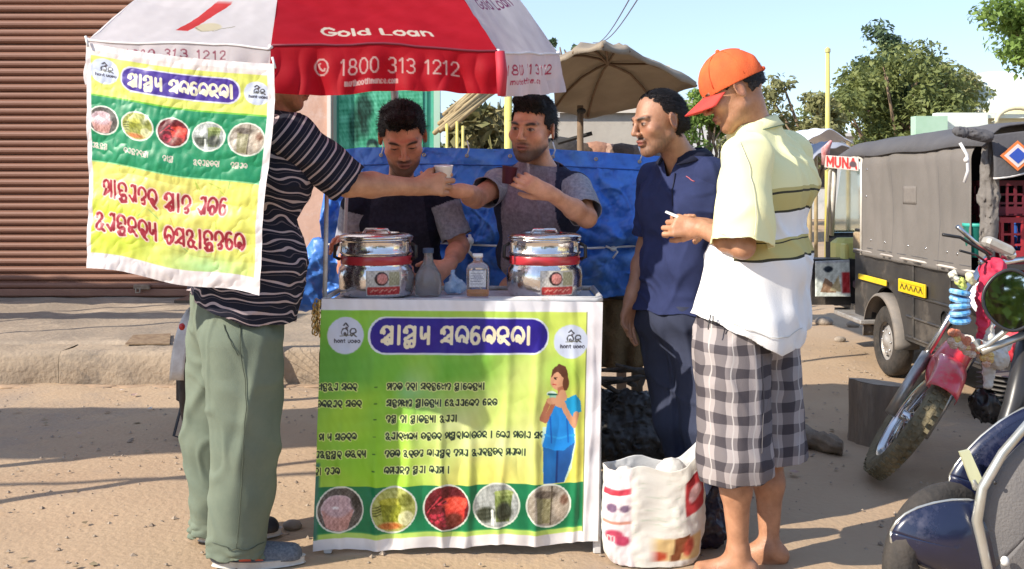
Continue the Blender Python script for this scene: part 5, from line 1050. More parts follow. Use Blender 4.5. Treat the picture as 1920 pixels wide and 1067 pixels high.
# ---------------- the cart
ct = thing('vending_cart', 'white sheet-topped vending cart with a thin steel frame between the customers', 'cart', (-.18, 3.78, 0))
m_steel = mat('painted_steel_white', (.62,.62,.62), rough=.4, c2=(.50,.49,.48), scale=8, wear=(.38,.33,.28), wscale=9); m_top = mat('grey_white_laminate', (.56,.58,.64), rough=.35, c2=(.50,.52,.58), scale=6, wear=(.42,.42,.44), wscale=7)
Yc = 3.60; cx0, cx1 = W(606,0,Yc)[0], W(1127,0,Yc)[0]; zc = W(0,566,Yc)[2]; yb_ = 4.02
MB().bbox(((cx0+cx1)/2, (Yc+yb_)/2, zc-.012), (cx1-cx0-.02, yb_-Yc-.02, .02), .004).build('tabletop', m_top, ct)
rail = MB().tube([V(cx0,Yc,zc+.004), V(cx1-.02,Yc,zc+.004), V(cx1,Yc+.02,zc+.006), V(cx1,yb_,zc+.006)], .009, 8).tube([V(cx1,yb_,zc+.006), V(cx0,yb_,zc+.006), V(cx0,Yc,zc+.006)], .009, 8).build('rim_rail', m_steel, ct, True)
MB().tube([V(cx1-.40,Yc+.012,zc+.012), V(cx1-.02,Yc+.012,zc+.012), V(cx1+.004,Yc+.05,zc+.012), V(cx1+.004,yb_-.02,zc+.012)], .0065, 8).build('rim_rail', m_steel, ct, True)
for x in (cx0+.012, cx1-.012):
    for y in (Yc+.03, yb_-.02): MB().bbox((x, y, (zc-.02)/2), (.028, .028, zc-.02), .003).build('leg', m_steel, ct)
MB().tube([V(cx0,Yc+.03,zc), V(cx0+.004,Yc+.05,W(0,352,Yc)[2])], .008, 8).build('upright', m_steel, ct, True)
MB().tube([V(cx0,yb_,zc), V(cx0+.02,yb_,zc+.5)], .007, 8).build('upright', m_steel, ct, True)
for z in (.25,): MB().box(((cx0+cx1)/2, Yc+.03, z), (cx1-cx0-.05, .02, .03)).box(((cx0+cx1)/2, yb_-.02, z), (cx1-cx0-.05, .02, .03)).build('stretcher', m_steel, ct)
ch = thing('chain', 'tangled brass chain hanging from the cart\'s left corner post', 'chain', tuple(W(596,575,3.58)))
mb = MB(); 
for k in range(26):
    c_ = W(594+6*math.sin(k*1.3), 566+2.4*k, 3.575+.01*math.cos(k*2.1)); a = k*1.2; u = V(math.cos(a), math.sin(a), .2); w = V(-.2*math.cos(a), .1, 1); mb.tube([c_+(u*math.cos(t)*.007+w*math.sin(t)*.011) for t in np.linspace(0, 6.283, 9)], .0026, 5, False)
mb.build('links', mat('brass_chain', (.55,.38,.14), rough=.35, metal=.8), ch, True)

# ---------------- front banner
m_vinyl = mat('printed_vinyl', attr='Col', rough=.42, spec=.45, twoside=.10, bump=.06, bscale=60)
CB = front_print(); nu, nv = 520, 440
TL, TR, BR, BL = W(604,560,3.575), W(1130,566,3.575), W(1121,1017,3.60), W(588,1032,3.62)
P = flat_grid(TL, TR, BR, BL, nu, nv); Ug, Vg = np.meshgrid(np.linspace(0,1,nu), np.linspace(0,1,nv), indexing='ij')
fold = sum(a*np.exp(-((Ug-c0-.012*np.sin(Vg*4+c0*20)-s_*Vg)/w)**2) for c0, a, w, s_ in ((.10,.007,.015,.0),(.20,.011,.017,.01),(.33,.007,.02,-.01),(.45,.008,.014,.0),(.545,.012,.02,-.02),(.66,.009,.016,.0),(.79,.012,.018,-.02),(.90,.009,.014,.01),(.96,.006,.012,.0)))
P[..., 1] -= .004+fold*(.15+.85*np.clip(Vg*1.3, 0, 1))+.010*np.sin(Ug*17+2*Vg)*np.clip(Vg, 0, 1)+.004*fbm(P*V(1,0,1), .3, 5)+.0022*np.abs(sn(P*V(1,0,.6), .11, 8)); P[..., 2] += .006*np.sin(Ug*21)*Vg**3
bF = thing('banner', 'green and yellow Odia health awareness banner hung on the front of the cart', 'banner', tuple(TL))
o = print_sheet('vinyl_sheet', CB, P, m_vinyl, bF, 0)
# ---------------- hanging banner at the left
CL = left_print(); nu, nv = 400, 500
Yb = 3.22
TL, TR, BR, BL = W(163,80,Yb+.10), W(512,120,Yb-.02), W(482,556,Yb+.01), W(166,502,Yb+.08)
P = flat_grid(TL, TR, BR, BL, nu, nv); Ug, Vg = np.meshgrid(np.linspace(0,1,nu), np.linspace(0,1,nv), indexing='ij')
nz = P*V(1,0,1); P[..., 1] -= .012*np.sin(Ug*6.3+1)*Vg+.010*fbm(nz, .45, 14)*(.3+.7*Vg)+.006*np.abs(sn(nz*V(.7,0,1.2)+nz[..., ::-1]*.4, .22, 15))+.0022*np.abs(fbm(nz, .10, 17, 3))
P[..., 0] += .010*np.sin(Vg*7+.5)*(Ug-.2)+.012*np.sin(Vg*3.1)*(Ug > .0)*Ug; P[..., 2] += .008*np.sin(Ug*9)*Vg-.012*np.sin(Ug*math.pi)*(1-Vg)
bL = thing('banner', 'crumpled yellow and green banner hanging from the umbrella over the striped man', 'banner', tuple(TL))
print_sheet('vinyl_sheet', CL, P, m_vinyl, bL, 0)
for q in (TL, TR): MB().tube([q+V(0,-.01,.02), q+V(.01,-.015,-.015)], .004, 6).build('tie', m_rope, bL, True)

# ---------------- umbrella
um = thing('market_umbrella', 'big red and white sponsor umbrella with printed flaps shading the cart', 'umbrella', (-.51, 4.62, 0))
rim = [W(165,76,3.52), W(508,88,3.34), W(934,97,3.42), W(1047,100,3.95), V(.165,4.60,1.93), V(-.05,5.18,2.02), V(-.80,5.25,2.04), V(-1.42,4.75,1.98)]
apex = V(-.66, 4.25, 2.76); inner = [W(252,0,3.78), W(520,0,3.60), W(870,0,3.66), W(975,0,4.10)]
def panel_canvas(k):
    w, hf, hs = 430, 100, 330; red = (205,22,42)
    flap = Canvas(w, hf, red if k in (1, 5, 3, 7) and k in (1, 5) else (236,228,230), 1.); slope = Canvas(w, hs, red if k in (1, 5) else (238,234,236), .8)
    pk = (190,70,95)
    if k == 1:
        flap.text('@ 1800 313 1212', 82, 60, 31, 3.4, (240,205,195), LAT, wid=.80, sp=.10); flap.text('muthootfinance.com', 138, 82, 11, 2.4, (240,205,195), LAT, wid=.62, sp=.14)
        # slope canvas: x along the rim, y up from the rim
        slope.text('Gold Loan', 96, 330-52, 30, 7.2, (250,240,220), LAT, wid=1.02, sp=.14)
    if k == 0:
        flap.text('1800 313 1212', 92, 32, 18, 3.0, (165,80,100), LAT, wid=1.15, sp=.3); flap.text('muthootfinance.com', 140, 46, 10, 2.2, (150,75,95), LAT, wid=.8, sp=.2)
        slope.poly([(214,330-66),(182,330-66),(238,330-190),(290,330-190)], (225,70,70)); slope.ell(262, 330-84, 34, 20, (232,222,190), 3); slope.stroke([(228,330-82),(250,330-66),(285,330-64),(296,330-76),(330,330-84)], 2.5, (150,145,115))
    if k == 2:
        flap.text('1800 313 1212', 60, 50, 22, 3.6, pk, LAT, wid=1.25, sp=.25); flap.text('muthootfinance.com', 80, 72, 12, 2.6, pk, LAT, wid=1.0, sp=.2); slope.text('Gold Loan', 96, 330-170, 36, 6, (150,70,120), LAT, wid=1.0, sp=.14)
    for c in (flap, slope): c.mottle((slice(None), slice(None)), 3, 60, k)
    return flap, slope
m_umb = mat('umbrella_fabric', attr='Col', rough=.65, spec=.3, twoside=.58, bump=.05, bscale=90)
for k in range(8):
    a, b_ = rim[k], rim[(k+1) % 8]; flap, slope = panel_canvas(k); hi = k < 3; nu, nv = (300, 170) if hi else (30, 20)
    u = np.linspace(0, 1, nu)[:, None, None]; t = np.linspace(0, 1, nv)[None, :, None]
    ia = inner[k] if k < 4 else a+(apex-a)*.42; ib = inner[k+1] if k+1 < 4 else b_+(apex-b_)*.42
    if k == 3: ia = inner[3]
    if k == 7: ib = inner[0]
    e = lambda p, q, s: np.where(s < .42, p+(q-p)*(s/.42), q+(apex-q)*((s-.42)/.58))
    P = e(a, ia, t)*(1-u)+e(b_, ib, t)*u; sag = .030*np.sin(u*math.pi)*np.sin(t*math.pi); P = P-np.concatenate([0*sag, 0*sag, sag], -1)*1.0
    if k == 1: P[..., 2] += (.012*np.sin(u*math.pi)*np.exp(-t*14))[..., 0]
    P[..., 2] += .004*fbm(P, .35, k)
    o = put('panel', grid_mesh('panel', P), m_umb, um); L_ = (1 if hi else 1)
    dist = np.linalg.norm(P-P[:, :1], axis=-1)/.76*430*1.0; uu = np.broadcast_to(u[..., 0]*430, dist.shape); attr_col(o.data, lin(slope.sample(np.clip(uu, 0, 429), np.clip(330-dist, 0, 329))).reshape(-1, 3)*.85)
    # hanging flap (a sub-part of its panel)
    nvf = 60 if hi else 8; t = np.linspace(0, 1, nvf)[None, :, None]; edge = P[:, :1]; out = nrm(np.cross(b_-a, V(0,0,1))); out = out if np.dot(out, (a+b_)/2-apex) > 0 else -out
    H = .155 if k != 2 else .150; drop = V(0,0,-1)*H+out*.0; Pf = edge+t*drop+out*(.003+0*t)
    w_ = (.018*np.sin(u*19+k)+.012*np.sin(u*41+2*k))*t; Pf = Pf+w_*out
    nz = Pf*V(1,.2,1); Pf = Pf+out*(.010*np.abs(sn(nz*V(1,0,.5), .10, 70+k))*np.sin(np.clip(t[..., 0], 0, 1)*2.2))[..., None]
    if k == 1: Pf[..., 2] -= (.012*np.sin(u*5+.4)*t)[..., 0]; Pf[..., 1] += (.020*np.clip(u-.8, 0, 1)*t)[..., 0]
    fo = put('flap', grid_mesh('flap', Pf), m_umb, o); uu = np.broadcast_to(u[..., 0]*430, (nu, nvf)); vv_ = np.broadcast_to(t[..., 0]*99, (nu, nvf)); attr_col(fo.data, lin(flap.sample(np.clip(uu, 0, 429), vv_)).reshape(-1, 3)*.85)
    sub(o, MB().tube([p+out*.004 for p in edge[::max(1, nu//14), 0]]+[edge[-1, 0]+out*.004], .0045, 6).build('piping', mat('dark_red_piping', (.16,.01,.025), rough=.7) if k in (1, 5) else mat('grey_white_piping', (.6,.56,.56), rough=.7), um, True))
    MB().tube([e(a, ia, s)-V(0,0,.018) for s in (0., .2, .42, .7, 1.)], .006, 6).build('rib', mat('umbrella_steel', (.35,.36,.38), rough=.4, metal=.6), um, True)
    MB().tube([e(a, ia, .42)-V(0,0,.02), V(-.54,4.55,2.02)], .005, 6).build('strut', MATS['umbrella_steel'], um, True)
MB().tube([V(-.505,4.62,0), V(-.51,4.62,1.4), V(-.55,4.50,2.1), apex-V(0,0,.02)], .017, 10).build('pole', MATS['umbrella_steel'], um, True); MB().bbox((-.505,4.62,.04), (.3,.22,.08), .02).build('base', m_conc, um)
MB().tube([rim[2]+V(.006,-.01,0), rim[2]+V(.012,-.01,-.07), rim[2]+V(.012,-.012,-.15)], [.016,.020,.014], 8).build('corner_webbing', mat('red_webbing', (.42,.02,.04), rough=.7), um, True)
for k in range(4): MB().ball(rim[k], .010, 8).build('rib_tip', mat('white_tip', (.7,.7,.68), rough=.5), um, True)

# ---------------- steel urns
m_ss = mat('polished_steel', (.74,.71,.69), rough=.17, metal=1., bump=.35, bscale=22, wear=(.40,.36,.34), wscale=9); m_ssd = mat('dark_handle', (.02,.018,.018), rough=.4)
m_sticker = mat('sticker_print', attr='Col', rough=.4)
def urn(px, label, Y=3.80, grp='steel urns of drink on the cart'):
    c0 = W(px, 552, Y); z0 = zc+.003; s = 1.; R0 = .138; t = thing('steel_urn', label, 'urn', (c0[0], Y, z0), grp); C0 = (c0[0], Y, z0)
    prof = [(.0,0),(.120,0),(.134,.006),(.140,.030),(.143,.075),(.139,.103),(.131,.112),(.130,.118),(.130,.150),(.131,.154),(.136,.158),(.137,.163),(.131,.168),(.130,.200),(.132,.204),(.137,.207),(.137,.212),(.128,.216)]
    MB().lathe(prof, 56, C0).build('body', m_ss, t, True)
    MB().lathe([(.132,.119),(.1335,.121),(.1335,.148),(.132,.150)], 56, C0).build('red_band', mat('red_enamel', (.42,.03,.04), rough=.25, spec=.6), t, True)
    MB().lathe([(.136,.214),(.139,.217),(.136,.224),(.120,.231),(.09,.234),(.088,.229),(.0,.227)], 56, C0).build('lid', m_ss, t, True)
    MB().tube([V(c0[0]-.05, Y, z0+.229), V(c0[0]-.04, Y, z0+.245), V(c0[0]+.04, Y, z0+.245), V(c0[0]+.05, Y, z0+.229)], .006, 8).build('lid_handle', m_ss, t, True)
    for e in (-1, 1):
        MB().tube([V(c0[0]+e*.131, Y-.02, z0+.195), V(c0[0]+e*.150, Y-.03, z0+.185), V(c0[0]+e*.152, Y-.03, z0+.145), V(c0[0]+e*.134, Y-.02, z0+.135)], .007, 8).build('side_handle', m_ssd, t, True)
        MB().bbox((c0[0]+e*.120, Y-.062, z0+.182), (.018, .012, .040), .003, rotm('Z', e*55)).build('clasp', m_ss, t)
    # sticker: red name strip with a round picture above
    c = Canvas(70, 56, (190,185,175), 1); c.rect(0, 0, 70, 56, (205,200,190)); c.ell(30, 18, 13, 15, (50,30,32)); c.ell(31, 18, 10, 12, (215,140,130), 2); c.rect(2, 36, 68, 54, (195,60,55), 3); 
    for k in range(6): c.stroke([(8+9*k, 48-3*(k % 2)), (14+9*k, 42)], 2.5, (235,170,150))
    c.rect(44, 4, 66, 34, (170,165,130), 3); c.mottle((slice(None), slice(None)), 16, 5, 4)
    nu, nv = 60, 46; A = np.linspace(-98, -44, nu)[:, None]; Z = np.linspace(.102, .010, nv)[None, :]; rr = np.interp(Z, [.0,.006,.03,.075,.103], [.134,.134,.140,.143,.139])+.0012
    P = np.stack([c0[0]+rr*np.cos(np.radians(A)), Y+rr*np.sin(np.radians(A)), z0+Z+0*A], -1); print_sheet('sticker', c, P, m_sticker, t, 0)
    # tap at the front
    return t
urn(706, 'steel urn with red band, left one, in front of the vendor looking down'); urn(1021, 'steel urn with red band, right one, in front of the bearded vendor')

# ---------------- flask, bottle, pouch, cups
m_clear = mat('clear_plastic', (.92,.94,.96), rough=.08, trans=.92, spec=.5); m_frost = mat('frosted_plastic', (.66,.65,.63), rough=.25, trans=.75, c2=(.45,.44,.42), scale=14)
t = thing('flask', 'smoky conical flask standing between the left urn and the vendor\'s hand', 'flask', tuple(W(803,552,3.80)*V(1,1,0)+V(0,0,zc))); c0 = tuple(W(803,552,3.80)*V(1,1,0)+V(0,0,zc+.002))
MB().lathe([(0,0),(.046,0),(.050,.010),(.050,.045),(.048,.075),(.034,.100),(.020,.125),(.016,.150),(.017,.165)], 28, c0).build('body', m_frost, t, True); MB().lathe([(.0205,.158),(.0205,.176),(0,.178)], 20, c0).build('cap', mat('dark_blue_cap', (.05,.08,.14), rough=.5), t, True)
t = thing('bottle', 'square plastic bottle with orange drink in the bottom, front edge of the cart', 'bottle', tuple(W(896,560,3.66)*V(1,1,0)+V(0,0,zc))); c0 = W(896,556,3.67)*V(1,1,0)+V(0,0,zc+.014)
def sqr(r, z, n=28, p=4.): return [V(r*math.copysign(abs(math.cos(a))**(2/p), math.cos(a)), r*.8*math.copysign(abs(math.sin(a))**(2/p), math.sin(a)), z)+c0 for a in np.linspace(0, 2*math.pi, n, endpoint=False)]
def loft(rings, cap=True):
    n = len(rings[0]); mb = MB(); f = [(i*n+k, i*n+(k+1) % n, (i+1)*n+(k+1) % n, (i+1)*n+k) for i in range(len(rings)-1) for k in range(n)]
    if cap: f += [tuple(range(n-1, -1, -1)), tuple((len(rings)-1)*n+k for k in range(n))]
    return mb.add([p for r in rings for p in r], f)
loft([sqr(.038,0), sqr(.041,.004), sqr(.041,.098), sqr(.036,.112), sqr(.020,.122,p=2), sqr(.016,.128,p=2), sqr(.016,.142,p=2)]).build('body', m_clear, t, True); loft([sqr(.0375,.003), sqr(.0375,.026)]).build('drink', mat('orange_drink', (.80,.28,.05), rough=.25, c2=(.85,.38,.08), scale=20), t, True); loft([sqr(.0185,.139,p=2), sqr(.0185,.153,p=2)]).build('cap', mat('white_cap', (.7,.72,.74), rough=.5), t, True)
c = Canvas(60, 50, (196,200,208), 1.2); [c.stroke([(6,8+8*k),(50-9*(k % 2),8+8*k)], 2, (120,125,140)) for k in range(5)]; c.ell(30, 20, 16, 9, (165,170,185), 5); c.mottle((slice(None), slice(None)), 14, 6, 4)
P = flat_grid(c0+V(-.030,-.0335,.094), c0+V(.030,-.0335,.094), c0+V(.030,-.0335,.034), c0+V(-.030,-.0335,.034), 50, 44); print_sheet('label', c, P, m_sticker, t, .0006)
t = thing('plastic_pouch', 'crumpled pale blue water pouch beside the vendor\'s hand on the cart', 'pouch', tuple(W(852,552,3.84)*V(1,1,0)+V(0,0,zc)))
F = Field([W(852,530,3.84)], .12, .0045); c0 = W(852,552,3.85)*V(1,1,0)+V(0,0,zc); F.cone(c0+V(-.018,0,.026), c0+V(.02,.0,.028), .026, .026, .02).cone(c0+V(0,0,.04), c0+V(-.005,0,.085), .022, .010, .02); F.disp(lambda q: crumple(q, .010, .05, 5)-.004, 4); v, Qf = F.mesh(); v[:,2] = np.maximum(v[:,2], zc+.002); put('pouch', raw_mesh('pouch', v, Qf, True), mat('pale_blue_film', (.30,.48,.72), rough=.2, trans=.3, c2=(.62,.74,.86), scale=25), t)
t = thing('paper_scrap', 'small white scrap lying on the cart top beside the bottle', 'paper', tuple(W(862,556,3.68)*V(1,1,0)+V(0,0,zc))); c0 = W(862,556,3.68)*V(1,1,0)+V(0,0,zc+.003); MB().prism([c0+V(-.03,-.015,0), c0+V(.03,-.02,.002), c0+V(.034,.015,0), c0+V(-.02,.02,.004)], V(0,0,.0015)).build('scrap', mat('white_paper2', (.75,.75,.76), rough=.8), t)
def cup(name, label, c0, R, r0, r1, h, m, tilt=None, fill=None):
    t = thing(name, label, 'cup', tuple(c0)); R_ = R
    MB().lathe([(0,0),(r0,0),(r1,h),(r1+.002,h+.001),(r1-.002,h-.002),(r0-.002,.003),(0,.003)], 24, c0, R_).build('body', m, t, True)
    MB().lathe([(r1*1.0,h-.002),(r1*1.05,h),(r1*1.0,h+.002),(r1*.96,h)], 24, c0, R_).build('rim', m, t, True)
    if fill: MB().lathe([(0,h*.8),(r0+(r1-r0)*.8-.002,h*.8)], 24, c0, R_).build('drink', fill, t)
    return t
cup('paper_cup', 'white paper cup passed from the bearded vendor into the striped man\'s hand', W(832,351,3.715), rotm('X', 6), .023, .034, .078, mat('white_paper_cup', (.78,.76,.76), rough=.5), fill=mat('ragi_drink', (.30,.19,.15), rough=.3))
cup('dark_cup', 'dark maroon cup held at the bearded vendor\'s chin', W(952,345,3.86), rotm('Y', 8), .022, .030, .066, mat('maroon_cup', (.07,.012,.025), rough=.3), fill=MATS['ragi_drink'])
t = thing('wrist_thread', 'pale thread bracelet on the wrist of the vendor looking down', 'bracelet', tuple(W(838,492,4.0))); w_ = B.J['wrL']; dd = nrm(B.J['wrL']-B.J['elL']); u_ = nrm(np.cross(dd, V(0,0,1))); v_ = np.cross(dd, u_); MB().tube([w_-dd*.02+(u_*math.cos(a)+v_*math.sin(a))*.028 for a in np.linspace(0, 6.283, 17)], .003, 6, False).build('thread', mat('cream_thread', (.7,.6,.45), rough=.8), t, True)
# ---------------- seams that show on the clothes
def seam(owner, name, pts, m, r=.0016, parent=None, off=.004):
    'thread laid on the cloth: each pixel of the photograph is projected on to the nearest outer vertex of that garment'
    v = np.empty(len(owner.data.vertices)*3, np.float32); owner.data.vertices.foreach_get('co', v); v = v.reshape(-1, 3).astype(float); px = 960+1900*v[:,0]/v[:,1]; py = 345+1900*(1.32-v[:,2])/v[:,1]; out = []
    for a, b_ in pts:
        d = np.hypot(px-a, py-b_); m_ = d < 4.5
        if not m_.any(): continue
        i = np.nonzero(m_)[0][np.argmin(v[m_, 1])]; out.append(v[i]+V(0,-off,0))
    if len(out) > 3:
        P = np.array(out); P[1:-1] = (P[:-2]+P[1:-1]*2+P[2:])/4; o = MB().tube(list(P), r, 5).build(name, m, None, True); o.parent = owner; o.matrix_parent_inverse = Matrix.Identity(4)
def line(P, n=40):
    P = np.array(P, float); t = np.linspace(0, len(P)-1, n); return np.stack([np.interp(t, range(len(P)), P[:,0]), np.interp(t, range(len(P)), P[:,1])], 1)
gt = [o for o in rA.children if o.name.startswith('trousers')][0]; m_thr = mat('dark_green_thread', (.07,.085,.06), rough=.9)
seam(gt, 'side_seam', line([(452,606),(456,700),(462,800),(458,900),(450,1000),(447,1030)], 60), m_thr); seam(gt, 'pocket_seam', line([(418,606),(432,640),(450,668)], 16), m_thr); seam(gt, 'hem_stitch', line([(395,1018),(430,1030),(470,1030),(500,1016)], 24), m_thr)
sh_ = [o for o in rE.children if o.name.startswith('shorts')][0]; m_thk = mat('dark_thread', (.12,.11,.115), rough=.9)
seam(sh_, 'side_seam', line([(1432,665),(1436,750),(1432,850)], 40), m_thk); pass
pl = [o for o in rE.children if o.name.startswith('polo_shirt')][0]; m_thw = mat('pale_thread', (.55,.54,.50), rough=.9)
seam(pl, 'hem_stitch', line([(1320,580),(1380,608),(1440,636),(1480,634),(1508,614)], 40), m_thw, .0012); seam(pl, 'cuff_stitch', line([(1342,432),(1370,446),(1400,450)], 20), m_thw, .0012); seam(pl, 'shoulder_seam', line([(1385,262),(1400,300),(1415,350),(1420,400),(1416,440)], 30), m_thw, .0012)
ns = [o for o in rD.children if o.name.startswith('polo_shirt')][0]; seam(ns, 'placket', line([(1262,322),(1258,350),(1256,385)], 16), mat('navy_thread', (.008,.010,.03), rough=.9), .0022); seam(ns, 'chest_motif', line([(1283,328),(1290,331),(1299,337)], 6), mat('red_thread', (.4,.1,.12), rough=.8), .002)
# ================================================================== RIGHT-HAND SIDE
# ---------------- printed rice sack and black bag
t = thing('rice_sack', 'white printed woven sack standing open at the foot of the cart', 'sack', tuple(W(1220,1050,3.52)*V(1,1,0)))
cs = Canvas(200, 200, (240,236,226), 1.2); cs.rect(4, 0, 55, 200, (238,226,226)); cs.rect(2, 40, 52, 52, (205,60,80)); cs.ell(18, 78, 9, 9, (125,95,125), 3); cs.ell(42, 80, 10, 7, (120,95,120), 3); cs.rect(2, 106, 52, 112, (215,150,130)); cs.ell(22, 136, 16, 12, (200,70,100), 5); cs.ell(36, 146, 14, 10, (190,60,95), 4); cs.ell(12, 140, 6, 6, (170,40,70), 2); cs.text('m', 8, 148, 16, 3, (245,200,200)); cs.rect(52, 0, 55, 200, (185,150,150)); cs.stroke([(55,60),(54,190)], 1.6, (90,80,70)); cs.rect(158, 30, 196, 100, (200,60,65), 4); cs.ell(176, 66, 12, 16, (235,190,190), 4); cs.stroke([(160,34),(196,32)], 5, (150,25,40)); cs.rect(100, 140, 190, 185, (232,200,140), 6, 5); cs.ell(110, 176, 12, 10, (205,80,50), 5); cs.poly([(140,140),(166,134),(150,186),(132,186)], (140,80,45)); cs.ell(165, 160, 10, 18, (200,85,65), 5)
for k in range(60): q = RNG.rand(4); cs.stroke([(62+q[0]*90, 15+q[1]*115), (62+q[0]*90+12*(q[2]-.5), 15+q[1]*115+8*q[3])], 2, (205,215,195), .6)
nu, nv = 120, 110; U, Vv = np.meshgrid(np.linspace(0, 2*math.pi, nu), np.linspace(0, 1, nv), indexing='ij'); c0 = W(1222,1050,3.56)*V(1,1,0)
# outline: rounded base, slumped shoulders, a peak at the right
rx = .172*(1-.16*np.exp(-Vv*14))*(1+.02*np.sin(Vv*5)); ry = .085*(1-.15*Vv); cosU, sinU = np.cos(U-math.pi), np.sin(U-math.pi)
sx = np.sign(cosU)*np.abs(cosU)**.6; top = .335+.085*np.clip((sx-.55)/.45, 0, 1)**1.5-.01*np.sin(sx*6); P = np.stack([c0[0]+rx*sx+.02*Vv*np.clip(sx, 0, 1), c0[1]+ry*np.sign(sinU)*np.abs(sinU)**.8, top*Vv+.004], -1)
P += np.stack([cosU, sinU, 0*U], -1)*(crumple(P*V(1,1,.6), .010, .20, 81)-.005)[..., None]; me = grid_mesh('woven_bag', P); o = put('woven_bag', me, mat('woven_sack', attr='Col', rough=.6, twoside=.2, bump=.12, bscale=200), t)
uu = (sx*.5+.5)*199; vv_ = (1-Vv)*199; front = np.where(sinU < .2, 1, 0)[..., None]; attr_col(me, (lin(cs.sample(uu, vv_))*.88*front+(1-front)*.7).reshape(-1, 3)); solid(o, .002)
MB().ball(c0+V(0,0,.05), (.14,.07,.05), 14).ball(c0+V(-.03,.0,.20), (.125,.065,.125), 16).ball(c0+V(.07,.0,.25), (.075,.06,.11), 14).ball(c0+V(-.09,.0,.26), (.06,.055,.07), 12).build('contents', mat('white_inner_bag', (.70,.68,.64), rough=.7, c2=(.5,.48,.44), scale=9, bump=.8, bscale=30), t, True)
t = thing('black_bag', 'small black carrier bag with faint purple print between sack and bare legs', 'bag', tuple(W(1330,1000,3.66)*V(1,1,0)))
F = Field([V(.70,3.66,.12)], .24, .006); c0 = W(1328,1000,3.68)*V(1,1,0); F.cone(c0+V(-.03,0,.06), c0+V(.03,0,.06), .055, None, .03).cone(c0+V(0,0,.07), c0+V(.025,0,.21), .055, .02, .04); F.disp(lambda q: crumple(q, .018, .11, 91)-.008, 5); v, Qf = F.mesh(); v[:,2] = np.maximum(v[:,2], .003); put('bag', raw_mesh('bag', v, Qf, True), mat('black_carrier', (.012,.011,.016), rough=.35, c2=(.03,.02,.04), scale=9), t)
MB().tube([c0+V(.01,-.01,.21), c0+V(.02,-.02,.26), c0+V(.04,-.01,.25), c0+V(.035,0,.21)], .005, 6).build('handle', MATS['black_carrier'], t, True)
# ---------------- tree stump, log, stones
def lumpy(name, pts, amp, sc, seed, m, parent, h=.008, kk=.03, flat=True, cutz=None):
    F = Field([p[0] for p in pts]+[p[1] for p in pts], .2, h)
    for a, b_, r0, r1 in pts: F.cone(a, b_, r0, r1, kk)
    F.disp(lambda q: amp*fbm(q, sc, seed)*.5+crumple(q*V(1,1,.35), amp, sc*.5, seed), 5); v, Q = F.mesh()
    if cutz is not None: v[:,2] = np.minimum(v[:,2], cutz)
    v[:,2] = np.maximum(v[:,2], .0); return put(name, raw_mesh(name, v, Q, True), m, parent)
m_stump = mat('weathered_stump', (.27,.205,.145), rough=.95, c2=(.15,.115,.085), scale=7, bump=1., bscale=40, stretch=(1,1,.2), wear=(.30,.24,.18), wscale=4)
t = thing('tree_stump', 'sawn tree stump standing on the road by the motorcycle wheel', 'stump', tuple(W(1652,828,5.15)*V(1,1,0))); c0 = W(1650,828,5.20)*V(1,1,0); rows = []; r = np.random.RandomState(8)
for z, k in ((0,1.04),(.03,1.0),(.15,.98),(.27,1.0),(.300,.985)):
    rows.append([c0+V(math.cos(a)*(.155*k+.012*math.sin(3*a+1)+.006*math.sin(11*a)), math.sin(a)*(.15*k+.010*math.sin(2*a)+.006*math.sin(13*a+z*9)), z+.02*math.cos(a+2.6)*(z > .2)) for a in np.linspace(0, 2*math.pi, 49)])
P = np.array(rows).transpose(1, 0, 2)[::-1]; put('trunk_section', grid_mesh('trunk_section', P, True), m_stump, t)
top = [p+V(0,0,.002) for p in rows[-1][:-1]]; MB().add(top, [tuple(range(len(top)))]).build('sawn_face', mat('sawn_wood', (.36,.30,.23), rough=.9, c2=(.22,.175,.13), scale=10, bump=.5, bscale=50, stretch=(1,3,1)), t)
t = thing('log', 'short grey split log lying on the shaded road', 'log', tuple(W(1532,845,5.0)*V(1,1,0))); c0 = W(1532,845,5.0)*V(1,1,0); rows = []
for k in range(9):
    s_ = k/8; ce = c0+V(-.085+.18*s_, .10-.20*s_, .058-.012*s_); rr = .050*(1-.25*s_)*(1.0 if 0 < k < 8 else .8)
    rows.append([ce+V(.4*math.cos(a)*rr, .9*math.cos(a)*rr, math.sin(a)*rr*1.05)*(1+.24*math.sin(3*a+1.7*k)+.16*math.sin(7*a-k)) for a in np.linspace(0, 2*math.pi, 19)])
P = np.array(rows); P[..., 2] = np.maximum(P[..., 2], .002); put('split_wood', grid_mesh('split_wood', P, False), m_stump, t); 
for rw, s_ in ((rows[0], 1), (rows[-1], -1)): q = [V(p[0], p[1], max(p[2], .002)) for p in rw[:-1]]; MB().add(q, [tuple(range(len(q)))]).build('end_grain', MATS['sawn_wood'], t)
m_stone = mat('field_stone', (.26,.22,.18), rough=.95, c2=(.36,.30,.24), scale=8, bump=.8, bscale=30)
for k, (a, b_, r0, lb) in enumerate(((1600,612,.05,'small stone on the lit patch near the three-wheeler wheel'),(1575,640,.04,'flat pebble left of the three-wheeler wheel'),(1545,608,.07,'grey stone in the shade behind the capped man'),(1140,660,.06,'pale stone at the left side of the black sack'),(548,990,.03,'stone by the striped man\'s rear shoe'))):
    Yk = 1900*1.32/(b_-345); 
    if a == 1140: Yk = 4.75
    c0 = V((a-960)*Yk/1900, Yk, r0*.35); t = tag(MB().ball(c0, (r0*1.3, r0, r0*.7), 10).build('stone', m_stone, None, True), lb, 'stone')

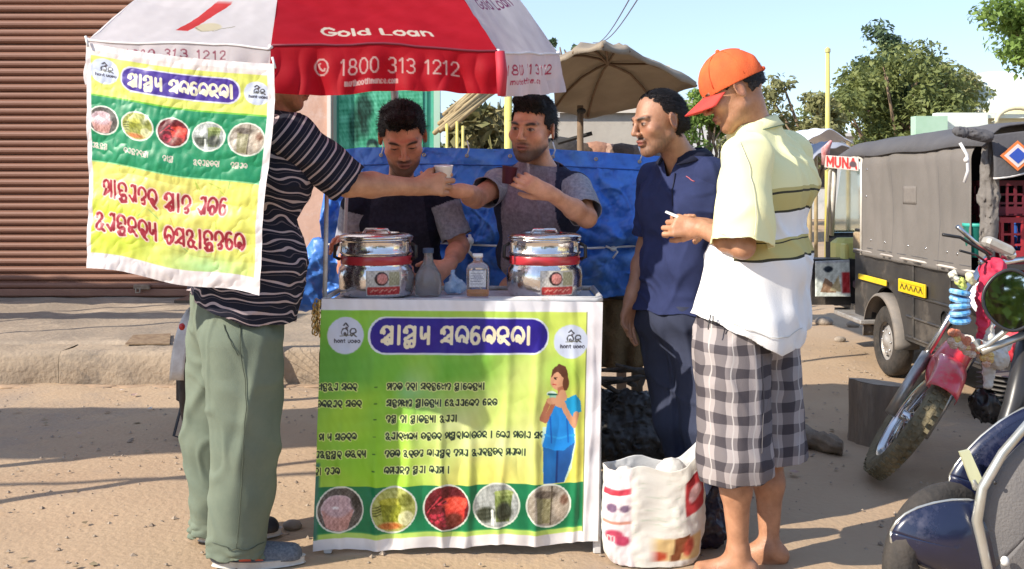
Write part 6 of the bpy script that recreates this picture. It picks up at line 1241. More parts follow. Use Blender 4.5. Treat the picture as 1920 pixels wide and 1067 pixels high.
# ---------------- bicycle seen end-on behind the striped man
Yk = 4.95; t = thing('bicycle', 'old black bicycle seen end-on just left of the green trousers', 'bicycle', (W(338,0,Yk)[0], Yk, 0)); bx = W(334,0,Yk)[0]
m_tyre = mat('tyre_rubber', (.020,.019,.018), rough=.85, c2=(.06,.05,.042), scale=9, bump=.5, bscale=60); m_chr = mat('chromed_steel', (.62,.62,.62), rough=.22, metal=1.)
def wheel(name, c, ax, R, tw, parent, spokes=20, rim=None, hub=.03, up=None, tread=0):
    ax = nrm(ax); u = nrm(np.cross(ax, V(0,0,1) if up is None else up)); w = np.cross(u, ax); M = np.stack([u, w, ax], 1); mb = MB()
    ty = MB().lathe([(R-tw*1.0, -tw*.35),(R-tw*.45,-tw*.52),(R-tw*.12,-tw*.36),(R,-tw*.12),(R,tw*.12),(R-tw*.12,tw*.36),(R-tw*.45,tw*.52),(R-tw*1.0,tw*.35)], 48, c, M).build('tyre', m_tyre, parent, True)
    if tread:
        mb = MB(); 
        for k in range(tread):
            a = 6.283*k/tread
            for e in (-1, 0, 1): aa = a+(.5*6.283/tread if e == 0 else 0); cc = c+M @ V(math.cos(aa)*(R-(.003 if e else 0)), math.sin(aa)*(R-(.003 if e else 0)), e*tw*.30); B_ = np.stack([M @ V(-math.sin(aa), math.cos(aa), 0), M @ V(0,0,1), M @ V(math.cos(aa), math.sin(aa), 0)], 1); mb.box(cc, (R*.06, tw*.22, .010), B_)
        sub(ty, mb.build('tread_block', m_tyre, parent))
    sub(ty, MB().lathe([(R-tw*1.0,-tw*.33),(R-tw*1.35,-tw*.25),(R-tw*1.35,tw*.25),(R-tw*1.0,tw*.33)], 48, c, M).build('rim', rim or m_chr, parent, True))
    mb = MB()
    for k in range(spokes): a = 6.283*k/spokes; e = (1 if k % 2 else -1)*hub*.6; mb.tube([c+M @ V(math.cos(a+.25)*hub, math.sin(a+.25)*hub, e), c+M @ V(math.cos(a)*(R-tw*1.3), math.sin(a)*(R-tw*1.3), 0)], .0016, 4)
    if spokes: sub(ty, mb.build('spokes', m_chr, parent))
    sub(ty, MB().lathe([(0,-hub*1.2),(hub*.7,-hub*1.2),(hub*.7,hub*1.2),(0,hub*1.2)], 16, c, M).build('hub', rim or m_chr, parent, True)); return ty
m_blk = mat('black_enamel', (.018,.018,.02), rough=.35, c2=(.03,.028,.028), scale=9); m_wm = mat('dusty_white_mudguard', (.60,.56,.50), rough=.6, c2=(.45,.40,.34), scale=12)
wheel('wheel', V(bx, Yk+.33, .33), V(1,.06,0), .33, .045, t, 24); wheel('wheel', V(bx+.02, Yk+1.40, .33), V(1,0,0), .33, .045, t, 24)
P = [[V(bx+x, Yk+.33-math.cos(a)*.355, .33+math.sin(a)*.355) for x in (-.035,-.02,0,.02,.035)] for a in np.linspace(.1, 2.6, 20)]; o = put('mudguard', grid_mesh('mudguard', np.array(P)), m_wm, t); solid(o, .002)
MB().tube([V(bx,Yk+.33,.33), V(bx,Yk+.60,.85)], .013, 8).tube([V(bx,Yk+.75,.30), V(bx,Yk+.62,.88)], .016, 8).tube([V(bx,Yk+.75,.30), V(bx,Yk+1.2,.86)], .016, 8).tube([V(bx,Yk+.62,.82), V(bx,Yk+1.18,.88)], .014, 8).tube([V(bx,Yk+1.18,.95), V(bx,Yk+1.4,.33)], .014, 8).tube([V(bx,Yk+.75,.30), V(bx,Yk+.33,.33)], .010, 8).build('frame', m_blk, t, True)
MB().ball(V(bx,Yk+.60,.93), (.09,.13,.035), 12).build('saddle', m_blk, t, True); MB().tube([V(bx-.28,Yk+.95,1.0), V(bx-.25,Yk+1.1,1.02), V(bx,Yk+1.18,1.0), V(bx+.25,Yk+1.1,1.02), V(bx+.28,Yk+.95,1.0)], .012, 8).build('handlebar', m_chr, t, True)
MB().box((bx, Yk+.30, .73), (.12, .36, .015)).build('carrier', m_blk, t); MB().tube([V(bx-.05,Yk+.33,.33), V(bx-.115,Yk+.28,.02), V(bx-.02,Yk+.25,.005), V(bx+.06,Yk+.28,.02), V(bx+.05,Yk+.33,.33)], .008, 8).build('stand', m_blk, t, True)
for e in (-1, 1): MB().bbox((bx+e*.11, Yk+.75, .30+e*.13), (.09, .07, .025), .004).build('pedal', m_blk, t)
MB().ball(V(bx+.012,Yk+.02,.62), (.016,.010,.018), 10).build('rear_reflector', mat('red_reflector', (.4,.02,.02), rough=.2), t, True)
MB().bbox((bx-.055, Yk+.2, .30), (.03,.05,.16), .006).build('lamp_dynamo', m_blk, t)

# ---------------- three-wheeler
ax_ = 2.58; at_ = thing('three_wheeler', 'black three-wheeler van with grey canvas sides parked facing away on the right', 'auto rickshaw', (3.25, 7.1, 0))
m_ab = mat('dusty_black_body', (.022,.022,.024), rough=.38, c2=(.045,.042,.04), scale=3, bump=.12, bscale=14, wear=(.10,.085,.07), wscale=3.4); m_cv = mat('grey_canvas', (.205,.185,.168), rough=.92, c2=(.17,.155,.14), scale=2, bump=.3, bscale=160, twoside=.08); m_cvd = mat('dark_grey_canvas', (.075,.073,.080), rough=.85, c2=(.10,.097,.10), scale=3, bump=.3, bscale=60)
y0_, y1_ = 5.52, 8.30; wy, wr = 6.98, .245
# side panel with the wheel arch cut out
def arch_panel(x, ya, yb, z0, z1, wy, wr, t_):
    N = 26; A = np.linspace(0, math.pi, N); mb = MB(); lo = [(ya, z0), (wy-wr, z0)]+[(wy-wr*math.cos(a), z0+wr*math.sin(a)*1.05) for a in A[1:-1]]+[(wy+wr, z0), (yb, z0)]; k = len(lo); vs = []
    for xx in (x, x+t_):
        for y, z in lo: vs.append((xx, y, z))
        for y, z in lo: vs.append((xx, y, z1))
    f = []
    for i in range(k-1): f.append((i, i+1, k+i+1, k+i)); f.append((2*k+i+1, 2*k+i, 3*k+i, 3*k+i+1)); f.append((i+1, i, 2*k+i, 2*k+i+1)); f.append((k+i, k+i+1, 3*k+i+1, 3*k+i))
    return mb.add(vs, f)
body = arch_panel(ax_, y0_, 7.62, .30, .83, wy, wr+.05, .03)
body.box((ax_+1.30, (y0_+7.62)/2, .56), (.03, 7.62-y0_, .52)).box((ax_+.66, y0_+.03, .55), (1.30, .03, .50)).box((ax_+.66, (y0_+8.2)/2, .31), (1.28, 8.2-y0_-.06, .03))
body.build('body_shell', m_ab, at_)
for z, d in ((.815,.016),(.60,.010),(.46,.012),(.33,.014)): 
    if z > .6: MB().bbox((ax_-.006, (y0_+7.62)/2, z), (.022, 7.62-y0_, .022), .006).build('side_rib', m_ab, at_)
    else: MB().bbox((ax_-.004, (y0_+6.62)/2, z), (.018, 6.62-y0_, .016), .005).build('side_rib', m_ab, at_)
for y in (5.56, 5.95, 6.50): MB().bbox((ax_-.005, y, .57), (.016, .022, .50), .005).build('side_rib', m_ab, at_)
MB().tube([V(ax_-.014, y0_, .832), V(ax_-.014, 7.6, .832)], .008, 6).build('canvas_rod', mat('pale_rod', (.55,.5,.45), rough=.5), at_, True)
m_plate = mat('yellow_plate', (.80,.58,.02), rough=.5, c2=(.65,.45,.02), scale=12)
def side_pt(px, z): Y = ax_*1900/(px-960.); return V(ax_-.012, Y, z)
def side_z(px, py): Y = ax_*1900/(px-960.); return 1.32+(345-py)*Y/1900
a, b_ = side_pt(1616, 0)[1], side_pt(1668, 0)[1]; z = side_z(1640, 524); MB().bbox((ax_-.022, (a+b_)/2, z), (.012, abs(a-b_), .040), .003).build('yellow_strip', m_plate, at_)
a, b_ = side_pt(1692, 0)[1], side_pt(1742, 0)[1]; z = side_z(1716, 540); o = MB().bbox((ax_-.022, (a+b_)/2, z), (.014, abs(a-b_), .085), .003).build('number_plate', m_plate, at_)
c = Canvas(60, 26, (235,200,20), 1.2); 
for k in range(5): c.stroke([(5+11*k, 20), (9+11*k, 8), (13+11*k, 19)], 2.4, (60,50,20)); 
c.stroke([(4,5),(55,6)], 1.5, (120,100,20)); P = flat_grid(V(ax_-.0305,max(a,b_)-.01,z+.036), V(ax_-.0305,min(a,b_)+.01,z+.036), V(ax_-.0305,min(a,b_)+.01,z-.036), V(ax_-.0305,max(a,b_)-.01,z-.036), 50, 24); sub(o, print_sheet('plate_lettering', c, P, m_sticker, at_, 0))
# fuel cap hole
MB().lathe([(0,0),(.05,0),(.055,.01),(.05,.014)], 18, (ax_-.016, 5.98, .52), rotm('Y', -90)).build('filler_recess', mat('pitch_black', (.006,.006,.006), rough=.7), at_, True)
# mudguard, wheel
P = [[V(x, wy-math.cos(a)*(wr+.07+dr), .245+math.sin(a)*(wr+.07+dr)) for x, dr in ((ax_-.055,-.015),(ax_-.045,.0),(ax_-.01,.006),(ax_+.10,.0))] for a in np.linspace(-.05, math.pi+.05, 28)]; o = put('mudguard', grid_mesh('mudguard', np.array(P)), mat('dusty_mudguard', (.16,.145,.13), rough=.75, c2=(.24,.205,.17), scale=7), at_); solid(o, .006)
m_alu = mat('grey_wheel', (.42,.41,.40), rough=.5, metal=.4, c2=(.30,.27,.24), scale=10)
def car_wheel(c, side, nm='wheel'):
    M = rotm('Y', 90*side); ty = MB().lathe([(.13,-.05),(.16,-.062),(.215,-.060),(.238,-.042),(.240,0),(.238,.042),(.215,.060),(.16,.062),(.13,.05)], 44, c, M).build('tyre', m_tyre, at_, True)
    sub(ty, MB().lathe([(.162,.058),(.150,.052),(.140,.020),(.115,.012),(.095,.036),(.070,.044),(.050,.040),(.040,.058),(0,.062)], 36, c, M).build('rim', m_alu, at_, True))
    mb = MB()
    for k in range(8): a = k*.785; mb.ball(c+M @ V(.08*math.cos(a), .08*math.sin(a), .046), .008, 6)
    sub(ty, mb.build('wheel_nut', m_chr, at_, True)); mb = MB()
    for k in range(8): a = k*.785+.39; mb.ball(c+M @ V(.118*math.cos(a), .118*math.sin(a), .018), (.014,.014,.006), 6)
    sub(ty, mb.build('vent_hole', MATS['pitch_black'], at_, True))
car_wheel(V(ax_+.045, wy, .240), -1); car_wheel(V(ax_+1.25, wy, .240), 1)
wheel('wheel', V(ax_+.65, 8.35, .23), V(1,0,0), .23, .09, at_, 0, m_alu, .06)
MB().bbox((ax_-.01, 7.55, .33), (.16, .60, .035), .008).build('footboard', m_alu, at_); MB().box((ax_+.65, 7.95, .36), (1.15, .7, .05)).build('cab_floor', m_ab, at_)
# canvas: side sheet with slack, rounded roof, rear flap
def roof_prof(x): return 1.625+.055*np.sin(np.clip((x-ax_)/1.3, 0, 1)*math.pi)
nu, nv = 90, 40; U, Vv = np.meshgrid(np.linspace(0, 1, nu), np.linspace(0, 1, nv), indexing='ij'); Yg = 5.66+(7.42-5.66)*U; P = np.stack([ax_-.012+.018*np.sin(U*math.pi)*np.sin(Vv*math.pi)-.008*np.abs(sn(np.stack([U*1.6, Vv*.3, 0*U], -1), .35, 3))+.05*np.clip((Vv-.86)/.14, 0, 1)**2, Yg, .80+(1.56-.80)*Vv], -1)
o = put('side_canvas', grid_mesh('side_canvas', P), m_cv, at_); solid(o, .004)
sc_ = o; Pc = P
for i in (22, 60): sub(sc_, MB().tube([q+V(-.002,0,0) for q in Pc[i, ::4]], .003, 5).build('canvas_seam', m_cvd, at_, True))
sub(sc_, MB().tube([q+V(-.002,0,0) for q in Pc[::6, 3]], .0035, 5).build('canvas_seam', m_cvd, at_, True))
for i, j in ((8,6),(16,6),(32,6),(46,6),(66,6),(80,6),(84,22),(84,32)): sub(sc_, MB().ball(Pc[i, j]+V(-.004,0,0), (.004,.010,.010), 8).build('snap_button', m_chr, at_, True))
q0 = Pc[40:52, 20:27].copy(); q0[..., 0] -= .005; pt_ = put('patch', grid_mesh('patch', q0), mat('canvas_patch', (.17,.15,.135), rough=.95, c2=(.2,.18,.16), scale=30), sc_); solid(pt_, .002)
nx = 30; xx = np.linspace(0, 1, nx); yy = np.linspace(5.50, 8.32, 60); XX, YY = np.meshgrid(xx, yy, indexing='ij'); ed = np.clip(1-np.minimum(XX, 1-XX)/.09, 0, 1); ZZ = roof_prof(ax_+1.3*XX)-.10*ed**2+.006*np.sin(YY*9)*(1-ed)+.010*sn(np.stack([XX*1.3, YY, 0*XX], -1), .5, 4)
ZZ -= .08*np.clip((YY-7.75)/.55, 0, 1)**2; o = put('roof_canvas', grid_mesh('roof_canvas', np.stack([ax_-.02+1.34*XX, YY, ZZ], -1)), m_cvd, at_); solid(o, .008)
U, Vv = np.meshgrid(np.linspace(0, 1, 80), np.linspace(0, 1, 24), indexing='ij'); P = np.stack([ax_+.02+1.27*U, 5.50-.03*np.sin(Vv*2)-.012*np.sin(U*24)*Vv, 1.585+.05*np.sin(U*math.pi)-.225*Vv-.012*np.sin(U*15+1)*Vv**2], -1); fl = put('rear_flap', grid_mesh('rear_flap', P), m_cvd, at_); solid(fl, .004)
sub(fl, MB().tube(list(P[::3, -1]), .007, 6).build('white_hem', mat('white_hem_tape', (.66,.64,.62), rough=.8), at_, True))
ce = V(W(1908,0,5.44)[0], 5.44, W(0,292,5.44)[2]); kk = .082
for nm_, k2, dy, cc in (('emblem', 1., 0, (.75,.20,.05)), ('emblem', .78, -.002, (.70,.62,.60)), ('emblem', .52, -.004, (.03,.08,.42))): sub(fl, MB().prism([ce+V(-kk*k2*1.15,dy,0), ce+V(0,dy,-kk*k2), ce+V(kk*k2*1.15,dy,0), ce+V(0,dy,kk*k2)], V(0,-.0018,0)).build(nm_, mat('emblem_%d' % int(k2*100), cc, rough=.6), at_))
# rear corner canvas, gathered, and rolled bundle
F = Field([V(ax_+.06,5.55,.9), V(ax_+.06,5.55,1.5)], .15, .008); F.cone(V(ax_+.045,5.60,.84), V(ax_+.05,5.58,1.25), .045, .055, .03).cone(V(ax_+.05,5.58,1.25), V(ax_+.03,5.55,1.55), .055, .035, .03); F.disp(lambda q: crumple(q*V(1,1,.25), .022, .09, 7)-.008, 5); v, Qf = F.mesh(); put('gathered_canvas', raw_mesh('gathered_canvas', v, Qf, True), m_cv, at_)
F = Field([W(1800,252,5.42), W(1850,252,5.42)], .12, .006); F.cone(W(1796,246,5.44), W(1852,256,5.42), .030, .036, .02); F.disp(lambda q: crumple(q, .012, .08, 8)-.005, 5); v, Qf = F.mesh(); put('rolled_flap', raw_mesh('rolled_flap', v, Qf, True), m_cvd, at_)
MB().tube([W(1800,268,5.40), W(1813,290,5.39), W(1815,320,5.39), W(1808,342,5.4)], .009, 6).ball(W(1812,300,5.39), .016, 8).build('tie_strap', MATS['white_hem_tape'], at_, True)
# cab opening posts and front
m_wp = mat('white_post', (.66,.64,.58), rough=.5, c2=(.5,.46,.4), scale=9)
MB().tube([V(ax_-.005, 7.46, .80), V(ax_-.0, 7.47, 1.50), V(ax_+.0, 7.56, 1.53)], .014, 8).tube([V(ax_, 7.56, 1.53), V(ax_, 8.1, 1.50), V(ax_+.0, 8.22, 1.42), V(ax_, 8.30, .85)], .014, 8).build('door_frame_tube', m_wp, at_, True)
MB().tube([V(ax_+1.3, 7.46, .80), V(ax_+1.3, 7.5, 1.52), V(ax_+1.3, 8.1, 1.50), V(ax_+1.3, 8.30, .85)], .014, 8).build('door_frame_tube', m_wp, at_, True)
MB().tube([V(ax_+.02, 8.16, 1.46), V(ax_+.05, 8.34, .9)], .02, 8).build('windscreen_frame', m_wp, at_, True); MB().tube([V(ax_+1.28, 8.16, 1.46), V(ax_+1.25, 8.34, .9)], .02, 8).build('windscreen_frame', m_wp, at_, True)
MB().prism([V(ax_+.06,8.34,.92), V(ax_+1.24,8.34,.92), V(ax_+1.22,8.19,1.44), V(ax_+.08,8.19,1.44)], V(0,.006,0)).build('windscreen', mat('windscreen_glass', (.8,.9,.88), rough=.05, trans=.9), at_)
m_lem = mat('lemon_panel', (.72,.70,.22), rough=.5, c2=(.62,.58,.2), scale=5)
MB().bbox((ax_+.60, 8.30, .70), (1.1, .22, .36), .04).build('dashboard', m_lem, at_); MB().bbox((ax_+.60, 8.46, .62), (1.12, .14, .62), .06).build('nose_panel', m_ab, at_)
MB().bbox((ax_+.62, 7.62, .55), (1.16, .40, .10), .03).build('driver_seat', mat('dark_seat', (.03,.02,.035), rough=.5), at_); MB().bbox((ax_+.62, 7.44, .78), (1.16, .08, .44), .03).build('seat_back', MATS['dark_seat'], at_)
MB().bbox((ax_+.05, 8.02, .62), (.04, .10, .46), .01).build('lemon_pillar', m_lem, at_); MB().tube([V(ax_+.2,8.2,.95), V(ax_+.35,8.05,.93), V(ax_+.5,8.2,.95)], .012, 8).build('handlebar', m_blk, at_, True)
MB().bbox((ax_+.30, 7.95, .86), (.32, .28, .16), .01).build('cane_box', mat('cane_weave', (.42,.32,.20), rough=.8, c2=(.30,.22,.13), scale=40), at_)
c = Canvas(80, 26, (232,215,205), 1.2); c.text('MUNA', 6, 22, 19, 4.6, (205,40,35), LAT, wid=1.0, sp=.12); c.ell(69, 14, 8, 6, (90,70,75), 2); P = flat_grid(V(ax_-.03,8.26,1.555), V(ax_-.03,7.46,1.515), V(ax_-.03,7.46,1.415), V(ax_-.03,8.26,1.455), 70, 22); print_sheet('name_board', c, P, m_sticker, at_, .006)
MB().tube([V(ax_-.02,8.28,1.48), V(ax_-.03,8.24,1.60), V(ax_-.03,8.10,1.66)], [.03,.035,.012], 8).build('red_pennant', mat('pinkish_red_cloth', (.60,.16,.18), rough=.7, c2=(.7,.5,.5), scale=14), at_, True)
c = Canvas(60, 60, (214,222,214), 1.2); c.ell(22, 14, 8, 5, (30,45,60), 2); c.poly([(8,52),(16,28),(28,36),(36,54)], (150,120,95)); c.poly([(24,50),(40,24),(44,52)], (205,190,150)); c.rect(46, 20, 60, 54, (180,50,55), 1, 3); c.rect(0, 0, 60, 4, (190,195,200)); c.mottle((slice(None), slice(None)), 14, 9, 4)
ax0 = W(1530,0,7.9)[0]; pb = flat_grid(W(1529,490,7.9), W(1592,487,7.9), W(1594,556,7.9), W(1529,556,7.9), 60, 60); o = print_sheet('picture_board', c, pb, m_sticker, at_, .02)
MB().box((W(1560,0,8.0)[0], 8.06, .55), (.34, .2, .36)).build('tool_box', m_ab, at_)
# ---------------- crates in the load bay
def crate(label, cx, cy, cz, sx, sy, sz, m, grp='crates stacked in the three-wheeler\'s load bay'):
    t = thing('crate', label, 'crate', (cx, cy, cz), grp); z0 = cz
    MB().box((cx, cy, z0+.01), (sx, sy, .02)).build('base', m, t)
    for (ex, ey, lx, ly) in ((0,-sy/2,sx,.012),(0,sy/2,sx,.012),(-sx/2,0,.012,sy),(sx/2,0,.012,sy)):
        MB().box((cx+ex, cy+ey, z0+sz-.015), (lx+.012, ly+.006, .03)).build('rim', m, t); MB().box((cx+ex, cy+ey, z0+.03), (lx, ly, .04)).build('skirt', m, t)
        mb = MB(); n = int(max(lx, ly)/.05)
        for k in range(n+1):
            q = (k/n-.5); mb.box((cx+ex+(q*(lx-.02) if lx > ly else 0), cy+ey+(q*(ly-.02) if ly > lx else 0), z0+sz/2), (.016 if lx > ly else .010, .016 if ly > lx else .010, sz))
        for zz in (.35, .6): mb.box((cx+ex, cy+ey, z0+sz*zz), (lx, ly*.9, .012))
        mb.build('lattice', m, t)
    return t
m_cr = mat('red_crate_plastic', (.42,.025,.03), rough=.5, c2=(.32,.02,.03), scale=8); m_ct = mat('teal_crate_plastic', (.03,.34,.27), rough=.5, c2=(.05,.42,.34), scale=6); m_cb = mat('blue_crate_plastic', (.03,.11,.42), rough=.5); m_cd = mat('maroon_crate_plastic', (.16,.015,.03), rough=.6, c2=(.10,.01,.02), scale=8)
crate('maroon crate at the top of the rear opening, under the flap hem', W(1872,0,5.95)[0], 5.95, 1.14, .36, .30, .20, m_cd); crate('maroon crate at the top right, cut by the picture edge', W(1872,0,5.95)[0]+.40, 5.95, 1.14, .36, .30, .20, m_cd)
crate('red lattice crate standing upright in the middle of the load bay', W(1886,0,5.75)[0], 5.75, .90, .19, .26, .235, m_cr); crate('blue crate at the right edge of the load bay', W(1938,0,5.72)[0], 5.72, .90, .13, .26, .22, m_cb)
crate('red crate low in the load bay, under the upright one', W(1890,0,5.78)[0], 5.78, .62, .26, .26, .27, m_cr)
t = thing('bucket', 'teal green plastic bucket at the left of the load bay', 'bucket', (W(1834,0,5.70)[0], 5.70, .86)); c0 = (W(1835,0,5.70)[0], 5.72, W(0,482,5.7)[2]); MB().lathe([(0,0),(.058,0),(.072,.17),(.078,.172),(.078,.190),(.070,.190),(.056,.01),(0,.01)], 26, c0).build('body', m_ct, t, True); MB().tube([V(c0[0]-.07,c0[1],c0[2]+.18), V(c0[0],c0[1]-.07,c0[2]+.12), V(c0[0]+.07,c0[1],c0[2]+.18)], .004, 6).build('handle', m_chr, t, True)
MB().box((ax_+.66, 6.0, .86), (1.24, .85, .03)).build('load_shelf', m_ab, at_); MB().box((ax_+.66, 6.5, 1.2), (1.24, .03, .75)).build('bulkhead', mat('dark_inside', (.012,.010,.012), rough=.8), at_); MB().box((ax_+1.31, 6.2, 1.2), (.02, 1.4, .75)).build('far_side_canvas', m_cvd, at_)

# ---------------- red motorcycle
mt_ = thing('motorcycle', 'red and black motorcycle with a dusty front wheel leaning towards the stump', 'motorcycle', tuple(W(1760,905,4.45)*V(1,1,0)))
Rw = .300; C0 = W(1703,800,4.52); u = nrm(V(.60,.18,.78)); f0 = nrm(V(-.30,-.95,.0)); f = nrm(f0-u*np.dot(f0, u)); ax3 = nrm(np.cross(u, f)); C0 = C0*1.0
low = Rw*math.sqrt(max(0, u[2]**2+f[2]**2)); C0 = V((1706-960)*4.5/1900, 4.5, low+.025)
m_red = mat('motorcycle_red', (.68,.04,.07), rough=.28, c2=(.60,.04,.06), scale=5, coat=.4, wear=(.50,.16,.13), wscale=6); m_dust = mat('dusty_tyre', (.11,.09,.05), rough=.95, c2=(.24,.20,.12), scale=11, bump=.8, bscale=70)
_mt = m_tyre; m_tyre = m_dust; wheel('wheel', C0, ax3, Rw, .085, mt_, 24, m_chr, .035, tread=46); m_tyre = _mt
FR = lambda a, b_, c: C0+u*a+f*b_+ax3*c
P = [[FR(math.sin(a)*(Rw+.035+dr), math.cos(a)*(Rw+.035+dr), x) for x, dr in ((-.066,-.05),(-.060,-.015),(-.035,.004),(0,.010),(.035,.004),(.060,-.015),(.066,-.05))] for a in np.linspace(.35, 2.3, 24)]; o = put('front_mudguard', grid_mesh('front_mudguard', np.array(P)), m_red, mt_); solid(o, .003, 0)
F = Field([FR(.32,.0,0), FR(.40,-.05,0)], .17, .006); F.ell(FR(.30,.05,0), (.145,.120,.070), np.stack([u, f, ax3], 1), .03); F.disp(lambda q: .001*sn(q, .1, 3), 3); v, Qf = F.mesh(); put('mudguard_cowl', raw_mesh('mudguard_cowl', v, Qf, True), m_red, mt_)
for e in (-1, 1):
    MB().tube([FR(-.03,.0,e*.082), FR(.30,-.02,e*.085)], .024, 12).build('fork_slider', mat('fork_alloy', (.48,.47,.45), rough=.35, metal=.8, c2=(.38,.35,.31), scale=9), mt_, True); MB().tube([FR(.28,-.02,e*.085), FR(.86,-.06,e*.085)], .016, 12).build('fork_tube', m_chr, mt_, True)
MB().lathe([(.04,-.01),(.11,-.004),(.11,.004),(.04,.01)], 30, FR(0,0,.055), np.stack([f, u, ax3], 1)).build('brake_disc', m_chr, mt_, True)
hd = FR(.66,.02,0)
MB().lathe([(0,-.10),(.05,-.095),(.085,-.05),(.095,0),(.093,.012),(.0,.03)], 28, hd, frame(f) @ rotm('X', -90)).build('headlamp', m_blk, mt_, True); MB().lathe([(.088,.012),(.07,.028),(0,.036)], 28, hd, frame(f) @ rotm('X', -90)).build('headlamp_lens', mat('lamp_glass', (.75,.78,.78), rough=.1, spec=.7), mt_, True)
# crumpled covers, garland and decorations
def blob(name, pts, r, m, amp=.02, sc=.09, seed=0, parent=None, h=.006): 
    F = Field([p for p in pts], max(r)+.06, h)
    for k in range(len(pts)-1): F.cone(pts[k], pts[k+1], r[k], r[k+1], .02)
    F.disp(lambda q: crumple(q, amp, sc, seed)-amp*.4, 5); v, Qf = F.mesh(); return put(name, raw_mesh(name, v, Qf, True), m, parent)
blob('red_cloth', [W(1862,505,4.3), W(1850,560,4.3), W(1842,610,4.32), W(1838,645,4.34)], [.055,.045,.026,.018], mat('red_scarf', (.62,.03,.08), rough=.75, c2=(.5,.02,.06), scale=9), .016, .08, 1, mt_)
for k, (a, b_, c_) in enumerate(((1800,528,(.55,.60,.15)),(1788,515,(.70,.68,.55)),(1818,520,(.70,.66,.40)))): blob('paper_flower', [W(a,b_,4.26), W(a+6,b_+10,4.26)], [.022,.016], mat('flower_%d' % k, c_, rough=.8), .012, .04, k, mt_, .005)
for k in range(5): MB().lathe([(.0,-.010),(.040,-.010),(.044,0),(.040,.010),(0,.010)], 14, W(1800,548+13*k,4.27), rotm('X', 8*math.sin(k*2))@rotm('Y', 10*math.cos(k))).build('tinsel_disc', mat('tinsel_blue', (.03,.25,.62), rough=.25, c2=(.35,.62,.80), scale=30), mt_)
for k in range(26):
    a = W(1784+random.uniform(0, 75), 622+random.uniform(-6, 8), 4.22); a = a+V(0,0,-(a[0]-1.83)*.55)-V(0,0,.02*(k % 3)); MB().ball(a, (.020,.018,.018), 7).build('marigold', mat('marigold_%d' % (k % 3), ((.70,.16,.06),(.75,.55,.15),(.72,.62,.50))[k % 3], rough=.85, c2=(.6,.3,.2), scale=30, bump=1, bscale=150), mt_)
blob('white_wrap', [W(1815,640,4.28), W(1870,672,4.28), W(1885,640,4.3)], [.030,.045,.03], mat('white_cloth_wrap', (.62,.58,.52), rough=.85, c2=(.5,.46,.4), scale=9), .016, .07, 7, mt_)
blob('white_wrap', [W(1850,600,4.32), W(1862,660,4.3), W(1850,720,4.3)], [.022,.035,.024], MATS['white_cloth_wrap'], .014, .07, 8, mt_)
MB().tube([W(1838,492,4.30), W(1880,492,4.35), W(1960,480,4.5)], .013, 10).build('handlebar', m_chr, mt_, True); MB().tube([W(1795,425,4.22), W(1825,452,4.25), W(1858,476,4.3)], .010, 8).build('brake_lever', m_chr, mt_, True); MB().tube([W(1768,440,4.2), W(1800,445,4.22), W(1850,475,4.28), W(1870,520,4.3)], .007, 8).tube([W(1800,470,4.2), W(1830,478,4.25), W(1862,500,4.3)], .005, 8).build('cable', m_blk, mt_, True)
MB().bbox(W(1872,462,4.3), (.13,.07,.045), .012, rotm('Y', 25)).build('switch_housing', mat('grey_switchgear', (.30,.28,.25), rough=.5, c2=(.4,.38,.34), scale=20), mt_); MB().ball(W(1890,478,4.3), (.035,.03,.025), 10).build('clamp', m_chr, mt_, True)
# engine, frame and tank running off to the right
blob('engine', [W(1850,760,4.5), W(1935,745,4.7), W(2010,790,4.85)], [.08,.13,.12], m_blk, .03, .08, 3, mt_, .01); blob('fuel_tank', [W(1905,650,4.55), W(2010,640,4.85)], [.075,.11], m_red, .0, .3, 3, mt_, .01)
for k in range(7): MB().bbox(W(1880,700+9*k,4.5), (.16,.16,.006), .002, rotm('Z', 35)).build('cooling_fin', mat('fin_alloy', (.20,.19,.18), rough=.5, metal=.5), mt_)
MB().tube([W(1845,640,4.45), W(1850,720,4.5), W(1870,800,4.55), W(1990,850,4.8)], .018, 8).tube([W(1830,840,4.45), W(1880,820,4.5), W(2000,860,4.7)], .020, 8).build('frame_tube', m_blk, mt_, True); MB().bbox(W(2080,640,5.1), (.30,.6,.09), .04, rotm('Z', -40)).build('seat', m_blk, mt_)
wheel('wheel', W(2160,800,5.4)*V(1,1,0)+V(0,0,.30), V(.7,.7,0), .30, .10, mt_, 18, m_chr, .04)
MB().tube([W(1900,820,4.55), W(1800,850,4.5)*V(1,1,0)+V(0,0,.03)], .011, 8).build('side_stand', m_blk, mt_, True)
MB().tube([W(1930,812,4.55), W(2060,850,4.8), W(2200,850,5.0)], [.03,.035,.04], 10).build('exhaust', m_chr, mt_, True)

